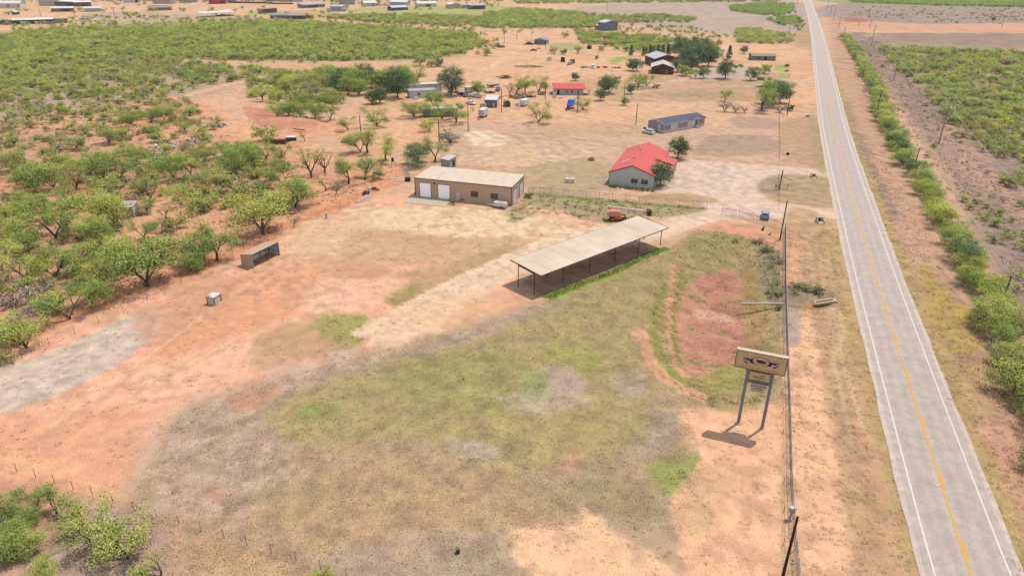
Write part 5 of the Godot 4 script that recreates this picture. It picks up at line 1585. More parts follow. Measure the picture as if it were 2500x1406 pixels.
	part("lid", bxm(Vector3(0, 0.57, 0), Vector3(0.36, 0.03, 0.42)), M("6b7078", 0.6), t)
	part("grille", bxm(Vector3(0, 0.28, 0.205), Vector3(0.26, 0.42, 0.015)), M("55585e", 0.8), t)
	solo("boulder", lump(5, 0.55, 0.3), M("f0e4d6"), "flat white rock beside the tall dark pole at the fence", "rock", v(62.37,-145.44))
	solo("boulder", lump(6, 0.25, 0.2), M("efe2d2"), "small pale rock at the roadside fence's near end", "rock", v(29.61,-52.70))
	# two dogs
	dog(v(57.82,-149.92), 0.5, "dark brown and white dog sitting on the red dirt by the gate", "241512", "efe2d6", 1.25)
	dog(v(58.41,-146.84), -0.6, "small grey dog sitting near the foot of the tall dark pole", "5d5358", "5d5358", 0.8)
	# frame with a hanging white panel
	t = thing("timber_frame", "weathered timber frame with a white panel by the gravel drive", "frame", v(72.47,-181.23), 0.06)
	part("post", bxm(Vector3(0, 2.6, 0), Vector3(0.22, 5.2, 0.22)), M("7a5a44"), t)
	var cb := MB.new()
	cb.beam(Vector3(-1.9, 3.0, 0.2), Vector3(0.3, 3.6, 0), 0.16, 0.16); cb.beam(Vector3(0.3, 3.6, 0), Vector3(3.2, 2.4, 0.2), 0.16, 0.16)
	part("rafter", cb, M("d6b090"), t)
	part("rail", bxm(Vector3(0.3, 1.55, 0.2), Vector3(3.8, 0.16, 0.14)), M("eed3b4"), t)
	part("panel", bxm(Vector3(-0.9, 1.0, 0.28), Vector3(1.3, 1.1, 0.06)), M("ccd2d4", 0.5), t)
	part("post", bxm(Vector3(2.1, 0.8, 0.2), Vector3(0.12, 1.6, 0.12)), M("7a5a44"), t)

func plant_row(a: Vector2, b: Vector2, n: int, label: String):
	var pl := make_plant(77, 0.8, 0.7, 0.05, 4, 14, 26, 0.22, 0.35, 0.8)
	var gm := leaf_mat("shrub_leaf", 0.1, 0.18, 0.06)
	var t := thing("shrub_row", "row of low dark green shrubs along the hall's gable wall", "hedge", a)
	for k in n:
		var p := part("shrub", pl[1], gm, t)
		var q := a.lerp(b, k / float(n - 1)) - a
		p.position = Vector3(q.x, 0, q.y)
		p.rotation.y = k * 1.7
		p.scale = Vector3.ONE * (0.8 + 0.3 * sin(k * 2.3))

func letter(parent: Node, text: String, h: float, at: Vector3, m: Material):
	var f := SystemFont.new()
	f.font_names = PackedStringArray(["Droid Sans"])
	f.font_weight = 700
	var tm := TextMesh.new()
	tm.text = text
	tm.font = f
	tm.font_size = 32
	tm.pixel_size = h / 26.0
	tm.depth = 0.012
	tm.curve_step = 2.0
	var o := part("lettering", tm, m, parent)
	o.position = at

# blue flames either side of a ring with a boat in it
func emblem(parent: Node, cx: float, cy: float, z: float, blue: Material, dark: Material):
	var m := MB.new()
	for s in [-1.0, 1.0]:
		for fl in [[Vector2(2.25, 0.7), Vector2(1.85, 0.4), Vector2(1.4, 0.27), Vector2(0.95, 0.4), Vector2(1.1, 0.0), Vector2(1.36, 0.02), Vector2(1.4, 0.14), Vector2(1.65, 0.3)], [Vector2(0.95, 0.2), Vector2(1.5, 0.06), Vector2(1.36, -0.16), Vector2(1.26, -0.26), Vector2(1.42, -0.44), Vector2(0.78, -0.52), Vector2(1.04, -0.22)], [Vector2(1.3, 0.04), Vector2(1.58, 0.05), Vector2(1.7, 0.3), Vector2(1.75, 0.06), Vector2(2.0, 0.12), Vector2(2.3, 0.38), Vector2(2.05, 0.0), Vector2(1.72, -0.17), Vector2(1.3, -0.17)], [Vector2(2.28, 0.0), Vector2(1.98, -0.28), Vector2(1.68, -0.46), Vector2(1.5, -0.68), Vector2(1.78, -0.62), Vector2(2.02, -0.4)]]:
			var pr := []
			for q in fl: pr.append(Vector2(cx + s * q.x, cy + q.y))
			if s < 0: pr.reverse()
			pr.reverse()
			if area_of(pr) < 0: pr.reverse()
			m = MB.new()
			m.prism(pr, z, z + 0.012)
			part("flame", m, blue, parent)
	var r := MB.new()
	for k in 32:
		var a := TAU * k / 32
		var b := TAU * (k + 1) / 32
		var w := 0.07 + 0.03 * sin(a)
		r.beam(Vector3(cx + cos(a) * 1.05, cy + sin(a) * 0.62, z + 0.008), Vector3(cx + cos(b) * 1.05, cy + sin(b) * 0.62, z + 0.008), w, w * 0.3)
	part("ring", r, dark, parent)
	var bt := MB.new()
	bt.prism([Vector2(cx - 0.62, cy + 0.2), Vector2(cx - 0.42, cy - 0.22), Vector2(cx + 0.58, cy - 0.22), Vector2(cx + 0.66, cy + 0.08), Vector2(cx + 0.1, cy + 0.08)], z, z + 0.014)
	bt.prism([Vector2(cx - 0.3, cy + 0.1), Vector2(cx + 0.25, cy + 0.09), Vector2(cx + 0.05, cy + 0.2)], z, z + 0.014)
	bt.prism([Vector2(cx - 0.45, cy - 0.26), Vector2(cx + 0.5, cy - 0.28), Vector2(cx + 0.1, cy - 0.36)], z, z + 0.014)
	part("boat_figure", bt, blue, parent)

func area_of(p: Array) -> float:
	var s := 0.0
	for k in p.size(): s += p[k].cross(p[(k + 1) % p.size()])
	return s

# a sitting dog: one skin drawn over smoothly joined tapered limbs
func dog(at: Vector2, turn: float, label: String, coat: String, chest: String, size: float):
	var J := [[Vector3(-0.2, 0.16, 0), 0.15, Vector3(0.06, 0.42, 0), 0.14], [Vector3(0.06, 0.42, 0), 0.13, Vector3(0.14, 0.62, 0), 0.075], [Vector3(0.16, 0.68, 0), 0.095, Vector3(0.33, 0.64, 0), 0.045],
		[Vector3(0.1, 0.34, 0.08), 0.06, Vector3(0.14, 0.03, 0.09), 0.035], [Vector3(0.1, 0.34, -0.08), 0.06, Vector3(0.14, 0.03, -0.09), 0.035], [Vector3(0.14, 0.03, 0.09), 0.036, Vector3(0.2, 0.02, 0.09), 0.03], [Vector3(0.14, 0.03, -0.09), 0.036, Vector3(0.2, 0.02, -0.09), 0.03],
		[Vector3(-0.2, 0.14, 0.12), 0.09, Vector3(0.0, 0.16, 0.15), 0.06], [Vector3(0.0, 0.16, 0.15), 0.05, Vector3(-0.1, 0.03, 0.15), 0.035], [Vector3(-0.1, 0.03, 0.15), 0.036, Vector3(0.04, 0.02, 0.15), 0.03],
		[Vector3(-0.2, 0.14, -0.12), 0.09, Vector3(0.0, 0.16, -0.15), 0.06], [Vector3(0.0, 0.16, -0.15), 0.05, Vector3(-0.1, 0.03, -0.15), 0.035], [Vector3(-0.1, 0.03, -0.15), 0.036, Vector3(0.04, 0.02, -0.15), 0.03],
		[Vector3(-0.3, 0.1, 0), 0.04, Vector3(-0.55, 0.06, 0.1), 0.022], [Vector3(0.14, 0.73, 0.06), 0.03, Vector3(0.11, 0.83, 0.075), 0.012], [Vector3(0.14, 0.73, -0.06), 0.03, Vector3(0.11, 0.83, -0.075), 0.012]]
	var t := thing("dog", label, "dog", at, turn)
	var o := part("body", skin(J, 0.028, size, lin(coat), lin(chest)), null, t)
	var m := StandardMaterial3D.new()
	m.vertex_color_use_as_albedo = true
	m.roughness = 0.9
	m.resource_name = "coat"
	o.material_override = m

func skin(J: Array, cell: float, size: float, coat: Color, chest: Color) -> ArrayMesh:
	var lo := Vector3(-0.7, -0.06, -0.3)
	var nx := 40
	var ny := 36
	var nz := 22
	var f := PackedFloat32Array(); f.resize(nx * ny * nz)
	for k in nz:
		for j in ny:
			for i in nx:
				var p := lo + Vector3(i, j, k) * cell
				var s := 0.0
				for b in J:
					var ab: Vector3 = b[2] - b[0]
					var u := clampf((p - b[0]).dot(ab) / ab.length_squared(), 0, 1)
					s += exp(-(p.distance_to(b[0] + ab * u) - lerpf(b[1], b[3], u)) * 38.0)
				f[(k * ny + j) * nx + i] = -log(maxf(s, 1e-9)) / 38.0
	var at := {}
	var vs := PackedVector3Array()
	var cs := PackedColorArray()
	for k in nz - 1:
		for j in ny - 1:
			for i in nx - 1:
				var c := Vector3.ZERO
				var n := 0
				for e in [[0, 0, 0, 1, 0, 0], [0, 1, 0, 1, 1, 0], [0, 0, 1, 1, 0, 1], [0, 1, 1, 1, 1, 1], [0, 0, 0, 0, 1, 0], [1, 0, 0, 1, 1, 0], [0, 0, 1, 0, 1, 1], [1, 0, 1, 1, 1, 1], [0, 0, 0, 0, 0, 1], [1, 0, 0, 1, 0, 1], [0, 1, 0, 0, 1, 1], [1, 1, 0, 1, 1, 1]]:
					var a := f[((k + e[2]) * ny + j + e[1]) * nx + i + e[0]]
					var b := f[((k + e[5]) * ny + j + e[4]) * nx + i + e[3]]
					if (a < 0) != (b < 0):
						c += Vector3(e[0], e[1], e[2]).lerp(Vector3(e[3], e[4], e[5]), a / (a - b))
						n += 1
				if n:
					at[(k * ny + j) * nx + i] = vs.size()
					var q := lo + (Vector3(i, j, k) + c / n) * cell
					vs.append(q * size)
					cs.append(chest if q.x > 0.1 and q.y < 0.62 and q.y > 0.2 and absf(q.z) < 0.08 else coat)
	var ix := PackedInt32Array()
	for k in range(1, nz - 1):
		for j in range(1, ny - 1):
			for i in range(1, nx - 1):
				var q := (k * ny + j) * nx + i
				for ax in [[1, nx, nx * ny], [nx, nx * ny, 1], [nx * ny, 1, nx]]:
					var a := f[q]
					var b := f[q + ax[0]]
					if (a < 0) == (b < 0): continue
					var v0: int = at.get(q, -1)
					var v1: int = at.get(q - ax[1], -1)
					var v2: int = at.get(q - ax[1] - ax[2], -1)
					var v3: int = at.get(q - ax[2], -1)
					if v0 < 0 or v1 < 0 or v2 < 0 or v3 < 0: continue
					for w in ([v0, v1, v2, v0, v2, v3] if a > 0 else [v0, v2, v1, v0, v3, v2]): ix.append(w)
	var st := SurfaceTool.new()
	st.begin(Mesh.PRIMITIVE_TRIANGLES)
	st.set_smooth_group(0)
	for w in ix:
		st.set_color(cs[w])
		st.add_vertex(vs[w])
	st.index()
	st.generate_normals()
	return st.commit()

func homestead():
	var white := weathered("efebe8", 0.6, 0.3)
	var grey := weathered("c9c4c0", 0.7, 0.3)
	var pale_roof := weathered("f2ece6", 0.5, 0.2)
	house({"name": "white_mobile_home", "label": "flat-roofed white mobile home under big dark trees", "cat": "house", "a": v(-45.3,-306.0), "b": v(-31.8,-310.6), "d": 5.0, "h": 3.0, "rise": 0.15, "roof": "shed", "over": 0.1, "wall": white, "roofm": grey, "mark": "the flat-roofed white mobile home", "open": [["front", 3.5, 0.3, 0.9, 2.0, "door", M("d5d0cc")], ["front", -3.0, 1.2, 1.2, 0.9, "window"], ["right", 0.0, 1.2, 0.9, 0.9, "window"]]})
	house({"name": "white_mobile_home", "label": "second white mobile home set close behind the first one", "cat": "house", "a": v(-47.3,-319.7), "b": v(-33.0,-324.6), "d": 4.0, "h": 3.3, "rise": 0.1, "roof": "shed", "over": 0.1, "wall": white, "roofm": pale_roof, "open": [["right", 0.0, 1.2, 0.9, 0.9, "window"], ["left", 0.0, 1.2, 0.9, 0.9, "window"]]})
	solo("propane_tank", tank_mesh(1.6, 0.45), M("f0ece8", 0.4), "small white gas tank beside the flat-roofed white mobile home", "tank", v(-42.4,-304.3), 0.2)
	house({"name": "long_trailer_home", "label": "long low white trailer home hidden behind mesquite branches", "cat": "house", "a": v(-34.7,-268.1), "b": v(-21.6,-270.2), "d": 3.4, "h": 3.1, "rise": 0.1, "roof": "shed", "over": 0.08, "wall": weathered("b9b4b4", 0.7, 0.3), "roofm": pale_roof, "lift": 0.5, "mark": "the long white trailer home", "open": [["front", 2.0, 0.7, 0.8, 1.9, "door"], ["front", -3.0, 1.4, 1.0, 0.8, "window"], ["right", 0.0, 0.6, 2.9, 2.3, "panel", M("f0ecea")]]})
	house({"name": "workshop_shed", "label": "grey-fronted shed with white ribbed side and white roof", "cat": "shed", "a": v(-12.0,-288.2), "b": v(-7.0,-287.6), "d": 6.5, "h": 3.0, "rise": 0.8, "roof": "shed", "over": 0.1, "wall": weathered("f0eae4", 0.6, 0.3), "roofm": pale_roof, "trim": M("8b8784"), "mark": "the grey-fronted shed", "open": [["front", 0.0, 0.0, 5.2, 2.95, "panel", M("7b7a7c")], ["front", 1.2, 0.05, 0.8, 1.9, "door", M("d8d4d2")], ["front", -1.0, 1.0, 0.8, 0.8, "window"]]})
	solo("water_tank", round_box(2.6, 1.9, 1.9), weathered("d9cec2", 0.6, 0.4), "squat cream plastic tank beside the grey-fronted shed", "tank", v(-12.5,-287.3), 0.1)
	# half-round hut
	var t := thing("arched_hut", "small arched hut with a grey front and brown curved roof", "shed", v(-2.6,-289.5), 0.15, "", "the small arched hut")
	var pr := [Vector2(-1.25, 0), Vector2(1.25, 0), Vector2(1.25, 1.4)]
	for k in 9: pr.append(Vector2(cos(PI * k / 8) * 1.25, 1.5 + sin(PI * k / 8) * 1.1))
	pr.append(Vector2(-1.25, 1.4))
	var m := MB.new()
	m.prism(pr, -3.6, -0.05)
	part("roof", m, weathered("c3aa90", 0.8, 0.3), t)
	m = MB.new()
	m.prism(pr, -0.05, 0.04)
	part("front_wall", m, M("77706c"), t)
	part("door", bxm(Vector3(0.1, 1.0, 0.06), Vector3(0.8, 2.0, 0.03)), M("5d5754"), t)
	box_trailer("enclosed_trailer", "white enclosed cargo trailer with its tow bar towards the arched hut", v(4.4,-292.4), face(v(6.1,-296.0), v(2.6,-289.7)), 4.4, 2.2, 2.1, 0.5, M("f3efec", 0.4), M("f7f4f1", 0.4), "trailer", "the white cargo trailer")
	box_trailer("stock_trailer", "white boxy trailer with dark round vent parked on bare ground", v(-11.8,-270.0), face(v(-10.7,-275.3), v(-13.8,-265.5)), 5.0, 2.3, 2.4, 0.7, M("e6e4e8", 0.5), M("f3ece2", 0.5), "trailer", "the white boxy trailer", 2)
	m = MB.new()
	m.cyl(Vector3(0, 0.3, 0), Vector3(0.9, 0.3, 0.2), 0.28, 0.28, 10)
	solo("gas_bottles", m, M("d9d0c4"), "pale gas bottles on the tow bar of the white boxy trailer", "bottles", v(-13.7,-264.7))
	var cb := boat("covered_boat", "motor boat under a bright blue cover on its trailer", v(22.9,-286.6), face(v(25.1,-294.3), v(21.0,-281.6)), 7.0, M("3a52b8", 0.5), M("2d62e0", 0.7))
	cb.scale = Vector3(1.15, 1.35, 1.3)
	var cc := MB.new()
	cc.prism([Vector2(-3.3, 1.3), Vector2(-0.6, 1.3), Vector2(-1.0, 2.5), Vector2(-3.2, 2.6)], -0.95, 0.95)
	part("cabin_cover", cc, M("4aa0e6", 0.7), cb)
	# red-roofed cottage
	var rt := weathered("f2706a", 0.55, 0.1)
	t = house({"name": "cottage", "label": "small white cottage with a bright red roof and side porch", "cat": "house", "a": v(17.9,-318.2), "b": v(31.2,-317.9), "d": 8.0, "h": 2.8, "rise": 1.6, "roof": "gable_x", "over": 0.5, "wall": weathered("d9dadf", 0.7, 0.3), "roofm": rt, "trim": M("a5645c"), "mark": "the white cottage with red roof", "open": [["front", -1.0, 0.9, 0.8, 1.1, "window"], ["front", 1.5, 0.8, 0.9, 1.3, "window"], ["front", 4.4, 0.05, 0.9, 2.0, "door", M("9b9698")], ["front", -4.6, 0.1, 1.0, 2.0, "gap"]]})
	m = MB.new()
	m.prism([Vector2(6.6, 2.75), Vector2(9.6, 2.2), Vector2(9.6, 2.28), Vector2(6.6, 2.83)], -5.5, 0.4)
	part("porch_roof", m, rt, t)
	for z in [0.3, -2.6, -5.3]: part("porch_post", bxm(Vector3(9.4, 1.1, z), Vector3(0.12, 2.2, 0.12)), M("8a5a48"), t)
	solo("water_cooler", round_box(1.4, 2.0, 1.2), M("e9e6e4"), "white evaporative cooler standing against the white cottage", "cooler", v(17.8,-311.3))
	solo("bath_tub", round_box(1.8, 0.6, 0.8), M("efe8e0", 0.4), "white tub lying in front of the white cottage", "tub", v(20.5,-309.5), 0.1)
	# cars of the homestead
	car("sedan", "white sedan parked beside the grey-fronted shed", v(-17.9,-293.9), face(v(-19.7,-295.5), v(-15.8,-292.2)), "sedan", M("f4f2f0", 0.25))
	car("sedan", "dark maroon sedan beside the end of the long white trailer home", v(-22.2,-287.7), face(v(-23.8,-291.0), v(-20.7,-284.4)), "sedan", M("5c3440", 0.25))
	car("pickup_truck", "white pickup truck under the bright green tree", v(-16.3,-309.5), face(v(-14.0,-307.7), v(-18.5,-311.3)), "pickup", M("f0eff0", 0.25), "truck")
	car("pickup_truck", "slate-blue pickup truck parked beyond the grey-fronted shed", v(-7.3,-327.1), face(v(-6.3,-334.7), v(-8.3,-321.8)), "pickup", M("747e9c", 0.25), "truck")
	var c := box_trailer("camper", "white camper trailer with a light blue window by dark junk", v(-20.2,-321.2), face(v(-18.8,-322.3), v(-21.6,-320.1)), 4.0, 2.1, 2.2, 0.4, M("efe6dc", 0.5), M("f4eee8", 0.5), "camper")
	part("blue_panel", bxm(Vector3(0, 1.9, 1.08), Vector3(2.2, 0.8, 0.03)), M("7ab8d6", 0.4), c)
	heap("junk_pile", "dark heap of scrap metal and tarps beside the white camper", "junk", v(-26.5,-320.8), 14, 3.5, ["6a5c5a", "8d8380", "7a4a40", "b9b0a8"], 1.3)
	heap("junk_pile", "low brown heap of farm scrap under the three mesquites", "junk", v(-0.3,-310.3), 10, 2.2, ["5e3e38", "7a6a60"], 1.2)
	heap("junk_pile", "grey pile of boards and barrels right of the three mesquites", "junk", v(7.5,-312.7), 12, 2.4, ["6d6660", "8d8078", "4e4a48"], 1.3)
	heap("junk_pile", "brown stack of pallets between the junk and the white cottage", "junk", v(12.4,-317.9), 8, 1.6, ["a58a74", "8a7462"], 1.2)
	heap("junk_pile", "grey tank and scrap tangle behind the bare-branched tree", "junk", v(-11.3,-321.7), 12, 2.6, ["8a8480", "a9a29a", "6d6462"], 1.3)
	t = flat_trailer("farm_trailer", "low rusty trailer loaded with scrap iron out on the bare dirt", v(-4.4,-362.2), 0.1, 6.0, 2.2, M("7d5f56"))
	car("pickup_truck", "old tan pickup truck standing between the junk and the three mesquites", v(2.8,-308.6), 0.5, "pickup", M("b59a80", 0.4), "truck")
	car("sedan", "dark grey car nosed under the sparse mesquite by the white camper", v(-23.1,-315.0), 2.6, "sedan", M("55525c", 0.3))
	flat_trailer("flat_trailer", "grey flat trailer in the yard left of the tall brown pole", v(-8.0,-308.0), 0.3, 5.0, 2.1, M("8d8078"))
	boat("parked_boat", "dark-hulled boat on a trailer behind the slate-blue pickup", v(-9.8,-335.6), 0.4, 6.0, M("6a6470", 0.4), M("b0a8a4", 0.6))
	heap("junk_pile", "rusty heap of machine parts along the left of the white pickup", "junk", v(-21.4,-311.1), 12, 2.4, ["7a5a50", "5a4c4c", "a39890"], 1.3)
	heap("junk_pile", "scatter of white scraps on the dirt in front of the arched hut", "junk", v(0.6,-286.3), 7, 2.0, ["e6e0d8"], 0.9)
	solo("white_cooler", round_box(1.2, 1.3, 1.0), M("efece8"), "small white box by the tow bar of the cargo trailer", "box", v(1.3,-291.4), 0.4)
	heap("scrap_load", "heap of rusty iron lying on the low farm trailer", "junk", v(-4.6,-363.5), 16, 2.0, ["7a5a52", "8d7a70"], 1.0).position.y = 0.75
	heap("loose_planks", "pale planks on the dirt left of the rusty farm trailer", "planks", v(-8.2,-365.8), 8, 2.2, ["d0c2b4"], 1.2)
	branch_heap("brush_pile", "long grey pile of cut brush on the open dirt", "brush pile", v(7.9,-402.5), 240, 8.0, "8a7b78")
	solo("mineral_tank", round_box(2.6, 2.4, 2.2), M("f4f1ee", 0.5), "white square water tank standing alone on the dirt", "tank", v(20.7,-428.1), 0.1)
	solo("water_crate", round_box(2.4, 2.6, 2.2), M("3a3a44", 0.6), "black square water tank standing alone on the dirt", "tank", v(28.5,-423.5), 0.0)
	boat("parked_boat", "white and grey boat on a trailer beside a brown crate", v(31.5,-412.0), face(v(34.0,-420.5), v(29.3,-407.1)), 6.0, M("cfcfda", 0.4), M("9a94a0", 0.6))
	solo("crate", round_box(2.6, 2.2, 2.0), M("a08a78"), "brown wooden crate beside the white and grey boat", "crate", v(33.9,-418.8), 0.1)
	car("van", "white van parked nose-on among the trailers", v(43.7,-400.3), face(v(45.2,-413.0), v(43.1,-397.2)), "van", M("f4f2f0", 0.3), "van")
	flat_trailer("flat_trailer", "small flat trailer beside the white van", v(39.2,-401.5), 0.0, 4.5, 2.0, M("9a7a60"))
	heap("machine", "dark small machine right of the white van", "machine", v(47.1,-402.0), 8, 0.9, ["4a4448", "6d5a58"], 1.0)
	heap("machine", "red implement frame beyond the white van", "machine", v(51.2,-402.3), 9, 1.3, ["c86a50", "b05442"], 1.2)
	heap("log_row", "low row of brown logs on the dirt past the red implement", "logs", v(57.0,-401.2), 12, 2.5, ["9a7458"], 1.1)
	solo("black_tank", tank_up(1.6, 2.3), M("3c3c44", 0.6), "upright black water tank at the edge of the shrubs", "tank", v(50.2,-487.2))
	solo("hay_bale", tank_mesh(1.6, 1.0), M("b0987c", 0.9), "weathered round bale near the wire pen", "bale", v(50.1,-439.1), 0.4)
	solo("white_cube", round_box(1.6, 1.8, 1.4), M("efe9e4"), "small white box beyond the row of conifers' lawn", "box", v(74.9,-418.3))
	# grey house with car port
	t = house({"name": "grey_house", "label": "low grey house with brown gable end and lean-to car port", "cat": "house", "a": v(13.8,-509.7), "b": v(22.0,-508.0), "d": 12.0, "h": 2.9, "rise": 1.4, "roof": "gable_z", "over": 0.4, "wall": weathered("b5b4c2", 0.7, 0.3), "roofm": weathered("aeb0c0", 0.7, 0.2), "trim": M("d9d6d6"), "mark": "the low grey house", "open": [["front", 0.0, 0.3, 7.6, 2.5, "panel", M("9b8480")], ["right", 1.0, 0.9, 1.0, 1.1, "window"], ["right", -3.0, 0.9, 1.0, 1.1, "window"]]})
	open_shed("car_port", "lean-to car port on the left of the low grey house", "car port", v(8.0,-506.8), v(13.1,-507.2), 6.0, 2.6, 2.9, 3, weathered("b9b6c0", 0.6, 0.2), M("7a706c"))
	car("sport_utility", "dark red sport utility under the car port of the low grey house", v(10.6,-509.4), 0.1, "suv", M("5a2832", 0.3))
	car("sedan", "bright red small car in front of the low grey house", v(12.6,-473.4), 0.0, "sedan", M("b02838", 0.3))
	heap("junk_pile", "small pale pile beside the bright red small car", "junk", v(16.1,-484.5), 8, 1.2, ["d8c4b0", "c2a898"], 1.2)
	# two-storey grey house
	t = house({"name": "tall_grey_house", "label": "two-storey grey house with pale metal roof among low trees", "cat": "house", "a": v(74.5,-606.4), "b": v(86.1,-614.3), "d": 9.0, "h": 6.6, "rise": 1.6, "roof": "gable_z", "over": 0.3, "wall": weathered("8d8c9c", 0.7, 0.3), "roofm": weathered("d8d6d8", 0.4, 0.2), "trim": M("e0dcdc"), "mark": "the two-storey grey house", "open": [["front", -1.5, 4.2, 1.0, 1.3, "window"], ["front", 2.0, 4.2, 1.0, 1.3, "window"], ["front", 1.0, 0.6, 1.0, 1.6, "window"]]})
	house({"name": "house_wing", "label": "single-storey wing on the left of the two-storey grey house", "cat": "house", "a": v(68.8,-616.0), "b": v(75.4,-616.6), "d": 7.0, "h": 3.4, "rise": 0.7, "roof": "gable_x", "over": 0.3, "wall": weathered("7d7a88", 0.7, 0.3), "roofm": weathered("d8d6d8", 0.4, 0.2), "open": [["front", 0.0, 0.3, 3.4, 2.2, "gap"]]})
	# the brown barn house, two roofs
	var brown := weathered("7a4234", 0.8, 0.4)
	var metal := weathered("cac6c6", 0.4, 0.2)
	t = house({"name": "brown_barn", "label": "dark brown barn house with a long grey metal roof", "cat": "barn", "a": v(73.0,-381.8), "b": v(84.4,-379.7), "d": 15.0, "h": 3.4, "rise": 1.9, "roof": "gable_z", "over": 0.5, "wall": brown, "roofm": metal, "trim": M("6a3a30"), "mark": "the dark brown barn", "open": [["front", -2.6, 0.1, 2.4, 2.4, "gap"], ["front", 2.2, 0.8, 1.2, 1.2, "window"], ["right", 3.0, 0.1, 4.0, 2.6, "gap"]]})
	house({"name": "brown_barn", "label": "raised rear half of the brown barn with its own metal roof", "cat": "barn", "a": v(79.4,-407.3), "b": v(93.3,-409.9), "d": 16.0, "h": 4.4, "rise": 2.0, "roof": "gable_z", "over": 0.5, "wall": brown, "roofm": metal, "trim": M("6a3a30"), "open": [["left", 0.0, 0.8, 1.2, 1.2, "window"]]})
	house({"name": "back_shed", "label": "small white-roofed shed behind the conifer row", "cat": "shed", "a": v(105.7,-491.7), "b": v(113.5,-494.6), "d": 5.0, "h": 2.8, "rise": 0.8, "roof": "gable_x", "over": 0.3, "wall": weathered("b9aea6", 0.7, 0.3), "roofm": metal})
	box_trailer("travel_trailer", "pale travel trailer parked under the spreading tree", v(126.9,-452.2), 0.1, 6.0, 2.4, 2.3, 0.5, M("dccfc6", 0.5), M("e6dcd6", 0.5), "camper")
	car("sedan", "dark maroon car beside the pale travel trailer", v(124.2,-453.9), 1.4, "sedan", M("4a3038", 0.3))
	t = house({"name": "ranch_house", "label": "low grey timber ranch house near the highway", "cat": "house", "a": v(144.2,-438.7), "b": v(158.3,-437.9), "d": 8.0, "h": 2.6, "rise": 1.0, "roof": "gable_x", "over": 0.4, "wall": weathered("a39a96", 0.8, 0.4), "roofm": weathered("ab9f9a", 0.8, 0.2), "mark": "the low grey ranch house", "open": [["front", -3.0, 0.4, 2.4, 1.8, "window", M("d6dade")], ["front", 1.0, 0.1, 1.6, 2.2, "gap"], ["front", -6.0, 0.8, 1.0, 1.0, "window"]]})
	for k in 3:
		solo("stone_block", round_box(1.5, 1.5, 1.4), M("a08e78"), ["left pale stone block beside the gravel yard", "middle pale stone block beside the gravel yard", "right pale stone block beside the gravel yard"][k], "block", [v(125.1,-365.0), v(126.8,-363.9), v(130.8,-365.4)][k], 0.1 * k)
	flat_trailer("flat_trailer", "grey flat trailer parked beside the big bushy tree", v(120.3,-344.3), 0.05, 7.0, 2.2, M("b8aaa0"))
	house({"name": "field_hut", "label": "tiny green-roofed hut at the end of the thicket", "cat": "shed", "a": v(-13.0,-493.3), "b": v(-10.2,-493.6), "d": 3.0, "h": 2.6, "rise": 0.4, "roof": "shed", "over": 0.3, "wall": weathered("9a8a7c", 0.8, 0.3), "roofm": weathered("d5d8cc", 0.6, 0.2), "mark": "the tiny hut"})
	solo("low_wall", bxm(Vector3(0, 0.7, 0), Vector3(5.0, 1.4, 0.5)), M("a3745e"), "low red-brown block wall beside the tiny hut", "wall", v(-9.0,-489.1))
	# things lying on the dirt of the left-hand scrub
	t = thing("box_truck_body", "grey box body with white top beside a dirt heap", "truck body", v(-74.14,-228.48), 0.1, "", "the grey box body")
	part("box", bxm(Vector3(0, 0.75, 0), Vector3(3.2, 1.5, 2.0)), M("5a4a4c"), t)
	part("lid", bxm(Vector3(0, 1.56, 0), Vector3(3.4, 0.12, 2.2)), M("e3e0e6", 0.5), t)
	solo("rusty_trailer", bxm(Vector3(0, 0.7, 0), Vector3(5.0, 1.3, 2.0)), weathered("6e3a30", 0.9, 0.4), "rust-red steel box left of the grey box body", "container", v(-77.18,-225.06), 0.12)
	solo("dirt_heap", cone_mesh(3.4, 1.6), M("dba584", 1.0), "small cone of orange dirt in front of the grey box body", "dirt heap", v(-71.75,-222.58))
	t = flat_trailer("tow_trailer", "dark bare trailer frame under a small mesquite", v(-54.82,-228.72), 0.25, 5.0, 2.0, M("5c5658"))
	solo("trailer_load", bxm(Vector3(-0.5, 0.85, 0), Vector3(1.2, 0.35, 1.5)), M("d9d4d4"), "white sheet lying on the dark trailer frame", "sheet", v(-54.82,-228.72), 0.25)
	solo("drum", tank_mesh(1.6, 0.8), M("9a6a54"), "rusty drum lying at the edge of the bushes above the pit", "drum", v(-77.9,-260.3), 0.2)
	solo("log", tank_mesh(5.0, 0.18), M("8a6a58"), "long straight log lying beside the dirt pit", "log", v(-76.08,-245.05), -0.35)
	t = thing("deer_feeder", "dark barrel feeder standing on three thin legs", "feeder", v(-35.47,-198.96), 0.0)
	m = MB.new()
	for k in 3: m.beam(Vector3(cos(k * 2.1) * 0.9, 0, sin(k * 2.1) * 0.9), Vector3(cos(k * 2.1) * 0.35, 2.2, sin(k * 2.1) * 0.35), 0.06, 0.06)
	part("leg_frame", m, M("6a5048"), t)
	m = MB.new()
	m.cyl(Vector3(0, 1.7, 0), Vector3(0, 2.8, 0), 0.35, 0.38, 10)
	part("barrel", m, M("3a2c2a"), t)
	# by the left end of the shop
	for k in 3:
		var dm := MB.new()
		dm.lathe([Vector2(0, 0.0), Vector2(0, 0.3), Vector2(0.45, 0.31), Vector2(0.9, 0.3), Vector2(0.9, 0.0)], Vector3.ZERO, Vector3.UP, 10)
		solo("plastic_drum", dm, M(["4a62a8", "38406a", "5a78c0"][k], 0.5), ["blue drum standing at the left of three by the wire fence", "dark drum in the middle of three by the wire fence", "bright blue drum at the right of three by the wire fence"][k], "drum", [v(-38.90,-172.39), v(-38.57,-173.42), v(-37.83,-173.44)][k], 0.0, "drums by the fence")
	m = MB.new()
	var pa: Vector2 = v(-39.76,-166.77)
	var pb: Vector2 = v(-37.63,-172.43)
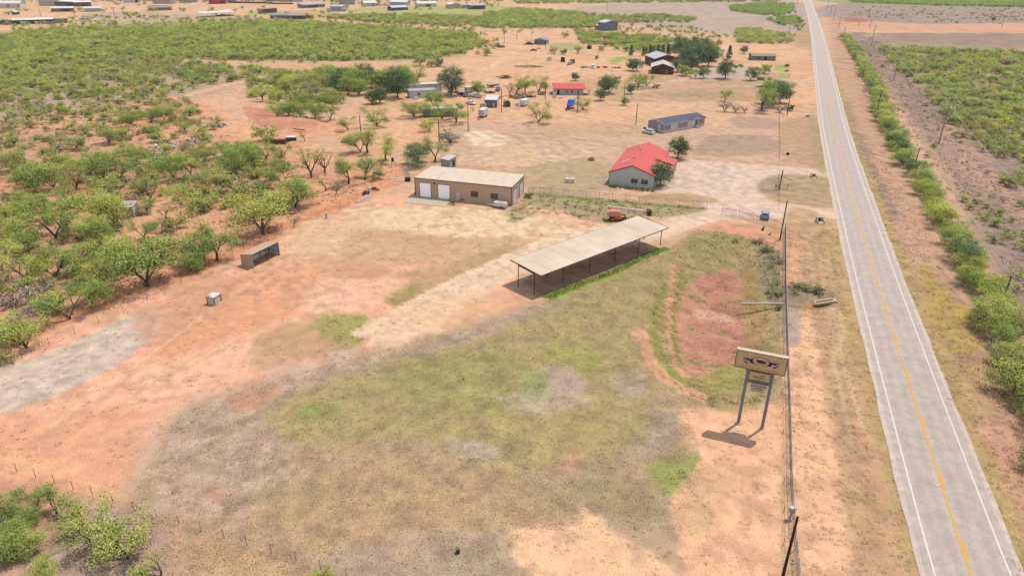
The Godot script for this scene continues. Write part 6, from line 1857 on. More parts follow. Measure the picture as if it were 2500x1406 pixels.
	for k in 3: m.cyl(Vector3(k * 0.3, 0.12, k * 0.2), Vector3(pb.x - pa.x + k * 0.3, 0.12, pb.y - pa.y + k * 0.2), 0.1, 0.1, 6)
	solo("pipe_stack", m, M("d9cdca", 0.5), "long pale pipes lying along the wire fence in front of the drums", "pipes", pa)
	solo("water_jug", round_box(0.7, 1.3, 0.7), M("f3ece4"), "white jug on the wire fence behind the blue drums", "jug", v(-37.94,-175.16))
	solo("black_crate", round_box(1.5, 1.0, 1.1), M("37353c", 0.7), "small black crate in the weeds left of the tan workshop", "crate", v(-29.21,-185.31), 0.1)
	heap("wire_coils", "tangle of dark wire and rods on the left fence line", "scrap", v(-36.71,-177.31), 10, 0.9, ["5a5656"], 0.9)
	m = MB.new()
	m.beam(Vector3(-1.6, 0.5, 0), Vector3(2.0, 1.4, -2.5), 0.12, 0.12); m.beam(Vector3(-1.6, 0.5, 0), Vector3(-1.8, 0.05, 2.0), 0.1, 0.1); m.beam(Vector3(-1.8, 0.1, 2.0), Vector3(1.2, 0.1, 2.3), 0.1, 0.1)
	solo("leaning_rails", m, M("d8c2a8"), "pale wooden rails leaning in the weeds left of the tan workshop", "rails", v(-31.25,-186.78))
	solo("paper_sheet", bxm(Vector3(0, 0.05, 0), Vector3(1.0, 0.08, 0.6)), M("f2e6dc"), "white sheet on the sand left of the concrete slab", "sheet", v(-29.36,-172.69), 0.2)
	# white box trailer at the shop
	t = thing("white_tank_trailer", "small white box trailer with long hitch in front of the workshop wall", "trailer", v(-3.05,-163.81), face(v(-2.23,-163.52), v(-4.29,-164.39)), "", "the small white box trailer")
	part("body", bxm(Vector3(0, 0.95, 0), Vector3(3.2, 1.1, 1.5)), M("eeeef2", 0.4), t)
	part("hatch", bxm(Vector3(-0.3, 1.52, 0), Vector3(1.6, 0.05, 0.7)), M("c9b8ac"), t)
	m = MB.new()
	m.beam(Vector3(1.5, 0.55, 0.3), Vector3(3.6, 0.5, 0), 0.3, 0.12); m.beam(Vector3(1.5, 0.55, -0.3), Vector3(3.6, 0.5, 0), 0.3, 0.12)
	part("hitch", m, M("e2dcd8"), t)
	wheels(t, [-0.5], 0.72, 0.33)
	# propane tank, fire ring in the field
	t = thing("propane_tank", "long white propane tank on stands in the dry field", "tank", v(15.72,-185.68), -0.08, "", "the white propane tank")
	m = MB.new()
	m.lathe([Vector2(-1.5, 0), Vector2(-1.45, 0.25), Vector2(-1.25, 0.45), Vector2(1.25, 0.45), Vector2(1.45, 0.25), Vector2(1.5, 0)], Vector3(0, 0.85, 0), Vector3.RIGHT, 14)
	part("shell", m, M("f4f0ec", 0.35), t)
	for x in [-0.9, 0.9]: part("stand", bxm(Vector3(x, 0.2, 0), Vector3(0.16, 0.42, 0.7)), M("8a8078"), t)
	part("valve_dome", bxm(Vector3(0, 1.36, 0), Vector3(0.3, 0.16, 0.3)), M("dcd6d0", 0.5), t)
	m = MB.new()
	m.lathe([Vector2(0, 0.95), Vector2(0.7, 1.0), Vector2(0.72, 0.8), Vector2(0.1, 0.75)], Vector3.ZERO, Vector3.UP, 16)
	solo("stock_tub", m, M("b79e84"), "round tan tub lying in the dry field left of the red-roofed hall", "tub", v(24.03,-208.80))
	solo("sheet_metal", bxm(Vector3(0, 0.04, 0), Vector3(1.1, 0.06, 0.5)), M("f4e6d6"), "pale sheet lying in the dry field beyond the workshop", "sheet", v(8.27,-212.01), 0.2)
	m = MB.new()
	m.box(Vector3(0, 0.35, 0), Vector3(0.8, 0.7, 0.6))
	solo("meter_stub", m, M("4a3230"), "small dark box in the dry field by the upper driveway", "box", v(87.56,-217.48))
	var white_bits := [[v(-107.57,-224.37), 22, 5.0], [v(-112.21,-217.83), 18, 4.5], [v(-114.20,-209.77), 14, 4.0], [v(-107.57,-249.46), 18, 5.0], [v(-104.91,-228.34), 12, 3.6]]
	var wl := ["widest white heap of scrap among the mesquites", "white scrap heap just left of the widest one", "leftmost white scrap heap among the mesquites", "white and dark scrap heap below the dirt track", "white scrap heap just right of the widest one"]
	for k in white_bits.size():
		heap("scrap_heap", wl[k], "scrap heap", white_bits[k][0], white_bits[k][1], white_bits[k][2], ["e9e8ea", "c8c8cc", "8a7a70"] if k != 3 else ["e9e8ea", "4c464a", "6d6462"], 0.8, "white scrap heaps")
	things.append([v(53.03,-129.35), "the dry pond's fence corner"])
	things.append([white_bits[0][0], "the white scrap heaps"])
	things.append([v(110.3,-449.1), "the barn's shade trees"])
	things.append([v(-85.2,-255.8), "the dirt pit"])
	things.append([v(-117.9,-284.5), "the dirt track"])

func round_box(x: float, y: float, z: float) -> MB:
	var m := MB.new()
	var c := minf(minf(x, y), z) * 0.14
	var pr := [Vector2(-x / 2 + c, 0), Vector2(x / 2 - c, 0), Vector2(x / 2, c), Vector2(x / 2, y - c), Vector2(x / 2 - c, y), Vector2(-x / 2 + c, y), Vector2(-x / 2, y - c), Vector2(-x / 2, c)]
	m.prism(pr, -z / 2, z / 2)
	m.box(Vector3(0, y + 0.04, 0), Vector3(x * 0.3, 0.1, z * 0.3))
	return m

func tank_mesh(L: float, r: float) -> MB:
	var m := MB.new()
	m.lathe([Vector2(-L / 2, 0), Vector2(-L / 2 + 0.02, r * 0.9), Vector2(-L / 2 + r * 0.1, r), Vector2(L / 2 - r * 0.1, r), Vector2(L / 2 - 0.02, r * 0.9), Vector2(L / 2, 0)], Vector3(0, r, 0), Vector3.RIGHT, 14)
	return m

func tank_up(r: float, h: float) -> MB:
	var m := MB.new()
	m.lathe([Vector2(0, r), Vector2(h * 0.85, r), Vector2(h, r * 0.3), Vector2(h, 0)], Vector3.ZERO, Vector3.UP, 16)
	return m

func cone_mesh(r: float, h: float) -> MB:
	var rg := RandomNumberGenerator.new()
	rg.seed = 3
	var m := MB.new()
	var n := 14
	for k in n:
		var a := TAU * k / n
		var b := TAU * (k + 1) / n
		var ra := r * (1.0 + 0.12 * sin(k * 2.7))
		var rb := r * (1.0 + 0.12 * sin(((k + 1) % n) * 2.7))
		var p := Vector3(cos(b) * rb, -0.05, sin(b) * rb)
		var q := Vector3(cos(a) * ra, -0.05, sin(a) * ra)
		m.quad(p, q, q * Vector3(0.4, 0, 0.4) + Vector3(0, h * 0.75, 0), p * Vector3(0.4, 0, 0.4) + Vector3(0, h * 0.75, 0))
		m.tri(p * Vector3(0.4, 0, 0.4) + Vector3(0, h * 0.75, 0), q * Vector3(0.4, 0, 0.4) + Vector3(0, h * 0.75, 0), Vector3(0, h, 0))
	return m

# the settlement along the top of the view
func far_town():
	var W := weathered("f2eeea", 0.6, 0.2)
	var roofw := weathered("f6efe6", 0.45, 0.1)
	var gr := weathered("c2c0c6", 0.7, 0.2)
	var dk := weathered("6a6474", 0.7, 0.2)
	var br := weathered("7a5a58", 0.8, 0.2)
	# name, label, a, b, depth, height, rise, roof kind, wall, roof, openings
	var L := [
		["far_house", "white long-roofed barn at the very top left corner", v(-555.9,-783.4), v(-525.0,-787.7), 14.0, 5.0, 2.0, "gable_x", W, roofw, [["front", 4.0, 1.5, 2.0, 1.5, "gap"], ["front", 14.0, 1.5, 2.0, 1.5, "gap"]]],
		["far_house", "pale two-part barn right of the top left barn", v(-528.1,-825.6), v(-508.4,-828.5), 14.0, 6.0, 1.5, "gable_x", weathered("d9cfc6", 0.7, 0.2), roofw, [["front", 8.0, 0.2, 3.0, 3.0, "gap"]]],
		["far_house", "blue-grey long building with open bays and white roof", v(-512.2,-827.9), v(-489.8,-824.6), 12.0, 4.6, 1.0, "shed", dk, roofw, [["front", 6.0, 0.1, 8.0, 2.6, "gap"]]],
		["far_house", "blue-grey wing with white roof continuing the long building", v(-485.4,-818.6), v(-471.3,-827.3), 11.0, 4.4, 1.0, "shed", dk, roofw, [["front", 2.0, 0.1, 5.0, 2.4, "gap"]]],
		["far_house", "dark-fronted house half hidden by bushes below the blue-grey building", v(-465.7,-744.1), v(-447.9,-751.9), 9.0, 3.4, 0.8, "shed", weathered("8d8a86", 0.7, 0.2), roofw, [["front", 3.0, 0.2, 9.0, 2.2, "gap"]]],
		["far_house", "white metal barn with bright roof in the upper left field", v(-434.3,-748.2), v(-421.6,-755.4), 9.0, 3.4, 0.7, "shed", weathered("d8d2c6", 0.7, 0.2), roofw, []],
		["far_house", "brown hip-roofed cabin on the far dirt lots", v(-381.6,-772.0), v(-364.3,-780.1), 9.0, 3.0, 2.0, "gable_x", weathered("a08a7c", 0.8, 0.2), weathered("b5a094", 0.8, 0.2), [["front", -1.5, 0.2, 2.4, 2.4, "gap"]]],
		["far_house", "white tall-doored shop building along the top edge", v(-462.5,-885.3), v(-449.7,-894.9), 12.0, 4.5, 1.2, "gable_x", W, roofw, [["front", 4.0, 0.2, 3.0, 3.4, "gap"]]],
		["far_house", "tan and white twin shop at the top edge left of the red barn", v(-426.0,-876.0), v(-402.5,-879.6), 12.0, 4.6, 1.2, "gable_x", weathered("d5c5b8", 0.7, 0.2), roofw, [["front", 10.0, 0.2, 5.0, 4.0, "panel", W]]],
		["far_house", "grey lean-to roofed shed at the top edge near the red barn", v(-405.0,-901.9), v(-389.4,-896.7), 10.0, 3.6, 0.8, "shed", gr, roofw, []],
		["far_house", "bright red barn standing at the top edge", v(-358.8,-878.9), v(-344.0,-888.6), 12.0, 7.0, 2.5, "gable_z", weathered("d8202c", 0.6, 0.1), weathered("f08070", 0.5, 0.1), [["front", 4.0, 0.2, 5.0, 2.5, "gap"]]],
		["far_house", "grey metal lean-to at the right side of the red barn", v(-349.0,-903.0), v(-338.7,-904.6), 11.0, 4.5, 1.0, "shed", gr, gr, []],
		["far_house", "dark green and white block of sheds at the top edge", v(-312.6,-940.7), v(-293.4,-943.8), 10.0, 4.5, 1.0, "shed", weathered("66707c", 0.7, 0.2), roofw, []],
		["far_house", "white and teal house at the top edge in small trees", v(-289.1,-936.3), v(-267.4,-939.7), 10.0, 4.2, 1.0, "shed", weathered("d6dad8", 0.7, 0.2), gr, []],
		["far_house", "grey-roofed house with a shaded front in green weeds", v(-234.8,-828.5), v(-217.0,-850.7), 12.0, 3.4, 1.2, "shed", weathered("8f9690", 0.7, 0.2), gr, [["front", -2.0, 0.1, 12.0, 2.4, "gap"]]],
		["far_house", "large grey metal shop with white right wall", v(-196.6,-791.0), v(-183.4,-787.0), 14.0, 5.0, 1.0, "gable_x", gr, weathered("d9d8dc", 0.5, 0.1), [["front", -9.0, 0.1, 5.0, 3.0, "panel", W], ["right", 0.0, 0.0, 13.0, 5.0, "panel", W]]],
		["far_house", "tall grey and white shop behind the large grey shop", v(-211.5,-893.8), v(-192.5,-896.7), 14.0, 6.0, 1.0, "gable_x", gr, gr, [["right", 0.0, 0.0, 13.0, 5.5, "panel", W]]],
		["far_house", "white gabled house near the top with white fence", v(-174.2,-863.7), v(-161.5,-872.5), 11.0, 4.0, 2.0, "gable_x", weathered("dcdadf", 0.7, 0.2), roofw, [["front", 3.0, 1.0, 2.0, 1.6, "gap"]]],
		["far_house", "grey barn with white roof along the top edge", v(-147.2,-881.6), v(-127.2,-877.5), 12.0, 4.4, 2.2, "gable_x", gr, roofw, []],
		["far_house", "log cabin with a pale blue metal roof", v(-133.0,-805.4), v(-117.7,-819.6), 9.0, 3.2, 1.6, "gable_x", weathered("8a5a4c", 0.8, 0.2), weathered("c5d8ec", 0.4, 0.1), [["front", 0.0, 0.2, 6.0, 2.2, "gap"]]],
		["far_house", "white house with bright white roof on green lawn", v(-112.7,-865.7), v(-91.8,-875.6), 11.0, 3.8, 1.8, "gable_x", W, weathered("fbf8f4", 0.5, 0.1), [["front", 1.0, 0.3, 6.0, 2.2, "gap"]]],
		["far_house", "cream gable-fronted shed behind two small trees", v(-73.3,-844.7), v(-62.3,-852.8), 10.0, 4.4, 1.4, "gable_z", weathered("dccfbe", 0.7, 0.2), roofw, []],
		["far_house", "small cream garage between the gabled shed and the dark barn", v(-60.9,-853.0), v(-51.6,-854.3), 9.0, 3.6, 0.4, "shed", weathered("dccfbe", 0.7, 0.2), weathered("d8d0c6", 0.6, 0.1), []],
		["far_house", "grey-roofed open barn with dark bays on green lawn", v(-49.5,-835.2), v(-33.3,-843.8), 9.0, 4.2, 0.6, "shed", weathered("8c8a92", 0.7, 0.2), weathered("c3c4cc", 0.5, 0.1), [["front", 0.0, 0.1, 14.0, 3.0, "gap"]]],
		["far_house", "brown wooden house with grey-brown roof at the thicket's edge", v(-228.0,-689.9), v(-213.2,-691.6), 11.0, 3.2, 1.4, "gable_x", br, weathered("ae9c9e", 0.7, 0.1), [["front", 1.0, 0.6, 2.0, 1.4, "window", W], ["front", 5.0, 0.6, 2.0, 1.4, "window", W]]],
		["far_house", "long brown ranch house with deep shaded porch", v(-210.5,-687.5), v(-195.3,-689.2), 14.0, 3.4, 1.6, "gable_x", br, weathered("b3a2a0", 0.7, 0.1), [["front", 0.0, 0.1, 10.0, 2.4, "gap"]]],
		["far_house", "flat brown shed behind the brown wooden house", v(-255.5,-750.0), v(-246.0,-767.5), 6.0, 4.0, 0.2, "shed", br, weathered("b08a84", 0.8, 0.1), []],
		["far_house", "tan cottage with pale roof far right behind the shed", v(-196.6,-698.1), v(-191.0,-703.4), 8.0, 2.6, 0.8, "shed", weathered("a37468", 0.8, 0.2), weathered("b98a7a", 0.8, 0.1), []],
	]
	for q in L:
		house({"name": q[0], "label": q[1], "cat": "building", "a": q[2], "b": q[3], "d": q[4], "h": q[5], "rise": q[6], "roof": q[7], "wall": q[8], "roofm": q[9], "open": q[10], "over": 0.6, "trim": q[9], "group": "buildings of the far settlement"})
	# long open-fronted homes
	open_shed("long_porch_house", "long dark-fronted mobile home under a wide white roof", "house", v(-416.9,-611.6), v(-392.6,-625.5), 12.0, 3.4, 4.0, 9, roofw, dk, 0.8, "", "the long dark-fronted home")
	solo("house_core", bxm(Vector3(0, 1.5, -6.5), Vector3(50.0, 3.0, 8.0)), weathered("57506a", 0.8, 0.1), "dark living part under the wide white roof at far left", "house", (v(-416.9,-611.6) + v(-392.6,-625.5)) / 2, face(v(-416.9,-611.6), v(-392.6,-625.5)))
	open_shed("equipment_shed", "long open equipment shed with white roof above the thicket", "shed", v(-295.3,-700.2), v(-273.4,-722.1), 11.0, 3.4, 4.2, 8, roofw, M("6a6460"), 0.8, "", "the long equipment shed")
	heap("farm_equipment", "dark farm equipment standing under the long equipment shed", "equipment", v(-282.6,-721.0), 30, 9.0, ["4a4248", "6a626a"], 2.2)
	car("motor_home", "white motor home parked on the far dirt lot", v(-375.5,-647.2), 0.0, "van", M("f6f4f2", 0.4), "motor home").scale = Vector3(2.2, 1.5, 1.4)
	house({"name": "far_shed", "label": "tiny dark shed with white roof at the far left road", "cat": "shed", "a": v(-477.0,-706.6), "b": v(-476.3,-711.6), "d": 4.0, "h": 2.6, "rise": 0.5, "roof": "shed", "wall": dk, "roofm": roofw})
	solo("rail_wall", bxm(Vector3(0, 1.0, 0), Vector3(54.0, 2.0, 0.8)), br, "long low dark red wall along the far road", "wall", v(-319.6,-899.9), -0.05)
	solo("rail_wall", bxm(Vector3(0, 0.9, 0), Vector3(30.0, 1.6, 0.8)), br, "shorter dark red wall continuing right along the far road", "wall", v(-279.8,-890.9), -0.05)
	solo("bale_stack", tank_mesh(4.0, 2.4), M("f0cfa0"), "pale round stack right of the brown hip-roofed cabin", "bales", v(-364.4,-785.9))
	solo("white_fence", bxm(Vector3(0, 0.8, 0), Vector3(40.0, 1.6, 0.3)), W, "long white fence beside the white gabled house", "fence", v(-155.2,-880.5), -0.15)
	solo("field_sign", bxm(Vector3(0, 3.2, 0), Vector3(3.6, 2.0, 0.3)), W, "white board on posts beside the far end of the highway", "sign", v(303.4,-804.5))
	t_tank("white_drum", "white drum on a tall pole far over the scrub", v(-356.1,-657.7))

func t_tank(called: String, label: String, at: Vector2):
	var t := thing(called, label, "tank", at)
	part("post", bxm(Vector3(0, 5.0, 0), Vector3(0.25, 10.0, 0.25)), M("5a4c48"), t)
	part("drum", tank_mesh(4.0, 0.8), M("f4f0ec", 0.5), t).position.y = 10.0

func power_lines():
	var dark := M("4a302a", 0.8)
	var mid := M("6a4a40", 0.8)
	var far := M("6d5a58", 0.85)
	# along the right of the highway, nearest first
	var P := [[v(89.84,-113.29), 5.68], [v(117.18,-197.55), 7.54], [v(141.7,-273.4), 11.27], [v(178.7,-367.0), 7.70], [v(204.3,-434.2), 7.48], [v(237.0,-516.4), 6.02], [v(249.6,-556.0), 9.64], [v(285.2,-648.6), 10.77], [v(320.7,-744.8), 12.58], [v(349.4,-821.7), 10.06], [v(383.9,-915.5), 10.21]]
	var line := []
	var near_end: Vector2 = P[0][0] * 2.0 - P[1][0]
	line.append([near_end, 8.4])
	for k in P.size():
		var d: Vector2 = (P[maxi(k - 1, 0)][0] - P[mini(k + 1, P.size() - 1)][0]).normalized()
		var turn := atan2(-d.x, -d.y)
		pole("roadside power pole right of the highway, %s to the viewer" % ordinal(k), P[k][0], P[k][1], dark if k < 4 else far, 2.5, turn + 0.0, "power poles along the right of the highway", 1 if k == 2 else 0)
		line.append([P[k][0], P[k][1]])
		if k < 3: things.append([P[k][0], ["the nearest roadside power pole", "the second roadside power pole", "the third roadside power pole"][k]])
	wires("roadside power line strung along the right of the highway", line, [-1.15, 0.0, 1.15], 0.022, 0.8, 3)
	pole("roadside power pole cut by the right edge, nearest of its line", near_end, 8.4, dark, 2.5, atan2(-(near_end - P[0][0]).x, -(near_end - P[0][0]).y), "power poles along the right of the highway")
	# tall transmission poles through the scrub
	var T := [[v(144.54,-233.46), 15.23], [v(195.6,-368.0), 12.89], [v(253.3,-517.7), 14.97], [v(317.5,-659.4), 7.50], [v(314.4,-674.6), 4.86]]
	line = []
	var first: Vector2 = T[0][0] * 2.0 - T[1][0]
	line.append([first, 14.0])
	for k in T.size():
		var t := thing("transmission_pole", "tall grey transmission pole in the right scrub, %s to the viewer" % ordinal(k), "utility pole", T[k][0], 0.4, "tall transmission poles")
		var h: float = T[k][1]
		var m := MB.new()
		m.cyl(Vector3(0, -0.3, 0), Vector3(0, h, 0), 0.24, 0.15, 8)
		part("post", m, M("b3a298", 0.85), t)
		for q in [[-1.9, 0.1, h - 2.2], [0.0, 2.0, h - 3.4], [0.0, 1.6, h - 1.6]]:
			m = MB.new()
			m.beam(Vector3(q[0], q[2] + 0.3 if q[0] < 0 else q[2], 0.2), Vector3(q[1], q[2], 0.2), 0.14, 0.16)
			part("cross_arm", m, M("c2b5aa"), t)
		m = MB.new()
		m.beam(Vector3(1.6, h - 1.6, 0.2), Vector3(1.9, h - 3.4, 0.2), 0.06, 0.06)
		part("brace", m, M("c2b5aa"), t)
		line.append([T[k][0], h])
		if k == 0: things.append([T[0][0], "the nearest tall transmission pole"])
	wires("transmission line crossing the scrub on the right", line, [-1.9, 1.7, 2.0], 0.026, 1.4, 3)
	# single poles left of the highway and in the homestead
	var S := [[v(59.71,-143.89), 9.18, "tall dark leaning-looking pole at the corner of the roadside fence", dark, 0.0], [v(27.84,-50.68), 8.29, "dark bare pole standing at the bottom edge by the fence", dark, 0.0], [v(109.0,-278.7), 8.64, "dark pole beside the third driveway, under the bushy tree", dark, 0.0],
		[v(-24.91,-229.94), 7.50, "pole with one short cross arm between the mesquites", mid, 1.8], [v(-16.14,-245.76), 8.90, "plain thin pole at the edge of the bare yard", mid, 0.0], [v(-52.74,-238.05), 6.73, "pole rising out of a mesquite left of the cross-arm pole", mid, 0.0],
		[v(-4.9,-278.7), 8.92, "brown pole in front of the grey-fronted shed", M("a8623c"), 0.0], [v(25.3,-277.8), 7.01, "dark pole right of the blue-covered boat", dark, 0.0], [v(45.6,-259.0), 7.65, "dark pole left of the grey manufactured home", mid, 0.0], [v(13.6,-306.3), 7.42, "pole between the junk and the white cottage", mid, 0.0],
		[v(46.3,-296.3), 8.88, "pole beside the small round tree on the driveway", mid, 0.0], [v(20.6,-480.5), 8.44, "pole in front of the low grey house", mid, 0.0], [v(-7.2,-515.3), 7.63, "left pole of two by the tiny hut", mid, 0.0], [v(1.8,-536.7), 5.10, "right pole of two beyond the tiny hut", mid, 0.0],
		[v(97.8,-465.6), 7.71, "white-topped pole among the conifers", far, 0.0], [v(-446.6,-695.9), 8.23, "thin pole on the far left lots", far, 0.0], [v(-278.3,-615.5), 6.08, "short dark pole above the thicket", far, 0.0], [v(17.2,-891.4), 9.05, "thin pole along the far road at the top edge", far, 0.0], [v(104.2,-837.3), 7.68, "thin pole at the right end of the far road", far, 0.0],
		[v(273.4,-768.8), 9.43, "dark pole in the scrub left of the highway's far end", far, 0.0], [v(297.6,-787.5), 16.30, "pole with a board at the left of the highway's far end", far, 0.0], [v(444.0,-672.5), 11.11, "lone pole on the far right dirt lot", mid, 0.0], [v(212.8,-569.7), 8.91, "thin grey pole beside the pale scrub near the highway", far, 0.0], [v(143.0,-372.6), 2.05, "short post at the fourth driveway", mid, 0.0]]
	for q in S: pole(q[2], q[0], q[1], q[3], q[4], 0.0, "single utility poles")
	things.append([S[0][0], "the tall dark pole"])
	wires("sagging pale wires between two poles over the mesquites", [[v(-52.74,-238.05), 6.73], [v(-24.91,-229.94), 7.50]], [-0.6, 0.6], 0.022, 0.7, 2)

func wires(label: String, line: Array, offs: Array, r: float, dip: float, arms: int):
	var t := thing("power_line", label, "wires", line[0][0])
	var o: Vector2 = line[0][0]
	var m := M("c9c0b8", 0.4, 0.3)
	for k in line.size() - 1:
		var d: Vector2 = (line[k + 1][0] - line[k][0]).normalized().orthogonal()
		for off in offs:
			var a: Vector2 = line[k][0] - o + d * off
			var b: Vector2 = line[k + 1][0] - o + d * off
			var mb := MB.new()
			var low := 0.05 if off != 0.0 else -0.24
			sag(mb, Vector3(a.x, line[k][1] - low, a.y), Vector3(b.x, line[k + 1][1] - low, b.y), dip, r, 8)
			part("wire", mb, m, t)

func fences():
	var galv := M("b9b4b8", 0.5, 0.3)
	var rust := M("7a5c50", 0.85)
	var wire := M("8d8484", 0.6, 0.2)
	fence("chain link fence running beside the highway verge to the front edge", [v(63.17,-150.60), v(52.32,-119.70), v(44.48,-96.62), v(38.83,-79.80), v(33.69,-64.79), v(31.18,-56.92), v(28.95,-49.28)], "chain", 1.75, 3.0, galv, M("8d8286", 0.6, 0.2))
	fence("low wire strand fence just inside the highway chain link", [v(42.12,-92.83), v(39.37,-83.81), v(32.89,-64.78), v(29.53,-55.14), v(27.64,-49.27)], "wire", 0.9, 5.0, rust, M("6a5450", 0.7))
	fence("chain link fence between the weeds and the red-roofed hall", [v(4.07,-175.13), v(15.77,-172.77), v(32.08,-168.02), v(48.49,-164.44)], "chain", 1.9, 3.2, M("8f8a86", 0.6, 0.2), M("9a918c", 0.6, 0.2))
	fence("left boundary wire fence climbing from the gravel pad to the workshop", [v(-77.82,-87.66), v(-73.65,-94.96), v(-69.91,-102.49), v(-65.14,-109.89), v(-61.46,-122.22), v(-56.27,-139.82), v(-50.45,-150.60), v(-42.54,-161.70), v(-37.36,-177.29), v(-31.61,-194.00), v(-29.23,-198.31)], "wire", 1.5, 4.0, rust, wire)
	fence("wire fence with thin steel posts across the lower left corner", [v(-63.92,-66.88), v(-59.72,-65.45), v(-56.84,-64.47), v(-54.01,-63.52), v(-51.16,-62.45), v(-48.40,-61.53), v(-45.43,-60.38), v(-42.45,-59.19), v(-39.45,-58.23), v(-36.54,-57.22), v(-33.66,-56.24), v(-30.86,-55.33), v(-27.97,-54.28), v(-25.02,-53.20), v(-22.16,-52.26), v(-19.35,-51.23), v(-16.43,-50.13), v(-14.02,-49.26)], "wire", 1.3, 30.0, rust, wire)
	fence("farm gate fence along the red dirt below the gravel drive", [v(51.14,-160.60), v(54.88,-158.66), v(57.93,-154.78), v(61.21,-152.41), v(62.02,-150.57)], "chain", 1.6, 4.5, M("8a7a70"), M("9a8a82"))
	fence("wire fence seen end-on across the dry field to the upper driveway", [v(81.93,-209.08), v(90.07,-232.38), v(100.9,-264.3), v(108.1,-285.8)], "wire", 1.4, 5.0, M("8a4a40"), M("7a4a40"))
	fence("wire fence end-on across the oval grass island", [v(66.46,-164.37), v(68.89,-171.44), v(73.02,-183.82), v(76.80,-194.49)], "wire", 1.4, 4.0, M("6a4a40"), wire)
	fence("row of crooked stakes on the open dirt past the brush pile", [v(-7.0,-403.0), v(-1.3,-411.4), v(4.6,-416.7), v(10.6,-420.5)], "wire", 1.6, 4.0, M("6a5048"), wire)
	fence("pen of thin rails beside the weathered round bale", [v(36.4,-462.9), v(45.4,-461.6), v(53.5,-464.3), v(52.3,-448.5)], "wire", 1.8, 4.0, M("8a7468"), wire)
	fence("wire fence along the left of the highway driveway mouth", [v(141.5,-433.2), v(157.4,-430.9), v(173.5,-425.2)], "wire", 1.3, 5.0, M("7a6a60"), wire)
	fence("boundary wire fence along the hedge right of the highway", [v(66.99,-65.28), v(76.84,-93.49), v(91.98,-132.41), v(108.96,-179.54), v(129.05,-239.72), v(154.3,-307.2), v(197.9,-420.2), v(249.4,-550.5)], "wire", 1.4, 6.0, rust, wire)
	fence("pipe fence round the left end of the workshop", [v(-31.61,-194.00), v(-28.97,-187.64), v(-27.39,-186.14)], "chain", 1.5, 3.0, galv, galv)

# ---------- trees
var woods := {}
var leaves := {}
var tree_log := []         # [node, position, words]

func plant_kinds():
	woods.m = M("6d5547", 0.95)
	woods.g = M("a5968f", 0.95)
	leaves.bright = leaf_mat("leaf_bright", 0.50, 0.565, 0.18, 1.0)
	leaves.green = leaf_mat("leaf_green", 0.35, 0.45, 0.15, 1.0)
	leaves.olive = leaf_mat("leaf_olive", 0.44, 0.46, 0.21, 1.0)
	leaves.pale = leaf_mat("leaf_pale", 0.36, 0.35, 0.2, 0.9)
	leaves.dark = leaf_mat("leaf_dark", 0.1, 0.165, 0.065, 0.6)
	leaves.deep = leaf_mat("leaf_deep", 0.15, 0.235, 0.11, 0.7)
	leaves.grey = leaf_mat("leaf_grey", 0.36, 0.31, 0.25, 0.6)
	var V := {}
	V.m = [make_plant(1, 5.0, 3.1, 0.4, 4, 62, 90, 0.152, 0.69), make_plant(2, 5.0, 2.8, 0.7, 3, 54, 90, 0.152, 0.69), make_plant(3, 5.0, 3.4, 0.3, 5, 74, 84, 0.152, 0.74), make_plant(4, 5.0, 2.4, 1.2, 3, 44, 90, 0.152, 0.67), make_plant(5, 5.0, 3.1, 0.3, 4, 70, 84, 0.167, 0.74, 0.15), make_plant(6, 5.0, 3.4, 0.5, 4, 66, 84, 0.152, 0.69)]
	V.s = [make_plant(11, 5.0, 3.0, 1.0, 4, 26, 66, 0.137, 0.62), make_plant(12, 5.0, 2.6, 1.2, 3, 20, 66, 0.137, 0.56)]
	V.f = [make_plant(21, 5.0, 3.0, 0.5, 5, 100, 90, 0.167, 0.78, 0.5), make_plant(22, 5.0, 3.2, 0.6, 5, 110, 84, 0.175, 0.78, 0.5)]
	V.d = [make_plant(31, 7.0, 3.7, 0.6, 4, 130, 54, 0.27, 0.75, 0.75), make_plant(32, 7.0, 3.6, 0.8, 4, 120, 54, 0.27, 0.75, 0.8)]
	V.b = [make_plant(41, 2.0, 1.5, 0.1, 5, 46, 41, 0.18, 0.38, 0.6), make_plant(42, 2.0, 1.7, 0.1, 5, 42, 41, 0.18, 0.4, 0.5)]
	V.c = [make_plant(51, 5.0, 1.5, 0.2, 1, 110, 41, 0.23, 0.42, 0.0, 1.0), make_plant(52, 5.0, 1.3, 0.2, 1, 100, 41, 0.23, 0.4, 0.0, 1.0)]
	V.g = [make_plant(61, 2.5, 1.8, 0.15, 7, 40, 25, 0.14, 0.42), make_plant(62, 2.5, 1.6, 0.15, 7, 36, 25, 0.14, 0.4)]
	return V

const NAMES := {"m": "mesquite_tree", "s": "mesquite_tree", "f": "mesquite_tree", "d": "shade_tree", "b": "bush", "c": "conifer_tree", "g": "thorn_bush"}
const WORDS := {"m": "mesquite", "s": "sparse mesquite", "f": "full-crowned mesquite", "d": "dense dark shade tree", "b": "low bush", "c": "narrow dark conifer", "g": "grey twiggy thorn bush"}
const TONES := {"bright": "yellow-green", "green": "green", "olive": "olive", "pale": "pale", "dark": "dark", "deep": "deep green", "grey": "grey"}

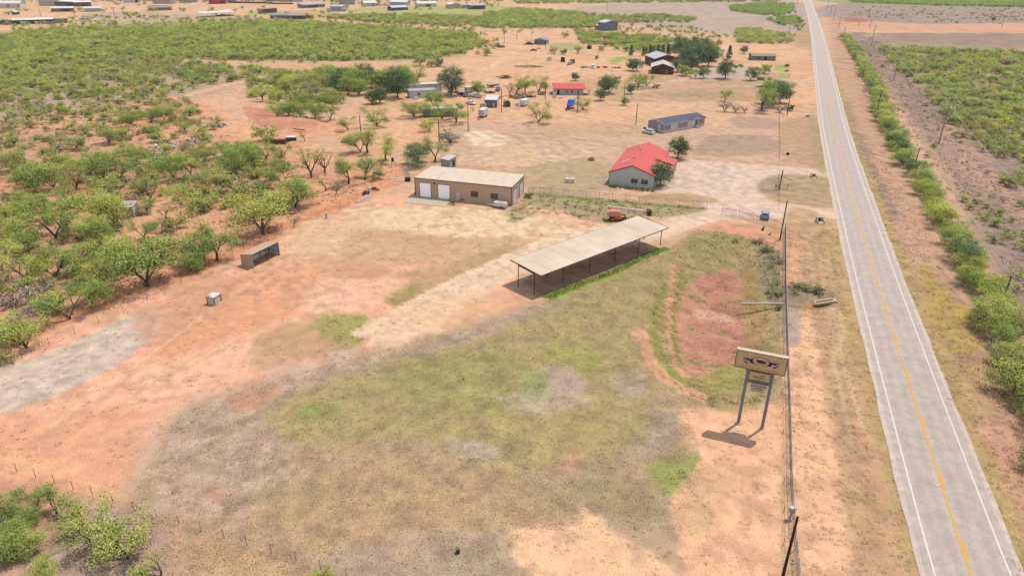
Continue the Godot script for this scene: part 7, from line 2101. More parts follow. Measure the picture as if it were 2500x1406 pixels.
func grow(V: Dictionary, kind: String, tone: String, at: Vector2, h: float, wide := 1.0):
	var list: Array = V[kind]
	var n := rng.randi() % list.size()
	var pl: Array = list[n]
	var key := kind + str(n) + tone
	var o: Node3D
	var gh := look_at_ground(at).a
	if tree_first.has(key):
		o = tree_first[key].duplicate()
		o.name = numbered(NAMES[kind])
		add_child(o)
	else:
		o = Node3D.new()
		o.name = numbered(NAMES[kind])
		add_child(o)
		part("trunk", pl[0], woods.g if kind == "g" else woods.m, o)
		part("crown", pl[1], leaves[tone], o)
		tree_first[key] = o
	var s: float = h / pl[2]
	o.position = Vector3(at.x, gh, at.y)
	o.rotation.y = rng.randf() * TAU
	o.scale = Vector3(s * wide, s, s * wide)
	tree_log.append([o, at, kind, tone, h])

var tree_first := {}

func inside(p: Vector2, poly: PackedVector2Array) -> bool:
	return Geometry2D.is_point_in_polygon(p, poly)

# points spread through a polygon, at least `gap` apart, with bare spots where the noise is low
func spread(poly: Array, gap: float, bare: float, seed_: int, keep_off: Array = [], off := 3.0) -> Array:
	var pp := PackedVector2Array(poly)
	var lo := Vector2(1e9, 1e9)
	var hi := -lo
	for q in poly:
		lo = lo.min(q); hi = hi.max(q)
	var n := FastNoiseLite.new()
	n.seed = seed_
	n.frequency = 0.25 / gap
	n.fractal_octaves = 2
	var o := []
	var cols := int((hi.x - lo.x) / gap) + 1
	var rows := int((hi.y - lo.y) / gap) + 1
	for j in rows:
		for i in cols:
			var p := lo + Vector2(i + rng.randf_range(0.05, 0.95), j + rng.randf_range(0.05, 0.95)) * gap
			if n.get_noise_2d(p.x, p.y) < bare or not inside(p, pp): continue
			var ok := true
			for q in keep_off:
				if p.distance_squared_to(q) < off * off:
					ok = false
					break
			if ok: o.append(p)
	return o

func trees():
	var V: Dictionary = plant_kinds()
	var hand := [
		[v(-55.8,-144.2),10.5,"f","bright"], [v(-53.9,-162.6),8.5,"f","green"], [v(-56.5,-187.9),9.4,"s","olive"], [v(-54.1,-192.8),7.8,"s","olive"], [v(-44.9,-181.8),8.8,"m","green"], [v(-41.1,-186.4),7.2,"m","green"], [v(-38.8,-198.4),4.9,"s","olive"], [v(-38.6,-205.5),8.2,"m","bright"], [v(-46.2,-215.3),9.3,"m","bright"], [v(-48.5,-215.2),7.7,"m","olive"], [v(-59.0,-245.2),5.5,"m","olive"], [v(-69.0,-261.5),6.3,"m","green"], [v(-75.4,-264.0),6.7,"f","green"], [v(-81.0,-265.2),6.4,"f","green"], [v(-90.3,-265.5),7.0,"m","bright"], [v(-86.2,-267.2),6.1,"f","green"], [v(-81.9,-227.1),5.6,"b","olive"], [v(-69.5,-228.1),4.1,"s","olive"], [v(-49.6,-251.4),8.2,"m","green"], [v(-38.4,-268.0),7.1,"m","olive"], [v(-30.0,-245.2),5.2,"m","bright"], [v(-21.7,-258.7),8.7,"m","green"], [v(-27.1,-264.1),7.0,"m","green"], [v(-28.1,-201.0),7.1,"f","deep"], [v(-23.8,-205.2),8.4,"m","olive"], [v(-21.2,-228.4),4.6,"b","grey"], [v(-49.6,-175.5),5.1,"s","olive"], [v(-46.2,-173.2),3.9,"s","pale"], [v(-50.3,-149.3),2.8,"s","grey"], [v(-37.5,-186.6),2.8,"b","olive"], [v(-79.6,-188.3),6.9,"m","green"], [v(-77.4,-196.6),7.8,"m","green"], [v(-74.9,-201.9),7.3,"m","bright"], [v(-81.6,-201.7),6.8,"f","green"], [v(-67.0,-184.8),6.8,"m","olive"], [v(-68.6,-201.3),6.1,"m","olive"], [v(-69.7,-180.9),5.8,"m","olive"], [v(-62.0,-179.4),6.7,"m","green"], [v(-72.6,-173.7),5.4,"b","olive"],
		[v(-99.8,-139.6),10.0,"m","green"], [v(-92.6,-119.1),6.8,"m","bright"], [v(-87.7,-120.3),6.9,"m","bright"], [v(-90.0,-137.3),7.1,"m","bright"], [v(-88.5,-136.6),6.2,"f","green"], [v(-81.3,-153.0),3.7,"s","olive"], [v(-85.3,-125.0),6.2,"m","olive"], [v(-82.0,-133.2),4.6,"m","bright"], [v(-68.6,-116.9),10.2,"f","green"], [v(-77.3,-125.1),6.7,"f","bright"], [v(-77.4,-118.3),5.9,"m","bright"], [v(-75.7,-103.8),6.7,"m","green"], [v(-74.9,-109.2),5.8,"f","green"], [v(-84.6,-109.5),5.7,"g","grey"], [v(-82.7,-100.8),3.6,"g","grey"], [v(-76.9,-94.4),6.2,"m","bright"], [v(-60.5,-129.9),8.7,"m","green"], [v(-63.2,-128.5),7.2,"f","green"], [v(-63.5,-124.3),4.6,"f","green"], [v(-80.9,-141.3),5.2,"m","green"], [v(-109.2,-138.6),5.7,"m","bright"], [v(-81.9,-96.7),3.5,"b","green"], [v(-77.4,-90.3),2.3,"b","olive"], [v(-100.3,-123.6),6.5,"m","bright"], [v(-102.0,-133.6),5.2,"f","green"],
		[v(-118.5,-186.1),8.3,"m","green"], [v(-113.9,-186.3),8.3,"m","green"], [v(-107.7,-183.4),8.4,"m","green"], [v(-115.3,-175.1),6.2,"m","olive"], [v(-121.7,-175.6),6.6,"m","olive"], [v(-124.0,-172.7),8.8,"f","green"], [v(-92.2,-167.7),6.9,"m","olive"], [v(-94.8,-186.2),8.1,"m","green"], [v(-89.8,-186.3),7.5,"m","bright"], [v(-75.9,-172.6),7.1,"m","olive"], [v(-80.9,-176.9),6.6,"m","olive"], [v(-78.3,-189.5),9.2,"m","green"], [v(-76.9,-198.3),7.4,"f","green"], [v(-94.2,-148.3),9.0,"f","bright"], [v(-111.8,-164.9),4.7,"s","olive"], [v(-113.6,-154.0),6.7,"m","green"], [v(-108.7,-151.1),6.3,"m","green"], [v(-113.9,-146.4),7.0,"m","bright"], [v(-132.3,-223.4),6.0,"f","olive"], [v(-145.0,-217.6),4.8,"m","olive"], [v(-138.3,-215.3),4.5,"b","olive"], [v(-137.3,-247.5),6.0,"f","green"], [v(-129.6,-257.3),5.9,"f","olive"], [v(-132.5,-253.7),6.4,"m","green"], [v(-111.7,-199.7),6.0,"f","olive"], [v(-82.7,-163.6),5.8,"m","bright"], [v(-141.8,-190.1),6.8,"f","olive"], [v(-143.7,-198.5),5.9,"m","olive"], [v(-92.4,-202.6),4.9,"f","green"], [v(-88.6,-207.4),5.5,"f","green"],
		[v(-53.8,-60.0),2.9,"m","green"], [v(-50.7,-58.5),3.9,"m","green"], [v(-45.0,-54.7),4.8,"m","bright"], [v(-47.8,-57.1),3.0,"s","green"], [v(-39.7,-52.5),5.4,"m","bright"], [v(-35.3,-50.3),3.3,"s","bright"], [v(-55.6,-58.1),3.4,"f","green"], [v(-52.5,-56.9),2.5,"f","green"], [v(-52.2,-52.1),3.6,"f","green"], [v(-50.5,-53.3),3.1,"f","bright"], [v(-46.1,-49.2),2.8,"f","bright"], [v(-37.3,-49.1),2.0,"b","bright"], [v(-18.7,-50.1),1.2,"b","bright"], [v(-52.7,-54.6),3.0,"f","green"],
		[v(-27.9,-315.7),13.3,"d","deep"], [v(-50.8,-307.6),12.7,"d","dark"], [v(-57.4,-320.1),10.7,"d","green"], [v(-56.2,-294.5),7.0,"d","dark"], [v(-59.1,-292.6),6.0,"d","dark"], [v(-47.6,-346.1),8.8,"m","olive"], [v(-52.0,-334.3),10.4,"d","green"], [v(-66.9,-331.3),9.5,"d","dark"], [v(-73.0,-326.6),11.2,"f","green"], [v(-79.6,-332.7),9.6,"d","dark"], [v(-86.2,-340.3),9.4,"f","green"], [v(-87.9,-323.6),8.3,"f","olive"], [v(-94.8,-331.9),8.1,"f","olive"], [v(-95.7,-318.0),8.8,"f","olive"], [v(-99.7,-312.8),8.7,"f","bright"], [v(-85.6,-303.9),6.8,"g","grey"], [v(-91.7,-294.5),6.6,"b","olive"], [v(-79.2,-299.6),6.1,"f","olive"], [v(-110.3,-338.8),7.5,"f","green"], [v(-112.5,-327.6),7.3,"m","olive"], [v(-106.6,-298.2),6.7,"m","bright"], [v(-98.5,-294.1),6.6,"m","bright"], [v(-16.0,-314.4),6.7,"d","green"], [v(-18.8,-298.2),3.4,"s","bright"], [v(-16.3,-279.8),2.3,"s","olive"], [v(-38.6,-268.0),6.8,"m","green"], [v(-33.3,-288.8),6.6,"f","green"], [v(-33.9,-269.7),5.6,"f","green"], [v(9.5,-260.1),7.5,"m","olive"], [v(14.1,-289.5),3.0,"s","green"], [v(11.3,-325.0),8.3,"m","olive"], [v(5.1,-323.6),8.3,"m","olive"], [v(1.2,-317.3),6.8,"m","olive"], [v(-2.0,-316.1),5.7,"s","grey"], [v(28.0,-284.4),5.8,"m","olive"], [v(30.5,-356.8),4.3,"d","dark"],
		[v(43.2,-321.6),9.0,"d","deep"], [v(42.1,-326.7),7.3,"d","dark"], [v(37.4,-305.7),5.5,"d","deep"], [v(53.3,-322.1),5.1,"d","deep"], [v(58.7,-337.4),8.2,"m","green"], [v(63.6,-341.0),7.2,"m","olive"], [v(64.6,-392.7),6.8,"d","dark"], [v(66.6,-389.9),7.2,"d","deep"], [v(73.2,-453.9),6.3,"c","dark"], [v(83.1,-443.3),7.6,"c","dark"], [v(81.0,-454.5),5.4,"c","dark"], [v(89.0,-449.4),7.2,"c","dark"], [v(92.9,-453.5),6.8,"c","dark"], [v(96.6,-455.7),6.8,"c","dark"], [v(83.5,-458.6),4.9,"c","deep"], [v(87.2,-455.0),5.8,"c","deep"], [v(105.1,-412.3),14.1,"d","deep"], [v(106.4,-439.6),10.8,"d","deep"], [v(111.1,-412.7),10.2,"d","dark"], [v(98.6,-416.7),9.9,"d","deep"], [v(128.9,-470.1),7.0,"d","green"], [v(129.4,-495.9),6.8,"d","dark"], [v(94.2,-394.6),6.4,"d","deep"], [v(90.7,-376.0),5.8,"b","green"], [v(97.7,-368.5),6.5,"d","deep"], [v(93.6,-368.3),5.2,"m","olive"], [v(108.9,-367.9),10.0,"d","dark"], [v(120.6,-363.5),7.2,"d","deep"], [v(134.2,-385.7),5.4,"b","green"], [v(131.0,-441.4),8.0,"c","dark"], [v(148.4,-469.5),5.5,"d","deep"], [v(130.8,-462.2),4.9,"m","green"], [v(101.7,-287.1),13.2,"m","green"], [v(109.8,-297.7),11.0,"f","deep"], [v(115.3,-305.2),9.9,"d","deep"], [v(91.5,-305.8),5.8,"m","olive"], [v(85.3,-284.7),4.9,"g","grey"], [v(89.8,-282.5),3.9,"g","grey"], [v(93.0,-282.7),2.9,"g","grey"], [v(108.0,-283.4),3.9,"g","grey"], [v(113.0,-287.7),2.6,"b","dark"], [v(46.7,-295.4),3.7,"d","green"], [v(68.2,-339.0),2.3,"b","olive"], [v(66.2,-336.7),1.5,"b","olive"], [v(51.9,-359.3),2.4,"b","olive"], [v(155.7,-410.9),2.0,"b","dark"], [v(149.4,-393.8),1.3,"b","dark"], [v(30.9,-458.5),3.4,"b","dark"], [v(25.3,-460.1),5.4,"m","olive"], [v(40.4,-461.2),5.9,"m","olive"], [v(57.6,-477.0),3.6,"b","bright"], [v(-17.4,-447.1),5.3,"f","green"], [v(-13.9,-484.3),5.7,"m","bright"], [v(-42.3,-400.6),4.4,"b","dark"], [v(-46.0,-397.3),3.9,"b","olive"], [v(-52.9,-403.0),5.7,"f","green"], [v(-8.5,-579.0),4.3,"m","olive"], [v(13.3,-568.9),4.2,"s","olive"], [v(37.7,-553.7),5.8,"m","olive"], [v(73.2,-559.8),5.9,"m","bright"], [v(125.0,-405.7),1.8,"b","dark"], [v(129.0,-409.1),1.8,"b","dark"], [v(42.9,-196.6),0.5,"b","green"],
		[v(107.7,-472.5),11.0,"d","deep"], [v(118.7,-479.7),10.2,"d","dark"], [v(88.9,-389.9),7.6,"d","deep"], [v(98.5,-397.9),9.5,"d","dark"], [v(112.3,-431.1),11.5,"d","deep"], [v(119.4,-435.2),7.9,"d","deep"], [v(104.6,-448.6),12.4,"d","deep"], [v(-56.4,-325.4),11.2,"d","deep"], [v(-61.0,-319.9),10.0,"d","green"], [v(-71.7,-341.1),10.5,"d","deep"], [v(-68.8,-312.5),8.0,"f","green"], [v(-73.7,-314.2),8.8,"d","green"], [v(-79.3,-318.9),8.9,"d","deep"], [v(-91.5,-345.8),8.8,"f","green"], [v(-47.7,-323.8),9.0,"d","green"], [v(-54.7,-352.9),7.8,"f","olive"], [v(-78.9,-284.8),6.5,"f","green"], [v(-84.7,-284.5),6.5,"f","green"], [v(-73.7,-285.1),5.5,"f","green"], [v(-73.0,-295.4),5.7,"b","olive"], [v(-88.3,-307.5),7.6,"f","olive"], [v(-102.3,-328.1),7.3,"f","bright"],
		[v(51.0,-211.7),7.4,"d","dark"], [v(40.6,-183.5),7.1,"d","deep"], [v(-15.1,-166.6),1.5,"b","deep"], [v(-13.0,-168.9),0.9,"b","deep"], [v(4.0,-172.1),1.5,"b","deep"], [v(275.2,-712.0),3.7,"b","dark"], [v(243.7,-630.1),2.0,"b","dark"], [v(481.3,-744.3),4.5,"d","dark"], [v(57.8,-116.6),1.6,"b","deep"], [v(47.9,-110.8),1.0,"b","deep"],
	]
	var taken := []
	for q in hand:
		grow(V, q[2], q[3], q[0], maxf(q[1], 0.4), 1.0 if q[2] != "c" else 0.8)
		taken.append(q[0])
	# the hedge of mesquites along the right of the highway
	var hedge := [v(253.7,-562.0), v(229.4,-495.0), v(201.6,-420.5), v(179.9,-362.1), v(162.0,-317.0), v(145.5,-277.4), v(133.79,-245.95), v(124.76,-221.94), v(118.39,-202.73), v(112.45,-185.12), v(107.31,-169.37), v(101.89,-155.76), v(97.18,-143.43), v(92.84,-132.43), v(89.29,-122.39), v(85.96,-112.72), v(81.85,-102.76), v(77.63,-93.50), v(74.33,-85.48), v(71.27,-77.52), v(68.16,-69.81), v(64.50,-61.79)]
	var hl := along(smooth(hedge), 3.7)
	for q in hl:
		var p: Vector2 = q + Vector2(rng.randf_range(-1.0, 1.6), rng.randf_range(-0.8, 0.8))
		grow(V, "f" if rng.randf() < 0.75 else "m", ["green", "olive", "bright", "deep", "green", "bright"][rng.randi() % 6], p, rng.randf_range(2.8, 5.8), rng.randf_range(0.9, 1.3))
		taken.append(p)
		if rng.randf() < 0.55:
			var p2: Vector2 = q + Vector2(rng.randf_range(2.2, 4.8), rng.randf_range(-1.5, 1.5))
			grow(V, "m", ["green", "olive", "green"][rng.randi() % 3], p2, rng.randf_range(2.6, 4.2), rng.randf_range(0.9, 1.2))
			taken.append(p2)
	# things to keep clear of
	var clear := [v(-92.42,-157.23), v(-75.49,-228.43), v(-85.2,-255.8), v(-107.83,-224.36), v(-110.88,-216.34)]
	# countable scrub: nearest first until the limit, the rest as woods
	var pool := []
	for p in spread([v(-120.88,-145.47), v(-101.83,-146.00), v(-83.97,-157.48), v(-64.18,-137.26), v(-64.72,-118.79), v(-73.72,-106.87), v(-81.32,-100.83), v(-83.94,-92.87)], 5.4, -0.1, 3, taken + clear, 3.6): pool.append([p, rng.randf_range(2.0, 4.2), "left"])
	for p in spread([v(-154.24,-189.68), v(-127.16,-199.13), v(-93.85,-200.35), v(-70.15,-210.48), v(-61.43,-188.89), v(-68.37,-157.95), v(-83.30,-151.84), v(-119.20,-140.52)], 5.2, -0.2, 4, taken + clear, 3.6): pool.append([p, rng.randf_range(2.4, 4.6), "left"])
	for p in spread([v(-227.3,-287.5), v(-168.7,-304.2), v(-135.5,-296.7), v(-110.0,-261.7), v(-92.65,-209.63), v(-127.16,-199.13), v(-153.68,-185.71)], 6.0, -0.12, 5, taken + clear, 4.0): pool.append([p, rng.randf_range(1.8, 3.8), "left"])
	for p in spread([v(251.9,-501.3), v(340.7,-486.4), v(216.2,-269.5), v(155.97,-196.40), v(157.04,-229.54), v(157.38,-246.94), v(190.8,-328.6), v(215.7,-405.6)], 5.0, -0.22, 6, taken, 3.8): pool.append([p, rng.randf_range(2.0, 4.4), "right"])
	for p in spread([v(163.38,-247.20), v(173.07,-210.11), v(139.11,-152.72), v(129.28,-163.80), v(138.90,-195.81)], 5.0, -0.1, 8, taken, 4.0): pool.append([p, rng.randf_range(2.0, 4.0), "right"])
	for p in spread([v(118.15,-176.35), v(129.23,-180.20), v(115.40,-132.99), v(95.01,-104.46), v(96.36,-120.71)], 6.0, -0.02, 9, taken, 4.5): pool.append([p, rng.randf_range(1.2, 2.6), "right"])
	pool.sort_custom(func(a, b): return a[1] / a[0].length() > b[1] / b[0].length())
	var counts := 0
	for e in tree_log:
		if e[2] in "msf": counts += 1
	var rest := []
	for q in pool:
		if counts < 298:
			counts += 1
			var k: String = ["m", "m", "f", "m", "s"][rng.randi() % 5]
			grow(V, k, (["green", "olive", "bright", "deep", "bright"] if q[2] == "left" else ["green", "green", "olive", "deep", "green"])[rng.randi() % 5], q[0], q[1], rng.randf_range(0.95, 1.25))
		else:
			rest.append(q)
	for p in spread([v(-182.05,-232.57), v(-174.9,-299.2), v(-132.0,-292.4), v(-97.46,-236.15), v(-67.43,-201.31), v(-62.50,-158.12), v(-69.01,-128.39), v(-77.27,-100.92), v(-87.51,-97.96)], 9.0, -0.02, 71, taken + clear, 3.0):
		grow(V, "g" if rng.randf() < 0.45 else "b", "grey" if rng.randf() < 0.4 else "olive", p, rng.randf_range(0.9, 2.2), rng.randf_range(1.0, 1.5))
	for p in spread([v(251.3,-524.8), v(356.0,-509.6), v(166.44,-200.97), v(99.39,-110.60), v(113.69,-152.01), v(152.89,-246.75), v(203.5,-390.1)], 11.0, 0.05, 72, taken, 3.0):
		grow(V, "g" if rng.randf() < 0.5 else "b", "grey" if rng.randf() < 0.4 else "olive", p, rng.randf_range(0.8, 1.9), rng.randf_range(1.0, 1.5))
	for q in [v(54.65,-137.61), v(54.37,-133.61), v(52.61,-129.34), v(52.39,-125.73), v(51.21,-121.50), v(49.56,-118.73), v(55.02,-131.49), v(54.40,-119.38), v(55.47,-118.69), v(56.47,-117.65), v(53.10,-116.87), v(48.88,-113.55), v(55.38,-140.41), v(54.18,-142.28), v(49.76,-142.65), v(49.67,-116.97)]:
		grow(V, "g" if rng.randf() < 0.6 else "b", "grey" if rng.randf() < 0.6 else "pale", q, rng.randf_range(0.9, 1.6), 1.3)
	label_trees()
	# woods nobody could count
	var low := [make_plant(71, 4.0, 3.0, 0.5, 4, 44, 24, 0.32, 0.7), make_plant(72, 4.0, 2.8, 0.4, 4, 50, 24, 0.32, 0.75, 0.3), make_plant(73, 4.0, 3.3, 0.5, 5, 56, 22, 0.33, 0.75, 0.2)]
	var meshes := []
	for tone in ["bright", "olive", "green"]:
		for pl in low: meshes.append(joined_plant(pl, woods.m, leaves[tone]))
	var sets := {}
	var tints := {}
	var add := func(name_: String, p: Vector2, h: float, w: float, tone: int):
		var k := "%s|%d" % [name_, tone * 3 + rng.randi() % 3]
		if not sets.has(k): sets[k] = []
		var s := h / 4.0
		if not tints.has(k): tints[k] = []
		var b := rng.randf_range(0.72, 1.25)
		tints[k].append(Color(b * rng.randf_range(0.88, 1.1), b, b * rng.randf_range(0.85, 1.2)))
		sets[k].append(Transform3D(Basis(Vector3.UP, rng.randf() * TAU).scaled(Vector3(s * w, s, s * w)), Vector3(p.x, 0, p.y)))
	for q in rest: add.call("scrub_wood", q[0], q[1], 1.15, [1, 2, 0, 1][rng.randi() % 4])
	for p in spread([v(-374.4,-472.3), v(-365.1,-575.5), v(-291.1,-610.5), v(-203.4,-658.4), v(-124.5,-628.1), v(-33.8,-570.4), v(-20.1,-511.7), v(-30.2,-461.8), v(-50.5,-433.5), v(-84.9,-420.5), v(-117.7,-418.1), v(-146.6,-419.5), v(-174.4,-417.5), v(-212.9,-428.7), v(-243.7,-405.8), v(-284.4,-352.4)], 4.0, -0.34, 21, [], 1.0): add.call("mesquite_thicket", p, rng.randf_range(1.7, 4.4), 1.15, [0, 0, 1, 0, 2][rng.randi() % 5])
	for p in spread([v(-284.4,-352.4), v(-243.7,-405.8), v(-211.2,-425.3), v(-171.3,-398.0), v(-134.4,-382.5), v(-129.7,-355.7), v(-142.7,-336.9), v(-142.3,-308.5), v(-167.3,-301.4), v(-235.4,-287.0)], 4.2, -0.22, 22, taken, 3.0): add.call("scrub_wood", p, rng.randf_range(2.0, 3.8), 1.1, [1, 1, 0, 2][rng.randi() % 4])
	for p in spread([v(-138.7,-382.2), v(-117.5,-369.6), v(-97.3,-373.6), v(-73.2,-359.2), v(-71.4,-329.9), v(-96.4,-298.7), v(-115.0,-302.3)], 4.0, -0.2, 23, taken, 3.0): add.call("scrub_wood", p, rng.randf_range(2.4, 4.0), 1.1, [0, 1, 2][rng.randi() % 3])
	for p in spread([v(-185.7,-704.0), v(-147.4,-748.0), v(-31.0,-732.1), v(1.4,-799.8), v(68.0,-754.1), v(83.5,-673.8), v(63.9,-626.0), v(15.4,-635.5), v(-26.2,-616.8), v(-130.3,-658.4)], 4.4, -0.15, 24, [], 1.0): add.call("far_wood", p, rng.randf_range(2.4, 4.2), 1.15, [0, 1, 2][rng.randi() % 3])
	for p in spread([v(49.4,-617.5), v(66.0,-579.9), v(96.8,-570.7), v(117.0,-544.2), v(147.3,-521.0), v(117.6,-469.2), v(80.7,-470.4), v(61.3,-485.9), v(47.6,-517.5)], 4.6, -0.18, 25, taken, 3.0): add.call("far_wood", p, rng.randf_range(2.6, 4.4), 1.15, [0, 1, 2, 2][rng.randi() % 4])
	for p in spread([v(185.1,-617.3), v(205.5,-633.3), v(218.8,-582.1), v(205.4,-536.1), v(183.4,-524.1), v(162.3,-532.4)], 4.2, -0.3, 26, taken, 3.0): add.call("far_wood", p, rng.randf_range(2.6, 4.2), 1.15, [0, 0, 1][rng.randi() % 3])
	for p in spread([v(93.4,-757.2), v(148.6,-785.1), v(180.8,-738.0), v(166.0,-691.2), v(92.2,-683.1)], 4.6, -0.1, 27, [], 1.0): add.call("far_wood", p, rng.randf_range(2.4, 3.8), 1.15, [1, 2][rng.randi() % 2])
	for p in spread([v(266.2,-927.5), v(341.7,-1002.0), v(363.9,-972.5), v(313.7,-840.6), v(273.0,-768.8), v(247.6,-844.1)], 4.6, -0.3, 28, [], 1.0): add.call("far_wood", p, rng.randf_range(2.6, 4.0), 1.15, 2)
	for p in spread([v(273.9,-703.2), v(252.2,-645.3), v(243.6,-683.1), v(249.7,-736.5), v(294.7,-781.8)], 4.6, -0.1, 28, [], 1.0): add.call("far_wood", p, rng.randf_range(2.6, 4.0), 1.15, 2)
	for p in spread([v(-10.7,-1139.4), v(288.4,-1194.7), v(422.1,-1149.9), v(366.0,-1040.9), v(129.1,-969.1), v(1.6,-933.7)], 6.0, -0.25, 29, [], 1.0): add.call("far_wood", p, rng.randf_range(2.6, 4.4), 1.2, [0, 2][rng.randi() % 2])
	for p in spread([v(572.1,-1327.1), v(793.2,-1400.4), v(1059.7,-1453.8), v(707.3,-960.9), v(563.3,-986.2), v(467.6,-1039.0)], 5.2, -0.5, 30, [], 1.0): add.call("far_wood", p, rng.randf_range(2.6, 4.2), 1.2, 2)
	for p in spread([v(384.9,-849.9), v(606.5,-819.9), v(551.5,-743.0), v(353.3,-768.3)], 9.0, 0.1, 31, [], 1.0): add.call("far_wood", p, rng.randf_range(1.0, 2.6), 1.2, [1, 2][rng.randi() % 2])
	for p in spread([v(-713.7,-989.5), v(-10.4,-1117.0), v(-9.1,-981.0), v(-627.6,-867.0)], 7.0, 0.05, 32, [], 1.0): add.call("far_wood", p, rng.randf_range(2.6, 4.4), 1.2, [0, 1, 2][rng.randi() % 3])
	for p in spread([v(-432.1,-588.7), v(-385.2,-728.2), v(-297.2,-690.8), v(-206.0,-751.0), v(-178.2,-704.9), v(-274.6,-619.6), v(-372.7,-588.0)], 9.0, 0.12, 33, [], 1.0): add.call("far_wood", p, rng.randf_range(2.0, 3.6), 1.15, [0, 1][rng.randi() % 2])
	for p in spread([v(270.9,-575.0), v(278.6,-564.2), v(215.0,-390.8), v(165.8,-267.2), v(131.52,-183.89), v(101.98,-120.84), v(91.93,-110.44), v(101.75,-141.63), v(127.78,-218.02), v(169.3,-327.5)], 9.0, 0.1, 34, taken, 4.0): add.call("scrub_wood", p, rng.randf_range(0.7, 1.6), 1.3, [1, 2][rng.randi() % 2])
	for p in spread([v(-32.3,-762.4), v(1.5,-848.6), v(71.8,-797.5), v(104.9,-719.7), v(79.8,-642.2), v(15.1,-621.0), v(-26.8,-631.1)], 4.4, -0.2, 61, taken, 3.0): add.call("far_wood", p, rng.randf_range(2.2, 4.0), 1.15, [0, 1, 2][rng.randi() % 3])
	for p in spread([v(79.8,-642.2), v(112.6,-668.9), v(164.0,-636.2), v(168.7,-565.7), v(134.3,-540.4), v(96.8,-570.7)], 6.5, 0.0, 62, taken, 3.0): add.call("far_wood", p, rng.randf_range(1.6, 3.2), 1.15, [1, 2][rng.randi() % 2])
	for p in spread([v(-233.5,-296.0), v(-185.9,-303.2), v(-135.5,-296.7), v(-113.3,-254.6), v(-125.00,-234.99), v(-152.68,-225.27), v(-179.55,-221.45)], 4.4, 0.02, 63, taken, 2.0): add.call("scrub_wood", p, rng.randf_range(0.9, 2.2), 1.25, [1, 1, 2][rng.randi() % 3])
	for p in spread([v(-179.55,-221.45), v(-133.21,-234.64), v(-87.66,-209.82), v(-64.90,-192.83), v(-68.37,-157.95), v(-88.16,-146.38), v(-88.22,-116.45), v(-93.47,-106.45)], 6.0, 0.1, 64, taken, 2.0): add.call("scrub_wood", p, rng.randf_range(0.7, 1.6), 1.3, [1, 1, 2][rng.randi() % 3])
	for p in spread([v(251.9,-501.3), v(340.7,-486.4), v(216.2,-269.5), v(155.97,-196.40), v(157.04,-229.54), v(157.38,-246.94), v(190.8,-328.6), v(215.7,-405.6)], 5.0, 0.0, 65, taken, 2.5): add.call("scrub_wood", p, rng.randf_range(1.0, 2.4), 1.25, [1, 2, 2][rng.randi() % 3])
	for p in spread([v(-24.8,-583.6), v(74.0,-593.2), v(78.0,-627.4), v(26.0,-636.6), v(-19.8,-631.8)], 12.0, 0.1, 66, taken, 5.0): add.call("far_wood", p, rng.randf_range(1.2, 3.0), 1.15, [1, 2][rng.randi() % 2])
	for p in spread([v(-678.8,-939.8), v(-9.8,-1054.4), v(-6.8,-744.9), v(-198.2,-721.6), v(-264.2,-628.1), v(-376.6,-594.5), v(-432.1,-588.7)], 26.0, 0.0, 67, taken, 5.0): add.call("far_wood", p, rng.randf_range(2.4, 5.0), 1.1, [1, 2][rng.randi() % 2])
	for p in spread([v(-399.6,-506.0), v(-384.6,-607.8), v(-307.7,-646.7), v(-215.9,-700.4), v(-131.8,-666.4), v(-25.6,-603.1), v(-11.8,-512.4), v(-21.3,-439.3), v(-48.6,-416.3), v(-82.4,-407.4), v(-141.3,-403.3), v(-187.5,-393.8), v(-187.0,-340.1), v(-241.8,-295.6)], 7.0, 0.1, 68, taken, 3.0): add.call("mesquite_thicket", p, rng.randf_range(1.2, 3.4), 1.15, [1, 1, 2][rng.randi() % 3])
	for p in spread([v(131.58,-191.53), v(166.44,-200.97), v(91.99,-91.38), v(87.37,-101.48), v(101.50,-132.64), v(113.20,-157.49)], 7.5, 0.02, 69, taken, 4.0): add.call("scrub_wood", p, rng.randf_range(0.9, 2.4), 1.3, [1, 2, 1][rng.randi() % 3])
	for p in spread([v(434.7,-951.9), v(695.7,-944.8), v(530.9,-714.1), v(414.9,-718.8), v(353.1,-758.3)], 11.0, 0.05, 70, taken, 4.0): add.call("far_wood", p, rng.randf_range(0.8, 2.4), 1.4, [1, 2, 1][rng.randi() % 3])
	var words := {"scrub_wood": ["loose mesquite scrub covering the open ground", "loose olive scrub between the larger trees"], "mesquite_thicket": ["bright green mesquite thicket covering the upper left", "bright green mesquite thicket covering the upper left"], "far_wood": ["belts of scrub wood far off along the top of the view", "belts of scrub wood far off along the top of the view"]}
	for k in sets:
		var nm: String = k.split("|")[0]
		many(nm, words[nm][0], meshes[int(k.split("|")[1])], sets[k], tints[k])

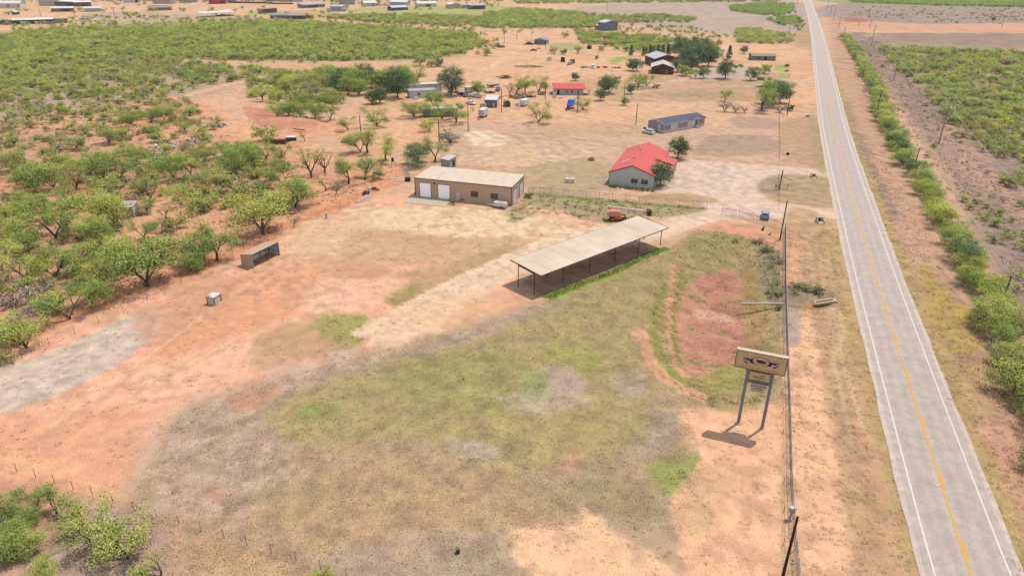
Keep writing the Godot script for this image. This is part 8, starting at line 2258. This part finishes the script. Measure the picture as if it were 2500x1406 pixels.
func label_trees():
	var groups := {}
	for e in tree_log:
		var best := -1
		var bd := 1e9
		for k in things.size():
			var d: float = things[k][0].distance_to(e[1])
			if d < bd:
				bd = d; best = k
		var dv: Vector2 = e[1] - things[best][0]
		var side := ("right of" if dv.x > 0 else "left of") if absf(dv.x) > absf(dv.y) else ("in front of" if dv.y > 0 else "beyond")
		var w: String = ("tall " if e[4] > 5.0 and e[2] in "msf" else "low " if e[4] < 2.6 and e[2] in "msf" else "") + (TONES[e[3]] + " " if not (e[2] in "dcg") else "") + WORDS[e[2]]
		var key := w + "|" + side + "|" + str(best)
		if not groups.has(key): groups[key] = []
		groups[key].append([bd, e, w, side, things[best][1]])
	for key in groups:
		var g: Array = groups[key]
		g.sort_custom(func(a, b): return a[0] < b[0])
		for k in g.size():
			var e: Array = g[k][1]
			var o: Node3D = e[0]
			o.set_meta("label", "%s %s %s%s" % [g[k][2], g[k][3], g[k][4], "" if g.size() == 1 else ", " + ordinal(k) + " to it"])
			o.set_meta("category", {"b": "bush", "g": "bush"}.get(e[2], "tree"))
			o.set_meta("group", {"d": "shade trees round the houses", "c": "row of conifers", "b": "scattered bushes", "g": "grey thorn bushes"}.get(e[2], "mesquite trees"))

# ---------- tufts of grass and weeds: real blades standing on the ground
func tuft(s: int, n: int, h: float, r: float, w: float) -> ArrayMesh:
	var rg := RandomNumberGenerator.new()
	rg.seed = s
	var p := PackedVector3Array()
	var nm := PackedVector3Array()
	for k in n:
		var a := rg.randf() * TAU
		var d := r * sqrt(rg.randf())
		var at := Vector3(cos(a) * d, 0, sin(a) * d)
		var lean := Vector3(rg.randfn() * 0.45, 1, rg.randfn() * 0.45).normalized() * h * rg.randf_range(0.5, 1.2)
		var sd := Vector3(cos(a * 3.1), 0, sin(a * 3.1)) * w
		p.append(at - sd); p.append(at + lean + Vector3(cos(a), 0, sin(a)) * h * 0.3); p.append(at + sd)
		for e in 3: nm.append(Vector3(lean.x * 0.4, 1, lean.z * 0.4).normalized())
	var arr := []
	arr.resize(Mesh.ARRAY_MAX)
	arr[Mesh.ARRAY_VERTEX] = p; arr[Mesh.ARRAY_NORMAL] = nm
	var m := ArrayMesh.new()
	m.add_surface_from_arrays(Mesh.PRIMITIVE_TRIANGLES, arr)
	var mt := StandardMaterial3D.new()
	mt.resource_name = "grass_blade"
	mt.vertex_color_use_as_albedo = true
	mt.roughness = 0.9
	mt.metallic_specular = 0.15
	mt.cull_mode = BaseMaterial3D.CULL_DISABLED
	mt.backlight_enabled = true
	mt.backlight = Color(0.5, 0.5, 0.4)
	m.surface_set_material(0, mt)
	return m

func cover(called: String, label: String, mesh_: Mesh, poly: Array, gap: float, bare: float, seed_: int, tint: Color, share: float, lo: float, hi: float):
	var at := []
	var cs := []
	for p in spread(poly, gap, bare, seed_):
		var c := look_at_ground(p)
		var k := Color(c.r, c.g, c.b).lerp(tint, share * rng.randf_range(0.6, 1.2))
		var br := rng.randf_range(0.92, 1.1)
		var l := Color(k.r * br, k.g * br, k.b * br).srgb_to_linear()
		cs.append(Color(l.r * KG * 1.15, l.g * KG * 1.15, l.b * KG * 1.15))
		var s := rng.randf_range(lo, hi)
		at.append(Transform3D(Basis(Vector3.UP, rng.randf() * TAU).scaled(Vector3(s, s * rng.randf_range(0.7, 1.2), s)), Vector3(p.x, c.a, p.y)))
	many(called, label, mesh_, at, cs)

func ground_cover():
	var g1 := tuft(1, 12, 0.09, 0.3, 0.03)
	var g2 := tuft(2, 24, 0.22, 0.32, 0.035)
	var g3 := tuft(3, 34, 0.4, 0.5, 0.05)
	var field := [v(-24.25,-92.79), v(-10.19,-100.89), v(5.22,-111.76), v(32.23,-136.35), v(42.43,-150.02), v(53.65,-146.46), v(59.45,-140.52), v(38.89,-81.27), v(24.71,-79.57), v(24.23,-68.36), v(18.68,-56.76), v(6.13,-57.19), v(-0.60,-54.75), v(0.31,-47.02), v(-39.56,-46.55), v(-43.22,-58.36), v(-44.76,-67.32), v(-45.13,-77.45), v(-36.47,-85.11)]
	cover("dry_grass", "short dry grass of the front field", g1, field, 0.5, -0.45, 41, Color("a89a62"), 0.12, 0.6, 1.3)
	cover("field_tussocks", "coarser tussocks standing in the front field", g2, field, 1.5, 0.24, 42, Color("9a9460"), 0.35, 0.4, 0.9)
	cover("sand_tufts", "small brown tufts dotted over the sand by the fence", g2, [v(24.13,-79.56), v(38.54,-81.26), v(27.44,-47.34), v(-0.09,-47.01), v(-0.17,-55.91), v(8.21,-60.35), v(18.31,-55.00), v(24.42,-69.14)], 0.85, 0.12, 43, Color("a08a58"), 0.8, 0.3, 0.7)
	cover("verge_grass", "tufts of dry grass along the fence side of the highway", g2, [v(63.93,-150.62), v(75.46,-150.94), v(67.44,-127.68), v(53.77,-83.04), v(42.28,-48.95), v(28.77,-48.79), v(42.62,-90.46)], 0.75, -0.05, 44, Color("a3904f"), 0.5, 0.35, 0.85)
	cover("verge_grass", "tufts of grass along the far side of the highway", g2, [v(127.1,-265.5), v(86.54,-151.25), v(72.60,-110.02), v(56.52,-65.12), v(50.91,-49.06), v(59.56,-49.16), v(69.28,-71.43), v(85.15,-120.45), v(111.93,-199.05)], 0.85, -0.1, 45, Color("8f8a48"), 0.5, 0.4, 1.0)
	cover("yard_weeds", "small weeds scattered over the orange yard", g2, [v(-83.94,-92.87), v(-71.31,-113.38), v(-60.74,-132.86), v(-44.82,-158.64), v(-25.89,-165.29), v(-0.18,-159.97), v(19.66,-149.39), v(-0.00,-118.49), v(-22.57,-94.06), v(-36.65,-85.65), v(-45.50,-68.86), v(-62.27,-62.01)], 1.5, 0.08, 46, Color("a0925f"), 0.6, 0.35, 0.9)
	cover("pond_weeds", "rank weeds growing on the far bank of the dry pond", g3, [v(32.87,-130.93), v(45.91,-148.81), v(55.12,-145.24), v(55.44,-131.50), v(50.08,-129.28), v(45.38,-133.38), v(36.88,-129.99)], 0.9, -0.05, 47, Color("938d58"), 0.5, 0.35, 0.8)
	cover("pond_weeds", "rank weeds growing on the left bank of the dry pond", g2, [v(32.87,-130.93), v(36.64,-128.95), v(29.16,-109.09), v(26.66,-92.54), v(23.77,-92.48), v(23.71,-102.99), v(27.34,-119.12)], 0.6, 0.0, 57, Color("938d58"), 0.5, 0.5, 1.2)
	cover("pond_weeds", "rank weeds growing on the near and right bank of the dry pond", g2, [v(45.44,-119.54), v(48.37,-109.50), v(41.29,-90.44), v(36.09,-81.22), v(29.29,-79.64), v(24.53,-84.07), v(26.83,-89.02), v(33.40,-90.29), v(38.57,-92.76)], 0.7, 0.0, 58, Color("938d58"), 0.5, 0.5, 1.3)
	cover("pond_weeds", "tall grey-green weeds on the pond bank by the fence", g3, [v(53.88,-142.76), v(57.34,-137.00), v(49.50,-112.74), v(47.65,-114.36), v(49.86,-127.25)], 0.7, -0.2, 48, Color("8f9068"), 0.6, 0.4, 0.8)
	cover("pond_weeds", "small weeds dotted over the red bed of the dry pond", g2, [v(29.19,-107.54), v(34.04,-121.10), v(44.20,-129.14), v(43.59,-115.97), v(38.70,-95.24), v(28.13,-91.96)], 1.1, 0.12, 59, Color("8f8a58"), 0.6, 0.4, 1.1)
	cover("green_weeds", "green weeds beside the workshop and along the hall fence", g3, [v(-0.15,-152.85), v(-0.71,-164.50), v(4.63,-176.19), v(24.14,-171.36), v(48.54,-165.06), v(38.54,-158.76), v(23.00,-153.51), v(14.62,-157.49), v(6.82,-160.17)], 0.9, 0.0, 49, Color("6d8648"), 0.8, 0.35, 0.9)
	cover("lush_grass", "bright green patch of grass on the orange yard", g2, [v(-33.23,-103.98), v(-31.95,-105.94), v(-27.83,-106.63), v(-25.54,-105.18), v(-25.02,-101.15), v(-23.79,-97.63), v(-25.82,-96.54), v(-27.95,-95.47), v(-29.41,-98.86), v(-31.64,-100.73)], 0.75, -0.05, 50, Color("8a9c4e"), 0.4, 0.4, 1.0)
	cover("lush_grass", "bright strip of grass under the eave of the long shed", g2, ribbon([v(6.42,-113.77), v(13.38,-120.25), v(20.43,-126.14), v(27.37,-133.36), v(33.34,-138.43)], 1.6, 1.6), 0.3, -0.6, 51, Color("86b244"), 0.6, 0.7, 1.3)
	cover("lush_grass", "green grass patch in the lower front field", g2, [v(17.81,-66.75), v(20.11,-69.47), v(21.79,-70.05), v(23.82,-68.36), v(21.67,-66.07), v(20.21,-63.89), v(18.41,-64.15)], 0.75, -0.05, 52, Color("8a9c4e"), 0.4, 0.4, 1.0)
	cover("scrub_grass", "dry weeds under the left-hand mesquites", g3, [v(-182.05,-232.57), v(-161.9,-290.8), v(-113.3,-254.6), v(-68.76,-205.81), v(-34.55,-193.90), v(-46.29,-164.67), v(-60.78,-128.60), v(-83.09,-91.66)], 1.7, 0.0, 53, Color("9a8f5e"), 0.6, 0.35, 1.0)
	cover("scrub_grass", "low grey weeds across the ground right of the hedge", g3, [v(257.1,-551.2), v(276.4,-552.9), v(161.1,-253.4), v(141.55,-200.09), v(127.56,-137.68), v(85.57,-91.26), v(109.80,-151.90), v(133.26,-228.60), v(178.0,-349.9)], 1.6, -0.1, 54, Color("8f8a66"), 0.5, 0.4, 1.1)
	cover("corner_grass", "thin grass in the lower left corner beyond the post fence", g1, [v(-62.27,-62.01), v(-51.86,-62.16), v(-40.50,-58.40), v(-25.99,-53.30), v(-15.66,-49.24), v(-51.31,-46.41)], 0.6, -0.1, 55, Color("a0905e"), 0.4, 0.7, 1.4)
